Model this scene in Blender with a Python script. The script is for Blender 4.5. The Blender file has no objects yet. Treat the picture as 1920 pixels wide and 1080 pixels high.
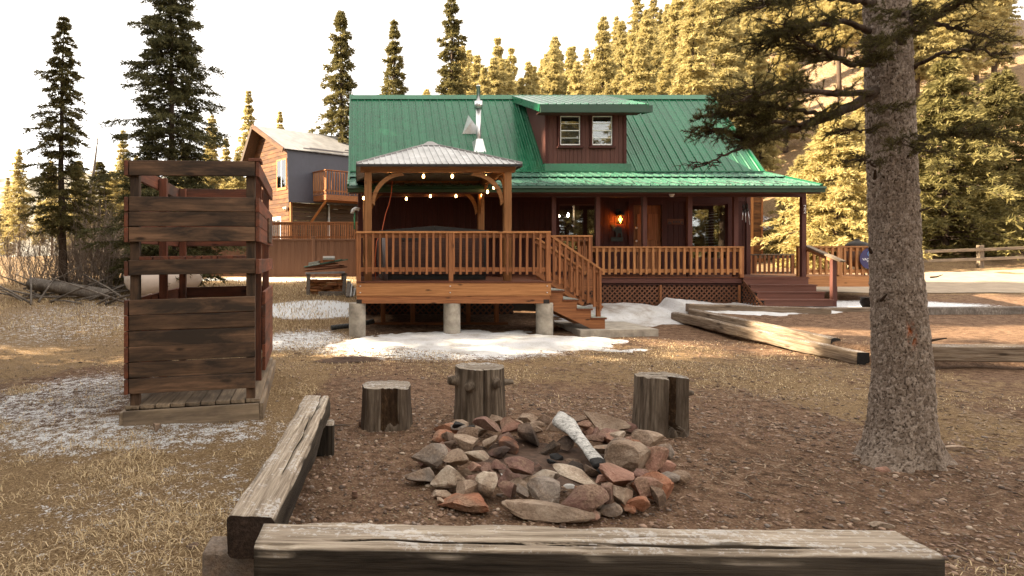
import bpy, math, random
import numpy as np
from mathutils import Matrix, Vector
R = math.radians
rng = np.random.default_rng(7)
random.seed(7)
SC = bpy.context.scene
COL = SC.collection

# ------------------------------------------------------------------ camera, sky, sun, exposure
EYE = 1.6
FPX = 1180.0            # focal length in pixels of the 1920 wide photograph
cam_d = bpy.data.cameras.new('camera')
cam = bpy.data.objects.new('camera', cam_d); COL.objects.link(cam)
cam.location = (0, 0, EYE); cam.rotation_euler = (R(90), 0, 0)
cam_d.sensor_width = 36.0; cam_d.lens = 36.0 * FPX / 1920.0
cam_d.shift_x = (960 - 670) / 1920.0
cam_d.shift_y = -(540 - 483) / 1920.0
cam_d.clip_start = 0.05; cam_d.clip_end = 4000
SC.camera = cam

SUN_EL, SUN_AZ = R(31), R(270)   # azimuth clockwise from +Y
sdir = Vector((math.sin(SUN_AZ) * math.cos(SUN_EL), math.cos(SUN_AZ) * math.cos(SUN_EL), math.sin(SUN_EL)))
world = bpy.data.worlds.new('World'); SC.world = world; world.use_nodes = True
wn = world.node_tree.nodes; wl = world.node_tree.links
wn.clear()
wo = wn.new('ShaderNodeOutputWorld'); bg = wn.new('ShaderNodeBackground'); sky = wn.new('ShaderNodeTexSky')
sky.sky_type = 'NISHITA'; sky.sun_disc = False; sky.sun_elevation = SUN_EL; sky.sun_rotation = SUN_AZ
sky.air_density = 1.0; sky.dust_density = 3.0; sky.ozone_density = 1.0; sky.altitude = 2400
hsv = wn.new('ShaderNodeHueSaturation'); hsv.inputs['Saturation'].default_value = 0.10
mixw = wn.new('ShaderNodeMix'); mixw.data_type = 'RGBA'; mixw.inputs[0].default_value = 0.5
mixw.inputs[7].default_value = (6.9, 6.3, 5.55, 1)     # warm white mixed in to whiten the sky and warm its fill
wl.new(sky.outputs['Color'], hsv.inputs['Color']); wl.new(hsv.outputs['Color'], mixw.inputs[6])
wl.new(mixw.outputs[2], bg.inputs['Color'])
bg.inputs['Strength'].default_value = 0.088
wl.new(bg.outputs['Background'], wo.inputs['Surface'])
sl = bpy.data.lights.new('sun', 'SUN'); sl.energy = 5.0; sl.angle = R(0.55); sl.color = (1.0, 0.83, 0.58)
sun = bpy.data.objects.new('sun', sl); COL.objects.link(sun)
sun.rotation_euler = (-sdir).to_track_quat('-Z', 'Y').to_euler()
SC.view_settings.view_transform = 'Standard'; SC.view_settings.look = 'None'
SC.view_settings.gamma = 1.0; SC.view_settings.use_curve_mapping = False
SC.view_settings.exposure = 2.52
SC.render.engine = 'CYCLES'
SC.cycles.max_bounces = 5; SC.cycles.diffuse_bounces = 3; SC.cycles.glossy_bounces = 2; SC.cycles.transparent_max_bounces = 8
SC.cycles.use_denoising = True

# ------------------------------------------------------------------ numeric helpers
def PX(px, y): return (px - 670.0) * y / FPX
def PZ(py, y): return EYE + (483.0 - py) * y / FPX

def hsh(ix, iy, iz, seed):
    a = (ix.astype(np.int64) * 374761393 + iy.astype(np.int64) * 668265263 + iz.astype(np.int64) * 2147483647 + seed * 1274126177) & 0xffffffff
    a = ((a ^ (a >> 13)) * 1274126177) & 0xffffffff
    a = ((a ^ (a >> 16)) * 2246822519) & 0xffffffff
    return ((a ^ (a >> 15)) & 0xffffff) / float(0xffffff)

def vn(x, y, z=None, seed=0):
    x = np.asarray(x, float); y = np.asarray(y, float)
    z = np.zeros_like(x) if z is None else np.asarray(z, float)
    x0 = np.floor(x); y0 = np.floor(y); z0 = np.floor(z)
    fx = x - x0; fy = y - y0; fz = z - z0
    fx = fx * fx * (3 - 2 * fx); fy = fy * fy * (3 - 2 * fy); fz = fz * fz * (3 - 2 * fz)
    r = 0
    for i in (0, 1):
        for j in (0, 1):
            for k in (0, 1):
                w = (fx if i else 1 - fx) * (fy if j else 1 - fy) * (fz if k else 1 - fz)
                r = r + w * hsh(x0 + i, y0 + j, z0 + k, seed)
    return r * 2 - 1

def fbm(x, y, z=None, seed=0, oct=4):
    s = 0; a = 1.0; f = 1.0; t = 0
    for o in range(oct):
        s = s + a * vn(np.asarray(x) * f, np.asarray(y) * f, None if z is None else np.asarray(z) * f, seed + o * 17)
        t += a; a *= 0.5; f *= 2.03
    return s / t

def sst(x, a, b):
    t = np.clip((np.asarray(x, float) - a) / (b - a), 0, 1)
    return t * t * (3 - 2 * t)

def ell(x, y, cx, cy, rx, ry, soft=0.5):
    d = np.sqrt(((x - cx) / rx) ** 2 + ((y - cy) / ry) ** 2)
    return 1 - sst(d, 1 - soft, 1 + soft)

PIT = (1.48, 4.88)
def G(x, y, fine=True):
    x = np.asarray(x, float); y = np.asarray(y, float)
    z = 0.055 * np.clip(y - 12.5, 0, 25)
    z = z + 0.25 * sst(x, 7.5, 7.75) * sst(y, 9.15, 9.6)
    z = z - 0.035 * np.clip(-x - 0.6, 0, 4) * (1 - sst(y, 10, 16))
    s = (0.5 * x + 0.866 * y) - 38
    sp = np.where(s > 30, s, 4 * np.log1p(np.exp(np.clip(s, -60, 30) / 4)))
    sp = np.minimum(sp, 62)
    z = z + 0.45 * sp * sst(x, 0, 60)
    z = z + sst(y, 22, 60) * 0.9 * fbm(x / 9, y / 9, seed=3, oct=3)
    if fine:
        z = z + 0.035 * fbm(x / 1.3, y / 1.3, seed=5, oct=3) * sst(y, 1, 3)
        z = z + 0.014 * fbm(x / 0.22, y / 0.22, seed=9, oct=3)
    d = np.hypot(x - PIT[0], y - PIT[1])
    z = z - 0.06 * (1 - sst(d, 0.3, 0.7))
    return z
def g(x, y): return float(G(np.array([x]), np.array([y]))[0])

# ------------------------------------------------------------------ mesh and object helpers
WM = {}
def mkmesh(name, V, F, smooth=False):
    m = bpy.data.meshes.new(name)
    if isinstance(F, np.ndarray):
        V = np.asarray(V, np.float32); k = F.shape[1]; n = len(F)
        m.vertices.add(len(V)); m.vertices.foreach_set('co', V.ravel())
        m.loops.add(n * k); m.loops.foreach_set('vertex_index', F.astype(np.int32).ravel())
        m.polygons.add(n)
        m.polygons.foreach_set('loop_start', np.arange(0, n * k, k, dtype=np.int32))
        m.polygons.foreach_set('loop_total', np.full(n, k, np.int32))
        m.update(calc_edges=True)
    else:
        m.from_pydata([tuple(map(float, v)) for v in V], [], [tuple(int(i) for i in f) for f in F])
    if smooth:
        m.polygons.foreach_set('use_smooth', np.ones(len(m.polygons), bool))
    m.update()
    return m

def place(o, world=None, parent=None):
    world = Matrix.Identity(4) if world is None else world
    WM[o.name] = world
    if parent is not None:
        o.parent = parent
        o.matrix_parent_inverse = WM[parent.name].inverted()
    o.matrix_basis = world
    return o

def obj(name, mesh, mat=None, parent=None, world=None):
    o = bpy.data.objects.new(name, mesh); COL.objects.link(o)
    if mat is not None and len(mesh.materials) == 0: mesh.materials.append(mat)
    elif mat is not None and mesh.materials[0] != mat:
        o.material_slots[0].link = 'OBJECT'; o.material_slots[0].material = mat
    return place(o, world, parent)

def tag(o, label=None, cat=None, group=None, kind=None):
    if label: o['label'] = label
    if cat: o['category'] = cat
    if group: o['group'] = group
    if kind: o['kind'] = kind
    return o

def thing(name, label, cat, loc=(0, 0, 0), group=None, rz=0.0):
    o = bpy.data.objects.new(name, None); COL.objects.link(o); o.empty_display_size = 0.2
    place(o, Matrix.Translation(loc) @ Matrix.Rotation(rz, 4, 'Z'))
    return tag(o, label, cat, group)

def frame(origin, xd, yd):
    x = Vector(xd).normalized(); y = Vector(yd); y = (y - x * y.dot(x)).normalized(); z = x.cross(y)
    m = Matrix((( x.x, y.x, z.x, origin[0]), (x.y, y.y, z.y, origin[1]), (x.z, y.z, z.z, origin[2]), (0, 0, 0, 1)))
    return m

BOXC = {}
def boxmesh(L, w, t, b):
    key = (round(L, 3), round(w, 3), round(t, 3), round(b, 4))
    if key in BOXC: return BOXC[key]
    hx, hy, hz = L / 2, w / 2, t / 2
    b = min(b, hx * .6, hy * .6, hz * .6)
    V = []; idx = {}
    for sx in (-1, 1):
        for sy in (-1, 1):
            for sz in (-1, 1):
                for a in range(3):
                    p = [sx * (hx - b), sy * (hy - b), sz * (hz - b)]
                    p[a] = (sx * hx, sy * hy, sz * hz)[a]
                    idx[(sx, sy, sz, a)] = len(V); V.append(p)
    F = []
    for a in range(3):
        u, v = [(1, 2), (2, 0), (0, 1)][a]
        for s in (-1, 1):
            q = []
            for (su, sv) in ((-1, -1), (1, -1), (1, 1), (-1, 1)):
                c = [0, 0, 0]; c[a] = s; c[u] = su; c[v] = sv
                q.append(idx[(c[0], c[1], c[2], a)])
            F.append(q if s > 0 else q[::-1])
    for a in range(3):
        u, v = [(1, 2), (2, 0), (0, 1)][a]
        for su in (-1, 1):
            for sv in (-1, 1):
                c0 = [0, 0, 0]; c0[u] = su; c0[v] = sv; c1 = list(c0); c0[a] = -1; c1[a] = 1
                q = [idx[(*c0, u)], idx[(*c1, u)], idx[(*c1, v)], idx[(*c0, v)]]
                F.append(q if su * sv < 0 else q[::-1])
    for sx in (-1, 1):
        for sy in (-1, 1):
            for sz in (-1, 1):
                q = [idx[(sx, sy, sz, 0)], idx[(sx, sy, sz, 1)], idx[(sx, sy, sz, 2)]]
                F.append(q if sx * sy * sz > 0 else q[::-1])
    m = mkmesh('board', V, F)
    BOXC[key] = m
    return m

MATC = {}
def withmat(mesh, mat):
    """a mesh shared between alike pieces of the same material"""
    k = (mesh.name, mat.name)
    if k not in MATC:
        if len(mesh.materials) == 0: mesh.materials.append(mat); MATC[k] = mesh
        else:
            c = mesh.copy(); c.materials.clear(); c.materials.append(mat); MATC[k] = c
    return MATC[k]

def board(name, p0, p1, w, t, mat, parent=None, wdir=(0, 0, 1), bev=0.003):
    """length from p0 to p1, width w along wdir, thickness t"""
    p0 = Vector(p0); p1 = Vector(p1); d = p1 - p0
    me = withmat(boxmesh(d.length, w, t, bev), mat)
    return obj(name, me, None, parent, frame((p0 + p1) / 2, d, wdir))

def abox(name, x0, x1, y0, y1, z0, z1, mat, parent=None, bev=0.003):
    s = (x1 - x0, y1 - y0, z1 - z0); c = ((x0 + x1) / 2, (y0 + y1) / 2, (z0 + z1) / 2)
    a = max(range(3), key=lambda i: s[i]); e = [0, 0, 0]; e[a] = s[a] / 2
    rest = [i for i in range(3) if i != a]
    wi = max(rest, key=lambda i: s[i]); ti = [i for i in rest if i != wi][0]
    wd = [0, 0, 0]; wd[wi] = 1
    return board(name, [c[i] - e[i] for i in range(3)], [c[i] + e[i] for i in range(3)], s[wi], s[ti], mat, parent, wd, bev)

def tube_vf(pts, rad, n=8, cap=True):
    pts = np.asarray(pts, float); k = len(pts)
    rad = np.full(k, rad) if np.isscalar(rad) else np.asarray(rad, float)
    tang = np.gradient(pts, axis=0); tang /= np.linalg.norm(tang, axis=1)[:, None] + 1e-9
    ref = np.array([0, 0, 1.0]) if abs(tang[0][2]) < .9 else np.array([1.0, 0, 0])
    V = []
    a = np.linspace(0, 2 * math.pi, n, endpoint=False)
    for i in range(k):
        u = np.cross(tang[i], ref); u /= np.linalg.norm(u) + 1e-9; v = np.cross(tang[i], u)
        ref = -np.cross(tang[i], u) if False else ref
        V.append(pts[i] + rad[i] * (np.cos(a)[:, None] * u + np.sin(a)[:, None] * v))
    V = np.concatenate(V)
    F = []
    for i in range(k - 1):
        for j in range(n):
            F.append((i * n + j, i * n + (j + 1) % n, (i + 1) * n + (j + 1) % n, (i + 1) * n + j))
    if cap:
        F.append(tuple(range(n - 1, -1, -1))); F.append(tuple(range((k - 1) * n, k * n)))
    return V, F

def tube(name, pts, rad, mat, parent=None, n=8, smooth=True):
    V, F = tube_vf(pts, rad, n)
    c = V.mean(0)
    return obj(name, mkmesh(name, V - c, F, smooth), mat, parent, Matrix.Translation(c))

def join_vf(parts):
    V = []; F = []; o = 0
    for v, f in parts:
        V.append(np.asarray(v, float)); F += [tuple(i + o for i in q) for q in f]; o += len(v)
    return np.concatenate(V), F

def prism_vf(poly, ax, h0, h1):
    """poly of 2d points extruded along axis ax from h0 to h1; ax 0: (y,z) 1: (x,z) 2: (x,y)"""
    n = len(poly); V = []
    for h in (h0, h1):
        for (a, b) in poly:
            V.append({0: (h, a, b), 1: (a, h, b), 2: (a, b, h)}[ax])
    F = [tuple(range(n))[::-1], tuple(range(n, 2 * n))]
    F += [(i, (i + 1) % n, n + (i + 1) % n, n + i) for i in range(n)]
    return np.array(V, float), F

def fixn(mesh):
    import bmesh
    bm = bmesh.new(); bm.from_mesh(mesh); bmesh.ops.recalc_face_normals(bm, faces=bm.faces); bm.to_mesh(mesh); bm.free()
    return mesh

def solid(name, V, F, mat, parent=None, smooth=False):
    V = np.asarray(V, float); c = V.mean(0)
    return obj(name, fixn(mkmesh(name, V - c, F, smooth)), mat, parent, Matrix.Translation(c))

def lathe_vf(prof, n=24):
    V = []; F = []; a = np.linspace(0, 2 * math.pi, n, endpoint=False)
    for r, z in prof:
        V += [(r * math.cos(t), r * math.sin(t), z) for t in a]
    for i in range(len(prof) - 1):
        for j in range(n): F.append((i * n + j, i * n + (j + 1) % n, (i + 1) * n + (j + 1) % n, (i + 1) * n + j))
    F.append(tuple(range(n))[::-1]); F.append(tuple(range((len(prof) - 1) * n, len(prof) * n)))
    return np.array(V), F

def lathe(name, prof, mat, parent=None, loc=(0, 0, 0), n=24, smooth=True):
    V, F = lathe_vf(prof, n)
    return obj(name, fixn(mkmesh(name, V, F, smooth)), mat, parent, Matrix.Translation(loc))

# ------------------------------------------------------------------ materials
def newmat(name):
    m = bpy.data.materials.new(name); m.use_nodes = True
    nt = m.node_tree; nt.nodes.clear()
    out = nt.nodes.new('ShaderNodeOutputMaterial'); p = nt.nodes.new('ShaderNodeBsdfPrincipled')
    nt.links.new(p.outputs['BSDF'], out.inputs['Surface'])
    return m, nt, p, out

class NT:
    def __init__(s, nt): s.nt = nt
    def n(s, t, **kw):
        x = s.nt.nodes.new(t)
        for k, v in kw.items():
            if k.startswith('i_'): x.inputs[k[2:].replace('_', ' ')].default_value = v
            else: setattr(x, k, v)
        return x
    def l(s, a, b): s.nt.links.new(a, b)
    def coord(s, kind='Object', scale=(1, 1, 1), rnd=True):
        tc = s.n('ShaderNodeTexCoord'); mp = s.n('ShaderNodeMapping'); mp.inputs['Scale'].default_value = scale
        s.l(tc.outputs[kind], mp.inputs['Vector'])
        if rnd:
            oi = s.n('ShaderNodeObjectInfo'); mu = s.n('ShaderNodeMath', operation='MULTIPLY'); mu.inputs[1].default_value = 91.7
            s.l(oi.outputs['Random'], mu.inputs[0]); s.l(mu.outputs[0], mp.inputs['Location'])
        return mp.outputs['Vector']
    def noise(s, vec, scale, detail=6, rough=.6, dist=0.0):
        x = s.n('ShaderNodeTexNoise'); x.inputs['Scale'].default_value = scale; x.inputs['Detail'].default_value = detail
        x.inputs['Roughness'].default_value = rough; x.inputs['Distortion'].default_value = dist
        s.l(vec, x.inputs['Vector']); return x.outputs['Fac']
    def ramp(s, fac, stops):
        x = s.n('ShaderNodeValToRGB'); e = x.color_ramp.elements
        while len(e) > 1: e.remove(e[-1])
        for i, (p, c) in enumerate(stops):
            q = e[0] if i == 0 else e.new(p)
            q.position = p; q.color = (*c, 1) if len(c) == 3 else c
        s.l(fac, x.inputs['Fac']); return x.outputs['Color']
    def mix(s, fac, a, b, mode='MIX'):
        x = s.n('ShaderNodeMix', data_type='RGBA', blend_type=mode)
        for sock, v in ((0, fac), (6, a), (7, b)):
            if isinstance(v, (int, float)): x.inputs[sock].default_value = v
            elif isinstance(v, tuple): x.inputs[sock].default_value = (*v, 1) if len(v) == 3 else v
            else: s.l(v, x.inputs[sock])
        return x.outputs[2]
    def math(s, op, a, b=0.0, clamp=False):
        x = s.n('ShaderNodeMath', operation=op, use_clamp=clamp)
        for i, v in enumerate((a, b)):
            if isinstance(v, (int, float)): x.inputs[i].default_value = v
            else: s.l(v, x.inputs[i])
        return x.outputs[0]
    def rand(s): return s.n('ShaderNodeObjectInfo').outputs['Random']
    def bump(s, h, strength, dist, p):
        b = s.n('ShaderNodeBump'); b.inputs['Strength'].default_value = strength; b.inputs['Distance'].default_value = dist
        s.l(h, b.inputs['Height']); s.l(b.outputs['Normal'], p.inputs['Normal'])

def g3(v): return (v, v, v)
def wood(name, c1, c2, stain=None, stain_amt=0.0, rough=.72, vary=.35, gs=1.0, knots=True):
    m, nt, p, out = newmat(name); k = NT(nt)
    v = k.coord('Object', (1.6 * gs, 34 * gs, 34 * gs))
    gr = k.noise(v, 1.0, 7, .62, .6)
    col = k.ramp(gr, [(.30, c1), (.68, c2)])
    if knots:
        vk = k.coord('Object', (2.1, 6.5, 6.5))
        vo = k.n('ShaderNodeTexVoronoi'); vo.inputs['Scale'].default_value = 1.0; k.l(vk, vo.inputs['Vector'])
        kn = k.ramp(vo.outputs['Distance'], [(.06, g3(0)), (.15, g3(1))])
        col = k.mix(kn, tuple(x * .35 for x in c1), col)
    if stain is not None:
        vs = k.coord('Object', (1.1, 4.5, 4.5))
        sn = k.noise(vs, 1.3, 5, .65, .4)
        sf = k.ramp(sn, [(.5 - stain_amt * .35, g3(0)), (.74 - stain_amt * .25, g3(1))])
        col = k.mix(sf, col, stain)
    br = k.math('MULTIPLY_ADD', k.rand(), vary); br.node.inputs[2].default_value = 1 - vary / 2
    col = k.mix(1.0, col, (1, 1, 1), 'MULTIPLY')
    mulc = k.n('ShaderNodeMix', data_type='RGBA', blend_type='MULTIPLY'); mulc.inputs[0].default_value = 1
    k.l(col, mulc.inputs[6]); k.l(br, mulc.inputs[7])
    k.l(mulc.outputs[2], p.inputs['Base Color'])
    p.inputs['Roughness'].default_value = rough; p.inputs['Specular IOR Level'].default_value = .3
    k.bump(gr, .35, .004, p)
    return m

def plain(name, c, rough=.6, metal=0.0, vary=.12, nscale=14.0, amt=.25, bumpd=0.0, spec=.4):
    m, nt, p, out = newmat(name); k = NT(nt)
    v = k.coord('Object', (1, 1, 1))
    n1 = k.noise(v, nscale, 6, .65)
    col = k.ramp(n1, [(.3, tuple(x * (1 - amt) for x in c)), (.7, tuple(min(1, x * (1 + amt)) for x in c))])
    br = k.math('MULTIPLY_ADD', k.rand(), vary); br.node.inputs[2].default_value = 1 - vary / 2
    x = k.n('ShaderNodeMix', data_type='RGBA', blend_type='MULTIPLY'); x.inputs[0].default_value = 1
    k.l(col, x.inputs[6]); k.l(br, x.inputs[7]); k.l(x.outputs[2], p.inputs['Base Color'])
    p.inputs['Roughness'].default_value = rough; p.inputs['Metallic'].default_value = metal
    p.inputs['Specular IOR Level'].default_value = spec
    if bumpd: k.bump(n1, .6, bumpd, p)
    return m

def emit(name, c, s):
    m, nt, p, out = newmat(name); p.inputs['Base Color'].default_value = (*c, 1)
    p.inputs['Emission Color'].default_value = (*c, 1); p.inputs['Emission Strength'].default_value = s
    return m

def foliage(name, c1, c2, trans=.3, vary=.5):
    m, nt, p, out = newmat(name); k = NT(nt)
    ge = k.n('ShaderNodeNewGeometry')
    col = k.ramp(ge.outputs['Random Per Island'], [(0, c1), (1, c2)])
    br = k.math('MULTIPLY_ADD', k.rand(), vary); br.node.inputs[2].default_value = 1 - vary / 2
    x = k.n('ShaderNodeMix', data_type='RGBA', blend_type='MULTIPLY'); x.inputs[0].default_value = 1
    k.l(col, x.inputs[6]); k.l(br, x.inputs[7])
    k.l(x.outputs[2], p.inputs['Base Color'])
    p.inputs['Roughness'].default_value = .65; p.inputs['Specular IOR Level'].default_value = .25
    t = k.n('ShaderNodeBsdfTranslucent'); k.l(x.outputs[2], t.inputs['Color'])
    mx = k.n('ShaderNodeMixShader'); mx.inputs[0].default_value = trans
    k.l(p.outputs['BSDF'], mx.inputs[1]); k.l(t.outputs['BSDF'], mx.inputs[2]); k.l(mx.outputs[0], out.inputs['Surface'])
    return m

def glass(name, tint=(.9, .95, .95)):
    m, nt, p, out = newmat(name); k = NT(nt)
    gl = k.n('ShaderNodeBsdfGlossy'); gl.inputs['Roughness'].default_value = .015; gl.inputs['Color'].default_value = (1, 1, 1, 1)
    tr = k.n('ShaderNodeBsdfTransparent'); tr.inputs['Color'].default_value = (*tint, 1)
    fr = k.n('ShaderNodeFresnel'); fr.inputs['IOR'].default_value = 1.52
    f2 = k.math('MULTIPLY_ADD', fr.outputs[0], 1.6, True); f2.node.inputs[2].default_value = .03
    mx = k.n('ShaderNodeMixShader'); k.l(f2, mx.inputs[0]); k.l(tr.outputs[0], mx.inputs[1]); k.l(gl.outputs[0], mx.inputs[2])
    k.l(mx.outputs[0], out.inputs['Surface'])
    return m

M = {}
M['cedar'] = wood('cedar', (.150, .055, .021), (.35, .142, .056), vary=.42)
M['cedar_new'] = wood('cedar_new', (.25, .105, .037), (.46, .21, .080), vary=.3)
M['cedar_dark'] = wood('cedar_dark', (.07, .022, .010), (.15, .05, .022), vary=.3)
M['gaz'] = wood('gazebo_timber', (.20, .085, .030), (.35, .165, .062), vary=.2)
M['siding'] = wood('siding_red', (.042, .011, .008), (.070, .018, .013), vary=.28, knots=False)
M['trim_red'] = wood('trim_red', (.070, .026, .020), (.110, .042, .032), vary=.2, knots=False)
M['step'] = wood('step_paint', (.110, .045, .032), (.165, .070, .050), vary=.2, knots=False)
M['tower'] = wood('tower_front', (.080, .044, .025), (.235, .135, .080), stain=(.032, .022, .016), stain_amt=.5, vary=.6)
M['tower_red'] = wood('tower_red', (.11, .034, .018), (.22, .075, .040), stain=(.055, .032, .024), stain_amt=.2, vary=.4)
M['tower_floor'] = wood('tower_floor', (.16, .115, .075), (.34, .26, .18), stain=(.10, .075, .055), stain_amt=.3, vary=.3)
M['log_orange'] = wood('siding_orange', (.105, .043, .015), (.225, .098, .036), stain=(.060, .026, .012), stain_amt=.45, vary=.55)
M['log_dark'] = wood('siding_dark', (.045, .028, .018), (.10, .062, .040), vary=.5)
M['composite'] = wood('composite_fence', (.13, .064, .038), (.155, .080, .049), vary=.12, knots=False, rough=.8)
M['grey_metal'] = plain('grey_metal_siding', (.058, .058, .078), .5, 0, .1, 3, .1)
M['roof_grey'] = plain('roof_light_metal', (.24, .23, .225), .45, .0, .15, 2.5, .25)
M['roof_dark'] = plain('roof_dark_metal', (.16, .14, .14), .5, .0, .12, 3, .15)
M['steel'] = plain('galvanised_steel', (.62, .62, .62), .32, .9, .1, 20, .15)
M['white'] = plain('white_paint', (.78, .77, .74), .5, 0, .1, 9, .06)
M['black'] = plain('black_plastic', (.018, .017, .017), .45, 0, .2, 12, .3)
M['iron'] = plain('dark_iron', (.03, .024, .02), .6, .4, .2, 20, .3)
M['concrete'] = plain('concrete', (.36, .32, .265), .9, 0, .2, 5, .38, .012)
M['wall_dark'] = plain('interior_dark', (.09, .055, .035), .9)
M['bronze'] = plain('aged_metal', (.05, .055, .05), .6, .5)
M['bulb'] = emit('lit_bulb', (1.0, .50, .15), 6)
M['candle'] = emit('lantern_flame', (1.0, .42, .10), 9)
M['chand'] = emit('chandelier_bulb', (1.0, .86, .62), 25)
M['glass'] = glass('window_glass')
M['amber'] = glass('amber_glass', (1, .62, .25))
M['tub'] = wood('tub_panel', (.045, .020, .014), (.075, .034, .024), vary=.2, knots=False)
M['cord_orange'] = plain('orange_cord', (.55, .10, .02), .5)
M['hose'] = plain('black_hose', (.02, .02, .02), .5)
M['tank'] = plain('tank_paint', (.72, .62, .55), .45, 0, .05, 4, .06)
M['rust'] = plain('rusted_metal', (.13, .07, .045), .8, .2)
M['green_pipe'] = plain('green_pipe', (.03, .22, .10), .5)
M['sign_navy'] = plain('sign_navy', (.035, .028, .10), .5, 0, .05, 5, .05)
M['sign_blue'] = plain('sign_blue', (.10, .28, .62), .5, 0, .05, 5, .05)
M['yellow'] = plain('yellow_plastic', (.55, .32, .02), .5)
M['shing'] = plain('faded_shingle', (.32, .34, .30), .85, 0, .5, 18, .4)
M['tarp'] = plain('green_sheet', (.09, .18, .13), .5, 0, .2, 9, .3)

def roofmat(name='green_roof', lo=(.007, .090, .041), hi=(.012, .126, .058), dusty=.55, dcol=(.10, .115, .075)):
    m, nt, p, out = newmat(name); k = NT(nt)
    v = k.coord('Object', (1, 1, 1))
    n1 = k.noise(v, 2.2, 5, .6); n2 = k.noise(v, 60, 3, .6)
    col = k.ramp(n1, [(.3, lo), (.7, hi)])
    br = k.math('MULTIPLY_ADD', k.rand(), .22); br.node.inputs[2].default_value = .89
    n3 = k.noise(v, 26, 6, .75); dust = k.ramp(n3, [(.60 - dusty * .25 + .14, g3(0)), (.74, g3(dusty))])
    col = k.mix(dust, col, dcol)
    col = k.mix(1.0, col, br, 'MULTIPLY')
    k.l(col, p.inputs['Base Color'])
    rr = k.ramp(n1, [(.3, g3(.20)), (.7, g3(.36))]); k.l(rr, p.inputs['Roughness'])
    p.inputs['Specular IOR Level'].default_value = .5
    k.bump(n2, .25, .002, p)
    return m
M['green_roof'] = roofmat()
M['porch_roof'] = roofmat('porch_roof_frosted', (.020, .085, .055), (.035, .115, .078), .9, (.28, .33, .29))

def frostroof():
    m, nt, p, out = newmat('frosted_gazebo_roof'); k = NT(nt)
    tc = k.n('ShaderNodeNewGeometry')
    n1 = k.noise(tc.outputs['Position'], 2.6, 8, .7); n2 = k.noise(tc.outputs['Position'], 38, 4, .7)
    f = k.math('ADD', k.math('MULTIPLY', n1, .72), k.math('MULTIPLY', n2, .28))
    col = k.ramp(f, [(.36, (.30, .295, .29)), (.52, (.44, .435, .43)), (.66, (.64, .645, .65))])
    k.l(col, p.inputs['Base Color']); p.inputs['Roughness'].default_value = .55
    k.bump(n2, .3, .003, p)
    return m
M['frost'] = frostroof()

def snowmat():
    m, nt, p, out = newmat('snow'); k = NT(nt)
    tc = k.n('ShaderNodeNewGeometry')
    n1 = k.noise(tc.outputs['Position'], 1.6, 7, .65); n2 = k.noise(tc.outputs['Position'], 34, 5, .7)
    col = k.ramp(n1, [(.32, (.36, .31, .27)), (.44, (.56, .545, .53)), (.60, (.68, .68, .69))])
    d = k.ramp(n2, [(.30, (.22, .15, .10)), (.40, g3(1))])
    k.l(k.mix(1.0, col, d, 'MULTIPLY'), p.inputs['Base Color'])
    p.inputs['Roughness'].default_value = .7
    p.inputs['Subsurface Weight'].default_value = 0.0
    k.bump(n2, .9, .03, p)
    return m
M['snow'] = snowmat()

def groundmat():
    m, nt, p, out = newmat('yard_ground'); k = NT(nt)
    at = k.n('ShaderNodeVertexColor', layer_name='cover')
    sep = k.n('ShaderNodeSeparateColor'); k.l(at.outputs['Color'], sep.inputs['Color'])
    pos = k.n('ShaderNodeNewGeometry').outputs['Position']
    a = k.noise(pos, 1.1, 8, .68); b = k.noise(pos, 9, 7, .7); c = k.noise(pos, 55, 5, .75); d = k.noise(pos, 240, 3, .7)
    f = k.math('ADD', k.math('MULTIPLY', b, .5), k.math('MULTIPLY', c, .5))
    dirt = k.ramp(f, [(.37, (.034, .019, .012)), (.46, (.125, .072, .043)), (.55, (.23, .140, .088)), (.65, (.41, .285, .195))])
    vo = k.n('ShaderNodeTexVoronoi'); vo.inputs['Scale'].default_value = 32; k.l(pos, vo.inputs['Vector'])
    peb = k.ramp(vo.outputs['Distance'], [(.10, g3(1)), (.28, g3(0))])
    pc = k.mix(.55, vo.outputs['Color'], (.42, .30, .21))
    pc = k.mix(.7, pc, (.36, .26, .19))
    dirt = k.mix(k.math('MULTIPLY', peb, k.math('MULTIPLY', sep.outputs['Blue'], .75)), dirt, pc)
    gw = k.ramp(k.math('ADD', k.math('MULTIPLY', c, .6), k.math('MULTIPLY', d, .4)), [(.35, (.050, .028, .016)), (.46, (.175, .108, .056)), (.56, (.34, .235, .125)), (.65, (.54, .42, .26))])
    # grass coverage edged by noise
    gmask = k.ramp(k.math('ADD', k.math('MULTIPLY', sep.outputs['Red'], 1.15), k.math('MULTIPLY', k.math('SUBTRACT', k.math('ADD', k.math('MULTIPLY', a, .4), k.math('MULTIPLY', b, .6)), .5), 3.4)), [(.42, g3(0)), (.70, g3(1))])
    col = k.mix(gmask, dirt, gw)
    sm = k.ramp(k.math('ADD', k.math('MULTIPLY', sep.outputs['Green'], 1.05), k.math('MULTIPLY', k.math('SUBTRACT', k.math('ADD', k.math('MULTIPLY', b, .45), k.math('MULTIPLY', c, .55)), .5), 3.0)), [(.50, g3(0)), (.60, g3(1))])
    col = k.mix(sm, col, (.78, .79, .81))
    k.l(col, p.inputs['Base Color'])
    p.inputs['Roughness'].default_value = .95; p.inputs['Specular IOR Level'].default_value = .15
    k.bump(k.math('ADD', k.math('MULTIPLY', c, .6), k.math('MULTIPLY', d, .4)), 1.0, .03, p)
    return m
M['ground'] = groundmat()

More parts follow.
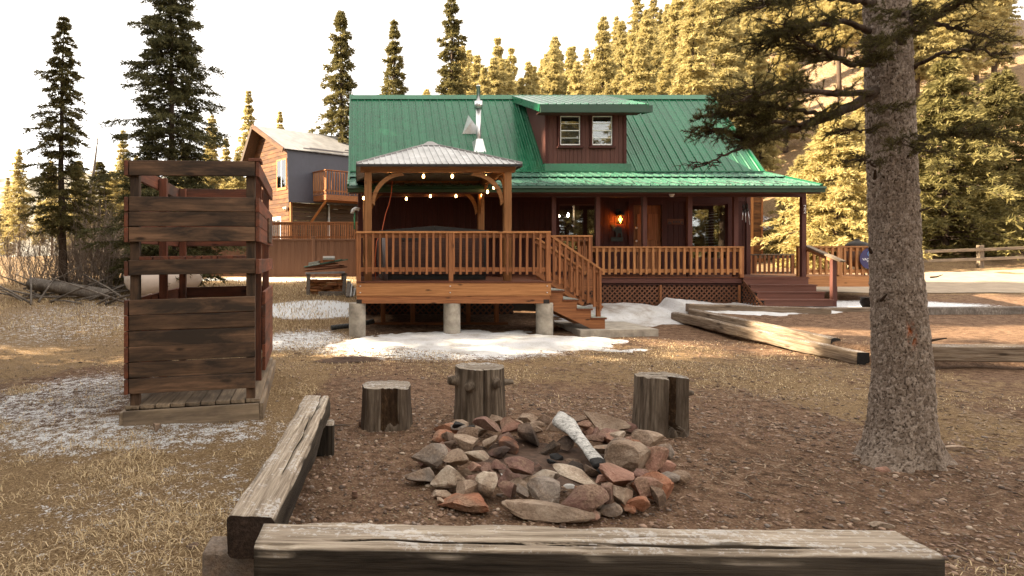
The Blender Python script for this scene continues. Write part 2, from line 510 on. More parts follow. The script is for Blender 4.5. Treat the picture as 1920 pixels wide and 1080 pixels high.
def hillmat():
    m, nt, p, out = newmat('far_forest_hill'); k = NT(nt)
    pos = k.n('ShaderNodeNewGeometry').outputs['Position']
    a = k.noise(pos, .02, 6, .6); b = k.noise(pos, .25, 6, .7)
    col = k.ramp(k.math('ADD', k.math('MULTIPLY', a, .5), k.math('MULTIPLY', b, .5)), [(.40, (.055, .050, .040)), (.50, (.14, .125, .10)), (.58, (.32, .31, .29))])
    k.l(col, p.inputs['Base Color']); p.inputs['Roughness'].default_value = 1
    return m
M['hill'] = hillmat()

def barkmat(name, c0, c1, c2, scale=1.0):
    m, nt, p, out = newmat(name); k = NT(nt)
    v = k.coord('Object', (1, 1, .45), rnd=False)
    a = k.noise(v, 26 * scale, 8, .7, .4); b = k.noise(v, 2.5 * scale, 4, .6)
    col = k.ramp(a, [(.28, c0), (.50, c1), (.68, c2)])
    col = k.mix(k.ramp(b, [(.42, g3(0)), (.62, g3(.75))]), col, tuple(x * .6 for x in c1))
    k.l(col, p.inputs['Base Color']); p.inputs['Roughness'].default_value = .95; p.inputs['Specular IOR Level'].default_value = .15
    k.bump(a, .9, .02, p)
    return m
M['bark'] = barkmat('spruce_bark', (.045, .032, .025), (.16, .125, .105), (.34, .29, .255), 2.2)
M['bark_far'] = barkmat('dark_bark', (.03, .02, .015), (.08, .055, .04), (.15, .11, .08))
M['bark_grey'] = barkmat('grey_dead_wood', (.08, .065, .055), (.20, .17, .145), (.36, .32, .28))

def timbermat(name, c0, c1, c2, frost=.0, dark=.5, shaded_sides=False):
    """weathered squared timber, grain along local X, frost caught on its up-facing edges"""
    m, nt, p, out = newmat(name); k = NT(nt)
    v = k.coord('Object', (2.0, 62, 62), rnd=True)
    a = k.noise(v, 1.0, 9, .72, .25)
    v2 = k.coord('Object', (.9, 9, 9)); b = k.noise(v2, 1.0, 5, .6, .6)
    col = k.ramp(a, [(.30, c0), (.47, c1), (.66, c2)])
    col = k.mix(k.ramp(b, [(.42, g3(0)), (.66, g3(dark))]), col, c0)
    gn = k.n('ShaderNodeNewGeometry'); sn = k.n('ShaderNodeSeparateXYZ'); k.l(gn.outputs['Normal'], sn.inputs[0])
    if shaded_sides:      # pale bleached top; sides coloured dark for damp and for their shade
        wet_shade = k.ramp(k.math('ADD', b, k.math('MULTIPLY', a, .4)), [(.52, tuple(x * .13 for x in c0)), (.90, tuple(x * .27 for x in c1))])
        col = k.mix(k.ramp(sn.outputs['Z'], [(.25, g3(0)), (.6, g3(1))]), wet_shade, col)
    v3 = k.coord('Object', (40, 40, 40)); c = k.noise(v3, 1.0, 4, .7)
    v4 = k.coord('Object', (2, 5, 5)); d4 = k.noise(v4, 1.0, 3, .6)
    fr = k.math('MULTIPLY', k.ramp(k.math('ADD', k.math('MULTIPLY', c, .55), k.math('MULTIPLY', d4, .45)), [(.56 - frost * .1, g3(0)), (.60 - frost * .1, g3(1))]), k.ramp(sn.outputs['Z'], [(.35, g3(0)), (.75, g3(min(1, frost * 1.2)))]))
    col = k.mix(fr, col, (.75, .75, .76))
    vk = k.coord('Object', (1.7, 7, 7)); vo = k.n('ShaderNodeTexVoronoi'); k.l(vk, vo.inputs['Vector']); vo.inputs['Scale'].default_value = 1.0
    col = k.mix(k.ramp(vo.outputs['Distance'], [(.07, g3(.8)), (.17, g3(0))]), col, tuple(x * .5 for x in c0))
    k.l(col, p.inputs['Base Color']); p.inputs['Roughness'].default_value = .88; p.inputs['Specular IOR Level'].default_value = .2
    k.bump(a, .8, .012, p)
    return m
M['timber'] = timbermat('weathered_timber', (.10, .074, .054), (.31, .25, .19), (.56, .48, .39), frost=.3, dark=.35, shaded_sides=True)
M['timber_right'] = timbermat('edging_timber', (.07, .048, .034), (.20, .145, .10), (.36, .29, .22), frost=.25, dark=.5)  # browner, darker tones than the bench timber
M['stump'] = barkmat('stump_wood', (.022, .016, .012), (.085, .062, .045), (.20, .155, .115), 1.4)
M['stump_top'] = timbermat('stump_cut_face', (.10, .075, .055), (.24, .195, .15), (.42, .37, .31), frost=.3)
M['char'] = plain('charred_wood', (.012, .011, .011), .8, 0, .3, 30, .5, .01)
def stumpmat():
    m, nt, p, out = newmat('stump_side_wood'); k = NT(nt)
    a = k.noise(k.coord('Object', (26, 26, 1.6)), 1.0, 8, .68, .5); b = k.noise(k.coord('Object', (5, 5, 2.2)), 1.0, 5, .6)
    col = k.ramp(a, [(.32, (.030, .022, .016)), (.48, (.115, .086, .062)), (.66, (.235, .19, .145))])
    col = k.mix(k.ramp(b, [(.45, g3(0)), (.68, g3(.8))]), col, (.05, .034, .023))
    k.l(col, p.inputs['Base Color']); p.inputs['Roughness'].default_value = .85; p.inputs['Specular IOR Level'].default_value = .25
    k.bump(a, .7, .012, p); return m
M['stump'] = stumpmat()
def ashlog():
    m, nt, p, out = newmat('ash_covered_log'); k = NT(nt)
    v = k.coord('Object', (9, 26, 26), rnd=False)
    a = k.noise(v, 1.0, 8, .75)
    v2 = k.coord('Object', (60, 60, 60), rnd=False); b = k.noise(v2, 1, 4, .7)
    col = k.ramp(k.math('ADD', k.math('MULTIPLY', a, .6), k.math('MULTIPLY', b, .4)), [(.40, (.03, .027, .025)), (.46, (.34, .33, .31)), (.58, (.66, .64, .61))])
    k.l(col, p.inputs['Base Color']); p.inputs['Roughness'].default_value = .95
    k.bump(a, .8, .02, p); return m
M['ashlog'] = ashlog()

def rockmat(name, c0, c1, c2):
    m, nt, p, out = newmat(name); k = NT(nt)
    v = k.coord('Object', (1, 1, 1)); a = k.noise(v, 7, 9, .7, .3); b = k.noise(v, 60, 5, .75); c = k.noise(v, 2.2, 4, .6, .5)
    col = k.ramp(k.math('ADD', k.math('MULTIPLY', a, .6), k.math('MULTIPLY', b, .4)), [(.34, c0), (.5, c1), (.66, c2)])
    col = k.mix(k.ramp(c, [(.50, g3(0)), (.68, g3(.65))]), col, tuple(x * .45 for x in c1))
    col = k.mix(k.ramp(k.noise(v, 3.5, 5, .65, 1.0), [(.44, g3(0)), (.62, g3(.75))]), col, k.ramp(b, [(.35, (.10, .058, .038)), (.65, (.36, .25, .17))]))
    gp = k.n('ShaderNodeNewGeometry'); sb = k.n('ShaderNodeVectorMath', operation='DISTANCE'); k.l(gp.outputs['Position'], sb.inputs[0]); sb.inputs[1].default_value = (1.48, 4.93, .0)
    soot = k.math('MULTIPLY', k.ramp(sb.outputs['Value'], [(.36, g3(1)), (.62, g3(0))]), k.ramp(c, [(.40, g3(0)), (.55, g3(.8))]))
    col = k.mix(soot, col, (.022, .018, .016))
    k.l(col, p.inputs['Base Color']); p.inputs['Roughness'].default_value = .9; p.inputs['Specular IOR Level'].default_value = .25
    k.bump(k.math('ADD', k.math('MULTIPLY', a, .6), k.math('MULTIPLY', b, .4)), 1.0, .03, p)
    return m
ROCK = {
 'g': rockmat('rock_grey', (.137, .108, .089), (.262, .217, .182), (.433, .365, .308)),
 't': rockmat('rock_tan', (.194, .131, .091), (.376, .279, .205), (.593, .479, .376)),
 'l': rockmat('rock_pale', (.274, .217, .160), (.502, .410, .319), (.700, .616, .513)),
 'p': rockmat('rock_pink', (.194, .097, .068), (.388, .211, .154), (.570, .365, .285)),
 'o': rockmat('rock_rust', (.194, .068, .039), (.365, .160, .091), (.547, .296, .194)),
 'r': rockmat('rock_redbrown', (.103, .052, .041), (.205, .112, .089), (.342, .217, .177)),
 'd': rockmat('rock_dark', (.068, .046, .034), (.160, .108, .080), (.285, .205, .160)),
}
M['leaf_dark'] = foliage('shade_tinted_needles', (.050, .052, .022), (.14, .125, .052), .4, .3)  # dark copy of the needle colour, shade mixed into it
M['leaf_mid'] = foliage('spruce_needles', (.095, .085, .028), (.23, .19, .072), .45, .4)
M['leaf_gold'] = foliage('sun_tinted_needles', (.31, .255, .100), (.56, .465, .21), .52, .24)  # bright copy of the needle colour, golden sunlight mixed into it
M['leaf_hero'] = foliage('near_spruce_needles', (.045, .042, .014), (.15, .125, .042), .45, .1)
M['straw'] = foliage('dry_grass_blades', (.20, .120, .052), (.76, .60, .37), .25, .0)
M['twig'] = foliage('brush_twigs', (.11, .080, .060), (.30, .235, .185), .0, .2)

# ================================================================== LARGE STRUCTURE
# ------------------------------------------------------------------ ground
def axis(a, b, step, far_a, far_b, gr=1.09):
    c = list(np.arange(a, b + 1e-6, step)); s = step; x = b
    while x < far_b: s *= gr; x += s; c.append(x)
    s = step; x = a; pre = []
    while x > far_a: s *= gr; x -= s; pre.append(x)
    return np.array(pre[::-1] + c)
gxs = axis(-5.0, 8.2, .055, -380, 380); gys = axis(1.4, 14.5, .055, -90, 420)
GX, GY = np.meshgrid(gxs, gys)
GZ = G(GX, GY)
nx, ny = len(gxs), len(gys)
ii = np.arange(nx * ny).reshape(ny, nx)
F = np.stack([ii[:-1, :-1], ii[:-1, 1:], ii[1:, 1:], ii[1:, :-1]], -1).reshape(-1, 4)
gm = mkmesh('ground', np.stack([GX, GY, GZ], -1).reshape(-1, 3), F, True)
X, Y = GX.ravel(), GY.ravel()
nb = fbm(X / 1.7, Y / 1.7, seed=21, oct=3)
beam_x = -0.55 + (Y - 2.7) * .06
grass = .85 * sst(beam_x - X, -.05, .35) * (1 - .75 * ell(X, Y, -3.3, 8.3, 1.7, 1.9, .4))   # straw left of the bench
grass = np.maximum(grass, .60 * ell(X, Y, 3.8, 9.6, 3.4, 2.2, .5))
grass = np.maximum(grass, .52 * ell(X, Y, 6.4, 8.2, 2.3, 1.6, .5))
grass = np.maximum(grass, .55 * ell(X, Y, -1.2, 10.5, 2.0, 2.6, .5))
grass = np.maximum(grass, .58 * sst(Y, 15, 19))
grass = np.maximum(grass, .8 * ell(X, Y, 4.0, 2.5, 1.3, .75, .4))
grass = np.maximum(grass, .7 * ell(X, Y, 5.6, 7.0, 1.0, 2.2, .5))
snowm = .50 * ell(X, Y, -2.2, 6.0, 1.8, .85, .6)
snowm = np.maximum(snowm, .34 * ell(X, Y, -1.3, 4.2, 1.2, 1.2, .6))
snowm = np.maximum(snowm, .30 * ell(X, Y, -1.6, 3.0, 1.2, .9, .6))
snowm = np.maximum(snowm, .50 * ell(X, Y, -3.6, 7.4, 1.3, 2.2, .5))
snowm = np.maximum(snowm, .92 * ell(X, Y, -1.25, 16.8, 1.5, 1.8, .3))
snowm = np.maximum(snowm, .60 * ell(X, Y, -1.1, 12.2, 1.1, 1.5, .5))
snowm = np.maximum(snowm, .66 * ell(X, Y, 1.4, 11.0, 2.4, 1.3, .45))
snowm = np.maximum(snowm, .40 * ell(X, Y, -6.5, 16, 3.0, 5.0, .6))
snowm = np.maximum(snowm, .75 * ell(X, Y, 13.0, 15.6, 2.8, 1.0, .4))
snowm = np.maximum(snowm, .50 * ell(X, Y, 4.5, 2.2, .8, .5, .5))
snowm = np.maximum(snowm, .80 * ell(X, Y, -3.0, 25.0, 3.0, .7, .4))
snowm = np.maximum(snowm, .30 * sst(Y, 45, 60) * sst(X, 15, 30))
dirtw = ell(X, Y, 1.9, 5.0, 3.6, 3.4, .4)
ca = gm.color_attributes.new('cover', 'FLOAT_COLOR', 'POINT')
ca.data.foreach_set('color', np.stack([np.clip(grass, 0, 1), np.clip(snowm, 0, 1), dirtw, np.ones_like(X)], -1).astype(np.float32).ravel())
tag(obj('ground', gm, M['ground']), 'brown dirt yard with dry grass and thin snow', kind='structure')

# distant wooded ridge
hx = np.linspace(-360, 200, 140); hy = np.linspace(170, 330, 40)
HX, HY = np.meshgrid(hx, hy)
t = np.clip((HY - 170) / 90, 0, 1)
HZ = -2 + t ** .8 * (46 - .07 * np.abs(HX + 120)) * (0.85 + .15 * fbm(HX / 60, HY / 60, seed=31, oct=4)) + 3 * fbm(HX / 8, HY / 8, seed=33, oct=3) * t
ii = np.arange(HX.size).reshape(HX.shape)
F = np.stack([ii[:-1, :-1], ii[:-1, 1:], ii[1:, 1:], ii[1:, :-1]], -1).reshape(-1, 4)
tag(obj('hills', mkmesh('hills', np.stack([HX, HY, HZ], -1).reshape(-1, 3), F, True), M['hill']), 'far pale wooded ridge beyond the valley', kind='structure')

# driveway of packed pale dirt on the upper level
dx = np.linspace(9.0, 40, 60); dy = np.linspace(18.0, 24.0, 24)
DX, DY = np.meshgrid(dx, dy); DY = DY + .15 * (DX - 9) * 0.15 + .25 * fbm(DX / 2, DY * 0, seed=44)
DZ = G(DX, DY) + .02
ii = np.arange(DX.size).reshape(DX.shape)
F = np.stack([ii[:-1, :-1], ii[:-1, 1:], ii[1:, 1:], ii[1:, :-1]], -1).reshape(-1, 4)
M['drive'] = plain('packed_gravel', (.30, .235, .17), .95, 0, 0, 3, .25, .01)
tag(obj('driveway', mkmesh('driveway', np.stack([DX, DY, DZ], -1).reshape(-1, 3), F, True), M['drive']), 'pale packed dirt driveway behind the fence deck', kind='structure')

# ------------------------------------------------------------------ roof sheet profile (ribbed metal)
RP = .2286
PROF = [(0, 0), (.014, .024), (.032, .024), (.046, 0), (.088, 0), (.093, .005), (.104, .005), (.109, 0), (.160, 0), (.165, .005), (.176, .005), (.181, 0), (RP, 0)]
def roof_sheet(name, p0, p1, along, mat, parent, width=RP, scale=1.0):
    """one ribbed sheet: p0 eave corner, p1 ridge corner, along = unit vector across the slope"""
    p0 = Vector(p0); p1 = Vector(p1); L = (p1 - p0).length
    key = ('sheet', round(L, 3), round(width, 3), round(scale, 3))
    if key not in BOXC:
        pr = [(x * width / RP, z * scale) for x, z in PROF]
        V = []
        for xx in (0, L):
            V += [(xx, y, z) for y, z in pr] + [(xx, width, -.012), (xx, 0, -.012)]
        n = len(pr) + 2
        F = [tuple(range(n)), tuple(range(n, 2 * n))[::-1]] + [(i, n + i, n + (i + 1) % n, (i + 1) % n) for i in range(n)]
        BOXC[key] = fixn(mkmesh('sheet', V, F))
    me = withmat(BOXC[key], mat)
    return obj(name, me, None, parent, frame(p0, p1 - p0, along))

# ------------------------------------------------------------------ the cabin
WY = 17.9                       # front wall
EX0, EX1 = -.2, 11.32           # roof ends
BRK = (17.6, 3.96); RDG = (20.2, 6.77); EAV = (15.35, 3.36)
FLR = 1.12
cabin = thing('cabin', 'dark red cabin with steep green ribbed metal roof, dormer and covered porch', 'cabin', (5.5, 20, g(5.5, 20)))
xw0, xw1 = .02, 11.15
def opening(x0, x1, z0, z1, ops):
    for (a, b, c, d) in ops:
        if x0 < b and x1 > a: return (a, b, c, d)
    return None
OPS = [(5.72, 6.82, 1.55, 3.12), (7.80, 8.70, FLR, 3.14), (9.46, 10.52, 1.55, 3.12)]
bw = .152; x = xw0
while x < xw1 - .02:
    x1 = min(x + bw, xw1)
    op = opening(x + .02, x1 - .02, 0, 0, OPS)
    if op is None:
        abox('siding_board', x, x1 - .005, WY, WY + .03 + random.uniform(0, .004), .75, 4.1, M['siding'], cabin, .004)
    else:
        if op[2] > FLR + .1: abox('siding_board', x, x1 - .005, WY, WY + .03, .75, op[2], M['siding'], cabin, .004)
        abox('siding_board', x, x1 - .005, WY, WY + .03, op[3], 4.1, M['siding'], cabin, .004)
    x += bw
# solid core walls behind the boards, with the openings left free
def wall_core(xa, xb, y0, y1, z0, z1, ops):
    ops = sorted(ops); xs = xa
    for (a, b, c, d) in ops:
        abox('wall', xs, a, y0, y1, z0, z1, M['wall_dark'], cabin)
        if c > z0: abox('wall', a, b, y0, y1, z0, c, M['wall_dark'], cabin)
        abox('wall', a, b, y0, y1, d, z1, M['wall_dark'], cabin)
        xs = b
    abox('wall', xs, xb, y0, y1, z0, z1, M['wall_dark'], cabin)
wall_core(xw0, xw1, WY + .036, WY + .14, .5, 4.0, OPS)
abox('wall', xw0, xw0 + .12, WY + .142, 22.4, .5, 4.0, M['siding'], cabin)
abox('wall', xw0, xw1, 22.402, 22.5, .5, 4.0, M['siding'], cabin)
# right gable wall with two windows to the sunny side
ro = [(19.25, 20.05, 1.75, 3.0), (20.55, 21.2, 1.75, 3.0)]; ys = WY + .142
for (a, b, c, d) in ro:
    abox('wall', xw1 - .12, xw1, ys, a, .5, 4.0, M['siding'], cabin)
    abox('wall', xw1 - .12, xw1, a, b, .5, c, M['siding'], cabin)
    abox('wall', xw1 - .12, xw1, a, b, d, 4.0, M['siding'], cabin)
    w = abox('window', xw1 - .06, xw1 - .052, a, b, c, d, M['glass'], cabin, .001)
    for q in range(14):
        z = c + .05 + q * (d - c - .1) / 13
        abox('blind_slat', xw1 - .11, xw1 - .07, a + .02, b - .02, z, z + .004, M['white'], w, .001)
    ys = b
abox('wall', xw1 - .12, xw1, ys, 22.4, .5, 4.0, M['siding'], cabin)
for xg in (xw0, xw1 - .12):                                        # gable triangles
    V, F = prism_vf([(WY, 4.0), (RDG[0], 6.5), (22.5, 4.0)], 0, xg, xg + .12)
    solid('gable_wall', V, F, M['siding'], cabin)
abox('inner_floor', xw0 + .13, xw1 - .13, WY + .15, 22.39, FLR - .1, FLR, M['wall_dark'], cabin)
abox('inner_ceiling', xw0 + .13, xw1 - .13, WY + .15, 22.39, 3.45, 3.5, M['wall_dark'], cabin)
abox('corner_trim', xw1 - .10, xw1 + .02, WY - .03, WY - .004, .75, 4.0, M['trim_red'], cabin)
abox('wall_trim', xw0 + 3.6, xw1, WY - .022, WY - .004, 3.20, 3.30, M['siding'], cabin)

# windows of the porch wall
def porch_window(a, b, c, d):
    w = abox('window', a, b, WY + .05, WY + .056, c, d, M['glass'], cabin, .001)
    t = .11
    for (x0, x1, z0, z1) in ((a - t, a, c - t, d + t), (b, b + t, c - t, d + t), (a, b, d, d + t), (a, b, c - t, c)):
        abox('frame', x0, x1, WY - .035, WY - .004, z0, z1, M['siding'], w)
    for (x0, x1, z0, z1) in ((a, a + .04, c, d), (b - .04, b, c, d), (a + .04, b - .04, d - .04, d), (a + .04, b - .04, c, c + .04)):
        abox('sash', x0, x1, WY + .03, WY + .048, z0, z1, M['trim_red'], w)
    return w
for k_ in (0, 2): porch_window(*OPS[k_])
# interior posts seen through the panes
abox('interior_post', 6.42, 6.56, 18.6, 18.75, FLR, 3.45, M['wall_dark'], cabin)
# door
a, b, c, d = OPS[1]
door = abox('door', a + .05, b - .05, WY + .03, WY + .075, c + .02, d - .05, M['cedar'], cabin, .004)
for (x0, x1) in ((a + .15, (a + b) / 2 - .03), ((a + b) / 2 + .03, b - .15)):
    for (z0, z1) in ((c + .15, c + .78), (c + .98, d - .3)):
        abox('door_panel', x0, x1, WY + .016, WY + .029, z0, z1, M['cedar'], door, .012)
for zz in (c + .95, c + 1.32):
    lathe('handle', [(.0, -.03), (.022, -.03), (.03, 0), (.022, .03), (.0, .03)], M['steel'], door, (a + .12, WY - .03, zz), 12)
for (x0, x1, z0, z1) in ((a - .10, a + .048, c, d + .1), (b - .048, b + .10, c, d + .1), (a + .05, b - .05, d - .045, d + .1)):
    abox('door_frame', x0, x1, WY - .03, WY - .004, z0, z1, M['siding'], cabin)

# steep roof sheets, both slopes
n_sheet = int(round((EX1 - EX0) / RP)); sw = (EX1 - EX0) / n_sheet
back = (2 * RDG[0] - BRK[0], BRK[1])
for i in range(n_sheet):
    x = EX0 + i * sw
    roof_sheet('roof_panel', (x + sw, BRK[0], BRK[1]), (x + sw, RDG[0], RDG[1]), (-1, 0, 0), M['green_roof'], cabin, sw)
    roof_sheet('roof_panel', (x, back[0], back[1]), (x, RDG[0], RDG[1]), (1, 0, 0), M['green_roof'], cabin, sw)
    # porch roof, two lapped tiers
    my = 16.75; mz = EAV[1] + (BRK[1] - EAV[1]) * (my - EAV[0]) / (BRK[0] - EAV[0])
    roof_sheet('porch_roof_panel', (x + sw, my - .1, mz + .012), (x + sw, BRK[0] + .05, BRK[1] + .03), (-1, 0, 0), M['porch_roof'], cabin, sw)
    roof_sheet('porch_roof_panel', (x + sw, EAV[0], EAV[1]), (x + sw, my + .05, mz), (-1, 0, 0), M['porch_roof'], cabin, sw)
for s in (-1, 1):
    board('ridge_cap', (EX0 - .02, RDG[0] + s * .085, RDG[1] - .04), (EX1 + .02, RDG[0] + s * .085, RDG[1] - .04), .24, .012, M['green_roof'], cabin, (0, s * .60, -.65))
for xe in (EX0 - .025, EX1 + .025):
    board('rake_trim', (xe, BRK[0] - .02, BRK[1] - .02), (xe, RDG[0], RDG[1]), .16, .05, M['green_roof'], cabin, (0, -1, 1))
    board('rake_trim', (xe, back[0], back[1]), (xe, RDG[0] + .01, RDG[1]), .16, .05, M['green_roof'], cabin, (0, 1, 1))
    board('porch_rake_trim', (xe, EAV[0] + .02, EAV[1] - .02), (xe, BRK[0] - .06, BRK[1] - .02), .13, .05, M['green_roof'], cabin, (0, 0, 1))
abox('roof_flashing', EX0, EX1, BRK[0] - .10, BRK[0] - .02, BRK[1] + .015, BRK[1] + .055, M['green_roof'], cabin)
# gutter, fascia, soffit, porch beam
M['gutter'] = plain('gutter_green', (.022, .060, .036), .4, 0, .05, 3, .1)
V, F = prism_vf([(EAV[0] + .02, EAV[1] - .02), (EAV[0] - .10, EAV[1] - .03), (EAV[0] - .11, EAV[1] - .075), (EAV[0] - .07, EAV[1] - .10), (EAV[0] - .06, EAV[1] - .17), (EAV[0] + .02, EAV[1] - .17)], 0, EX0 - .04, EX1 + .05)
solid('gutter', V, F, M['gutter'], cabin)
abox('fascia', EX0, EX1, EAV[0] + .022, EAV[0] + .06, EAV[1] - .20, EAV[1] - .03, M['trim_red'], cabin)
V, F = prism_vf([(EAV[0] + .06, EAV[1] - .06), (WY - .01, 3.98), (WY - .01, 3.93), (EAV[0] + .06, EAV[1] - .11)], 0, EX0 + .02, EX1 - .02)
solid('porch_ceiling', V, F, M['siding'], cabin)
abox('porch_beam', EX0 + .3, EX1 - .03, 15.82, 15.96, 3.13, 3.32, M['trim_red'], cabin)
for xp in (4.95, 6.06, 7.24, 8.38, 9.54, 11.25):
    abox('porch_post', xp - .055, xp + .055, 15.84, 15.94, FLR, 3.13, M['trim_red'], cabin)
# porch floor boards
nb_ = 14
for i in range(nb_):
    y0 = 15.78 + i * (WY - 15.78) / nb_
    abox('floor_board', 3.95, 11.32, y0, y0 + .145, FLR - .035, FLR - .002 * (i % 3), M['cedar_dark'], cabin)
abox('porch_rim', 5.5, 9.66, 15.80, 15.86, FLR - .20, FLR - .04, M['trim_red'], cabin)
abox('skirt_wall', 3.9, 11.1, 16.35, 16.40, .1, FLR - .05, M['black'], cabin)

hc = []
for i in range(120):
    x = 3.3 + i * .066; f = .5 + .5 * math.sin(i * 1.05); y = EAV[0] + .03 + .55 * f * (.7 + .3 * math.sin(i * .37))
    hc.append((x, y, EAV[1] + (BRK[1] - EAV[1]) * (y - EAV[0]) / (BRK[0] - EAV[0]) + .032))
tag(tube('heat_cable', hc, .007, M['black'], None, 5), 'thin black heat cable zigzagging along the porch eave', 'cable')

# dormer
dorm = abox('dormer', 5.28, 7.57, 17.74, 17.80, 3.98, 5.80, M['siding'], cabin)
x = 5.28; i = 0
DW = [(5.70, 6.26, 4.76, 5.58), (6.60, 7.16, 4.76, 5.58)]
while x < 7.56:
    x1 = min(x + .115, 7.57)
    op = opening(x + .02, x1 - .02, 0, 0, DW)
    for (z0, z1) in ([(4.22, 5.78)] if op is None else [(4.22, op[2]), (op[3], 5.78)]):
        abox('siding_board', x, x1 - .005, 17.71, 17.738, z0, z1, M['trim_red'], dorm, .003)
    x += .115
for (a, b, c, d) in DW:
    abox('window_recess', a, b, 17.722, 17.738, c, d, M['black'], dorm)
    w = abox('window', a, b, 17.706, 17.71, c, d, M['glass'], dorm, .001)
    t = .055
    for (x0, x1, z0, z1) in ((a - t, a, c - t, d + t), (b, b + t, c - t, d + t), (a, b, d, d + t)):
        abox('window_trim', x0, x1, 17.66, 17.704, z0, z1, M['siding'], dorm)
    abox('window_sill', a - .09, b + .09, 17.62, 17.704, c - t - .03, c - t + .02, M['siding'], dorm)
    f = .026
    for (x0, x1, z0, z1) in ((a, a + f, c, d), (b - f, b, c, d), (a + f, b - f, d - f, d), (a + f, b - f, c, c + f * 1.3),
                             (a + f, b - f, (c + d) / 2 - .014, (c + d) / 2 + .014), (a + f, b - f, (c + d) / 2 + .19, (c + d) / 2 + .205), (a + f, b - f, (c + d) / 2 - .215, (c + d) / 2 - .20)):
        abox('window_frame', x0, x1, 17.685, 17.704, z0, z1, M['white'], dorm)
    for q in range(8):
        z = d - .05 - q * .045
        abox('blind_slat', a + .03, b - .03, 17.712, 17.721, z, z + .018, M['wall_dark'], dorm)
for (x0, x1) in ((5.28, 5.36), (7.49, 7.57)):
    abox('corner_trim', x0, x1, 17.690, 17.706, 4.22, 5.78, M['siding'], dorm)
V, F = prism_vf([(17.5, 3.9), (17.53, 4.22), (17.7, 4.24), (17.7, 3.9)], 0, 5.22, 7.63)
solid('flashing', V, F, M['green_roof'], dorm)
dz = lambda y: 5.80 + (6.80 - 5.80) * (y - 17.2) / (20.2 - 17.2)
for xs_ in (5.28, 7.51):
    V, F = prism_vf([(17.80, 4.05), (17.80, dz(17.8) - .03), (20.1, dz(20.1) - .03)], 0, xs_, xs_ + .06)
    solid('side_wall', V, F, M['trim_red'], dorm)
nd = 13; wd = (7.88 - 5.0) / nd
for i in range(nd):
    roof_sheet('roof_panel', (5.0 + (i + 1) * wd, 17.15, dz(17.15)), (5.0 + (i + 1) * wd, 20.2, dz(20.2)), (-1, 0, 0), M['green_roof'], dorm, wd)
abox('fascia', 4.98, 7.90, 17.12, 17.17, dz(17.15) - .23, dz(17.15) - .02, M['gutter'], dorm)
abox('soffit', 5.02, 7.86, 17.172, 17.7, 5.60, 5.63, M['trim_red'], dorm)
for xs_ in (4.97, 7.91):
    board('rake_trim', (xs_, 17.14, dz(17.15) - .10), (xs_, 20.2, dz(20.2) - .10), .20, .03, M['green_roof'], dorm, (0, 0, 1))
V, F = prism_vf([(7.87, 17.15), (8.05, 17.15), (7.87, 17.45)], 2, dz(17.15) - .22, dz(17.15) - .03)
solid('fascia_return', V, F, M['gutter'], dorm)

# stove pipe, its boot and diverter
flue = thing('stove_pipe', 'galvanised stove pipe standing on the green roof', 'chimney', (3.56, 18.5, 4.93))
lathe('pipe', [(.075, -.3), (.075, 1.05)], M['steel'], flue, (3.56, 18.5, 4.93), 20)
lathe('collar', [(.075, 0), (.115, .005), (.115, .22), (.075, .225)], M['steel'], flue, (3.56, 18.5, 5.98), 20)
lathe('upper_pipe', [(.055, 0), (.055, .42), (.06, .42), (.06, .46)], M['steel'], flue, (3.56, 18.5, 6.20), 20)
V, F = prism_vf([(-.19, 0), (.19, 0), (.19, .0), (.09, .26), (-.09, .26)], 1, -.19, .19)
V[:, 1] *= np.where(V[:, 2] > .1, .5, 1.0)
V[:, 2] += np.where(V[:, 2] < .1, V[:, 1] * 1.08, 0)
solid('boot', V + np.array([3.56, 18.42, 4.80]), F, M['steel'], flue)
def rz_(y): return BRK[1] + 1.081 * (y - BRK[0])
p = [(3.14, 18.82, rz_(18.82) + .02), (3.72, 18.82, rz_(18.82) + .02), (3.43, 19.45, rz_(19.45) + .05), (3.43, 18.80, rz_(18.82) + .42)]
div = solid('snow_diverter', np.array(p), [(0, 1, 3), (1, 2, 3), (2, 0, 3), (0, 2, 1)], M['steel'])
tag(div, 'pointed sheet metal snow diverter behind the stove pipe', 'diverter')

# ------------------------------------------------------------------ railings
def railing(name, label, p0, p1, zf, zt, mats, n, posts=(), group=None, drop=.15, cat='railing', bw=.045, cap=.14, parent=None, prefix=False, side=-1):
    """level or sloping railing with each baluster a part; zf = floor height at both ends, zt = height of the cap above it"""
    p0 = Vector(p0); p1 = Vector(p1)
    r = parent or thing(name, label, cat, tuple((p0 + p1) / 2), group)
    d = (p1 - p0); flat = Vector((d.x, d.y, 0)).normalized(); out = Vector((flat.y, -flat.x, 0)) * (1 if side < 0 else -1)
    up = Vector((0, 0, 1))
    board('rail_cap', p0 + up * (zt - .02), p1 + up * (zt - .02), cap, .04, mats[1], r, out)
    board('upper_rail', p0 + up * (zt - .09), p1 + up * (zt - .09), .09, .038, mats[0], r, up)
    board('lower_rail', p0 + up * (drop + .09), p1 + up * (drop + .09), .09, .038, mats[0], r, up)
    for i in range(n):
        f = (i + .5) / n
        q = p0 + d * f + out * .043 + flat * random.uniform(-.006, .006)
        board('baluster', q + up * (drop + random.uniform(-.012, .008)) + flat * random.uniform(-.006, .006), q + up * (zt - .042), bw, .04, mats[2], r, flat)
    for f in posts:
        q = p0 + d * f + out * .012
        board('post', q + up * (-.02), q + up * (zt - .041), .09, .088, mats[3], r, flat)
    return r
CE = [M['cedar'], M['cedar_new'], M['cedar'], M['cedar']]

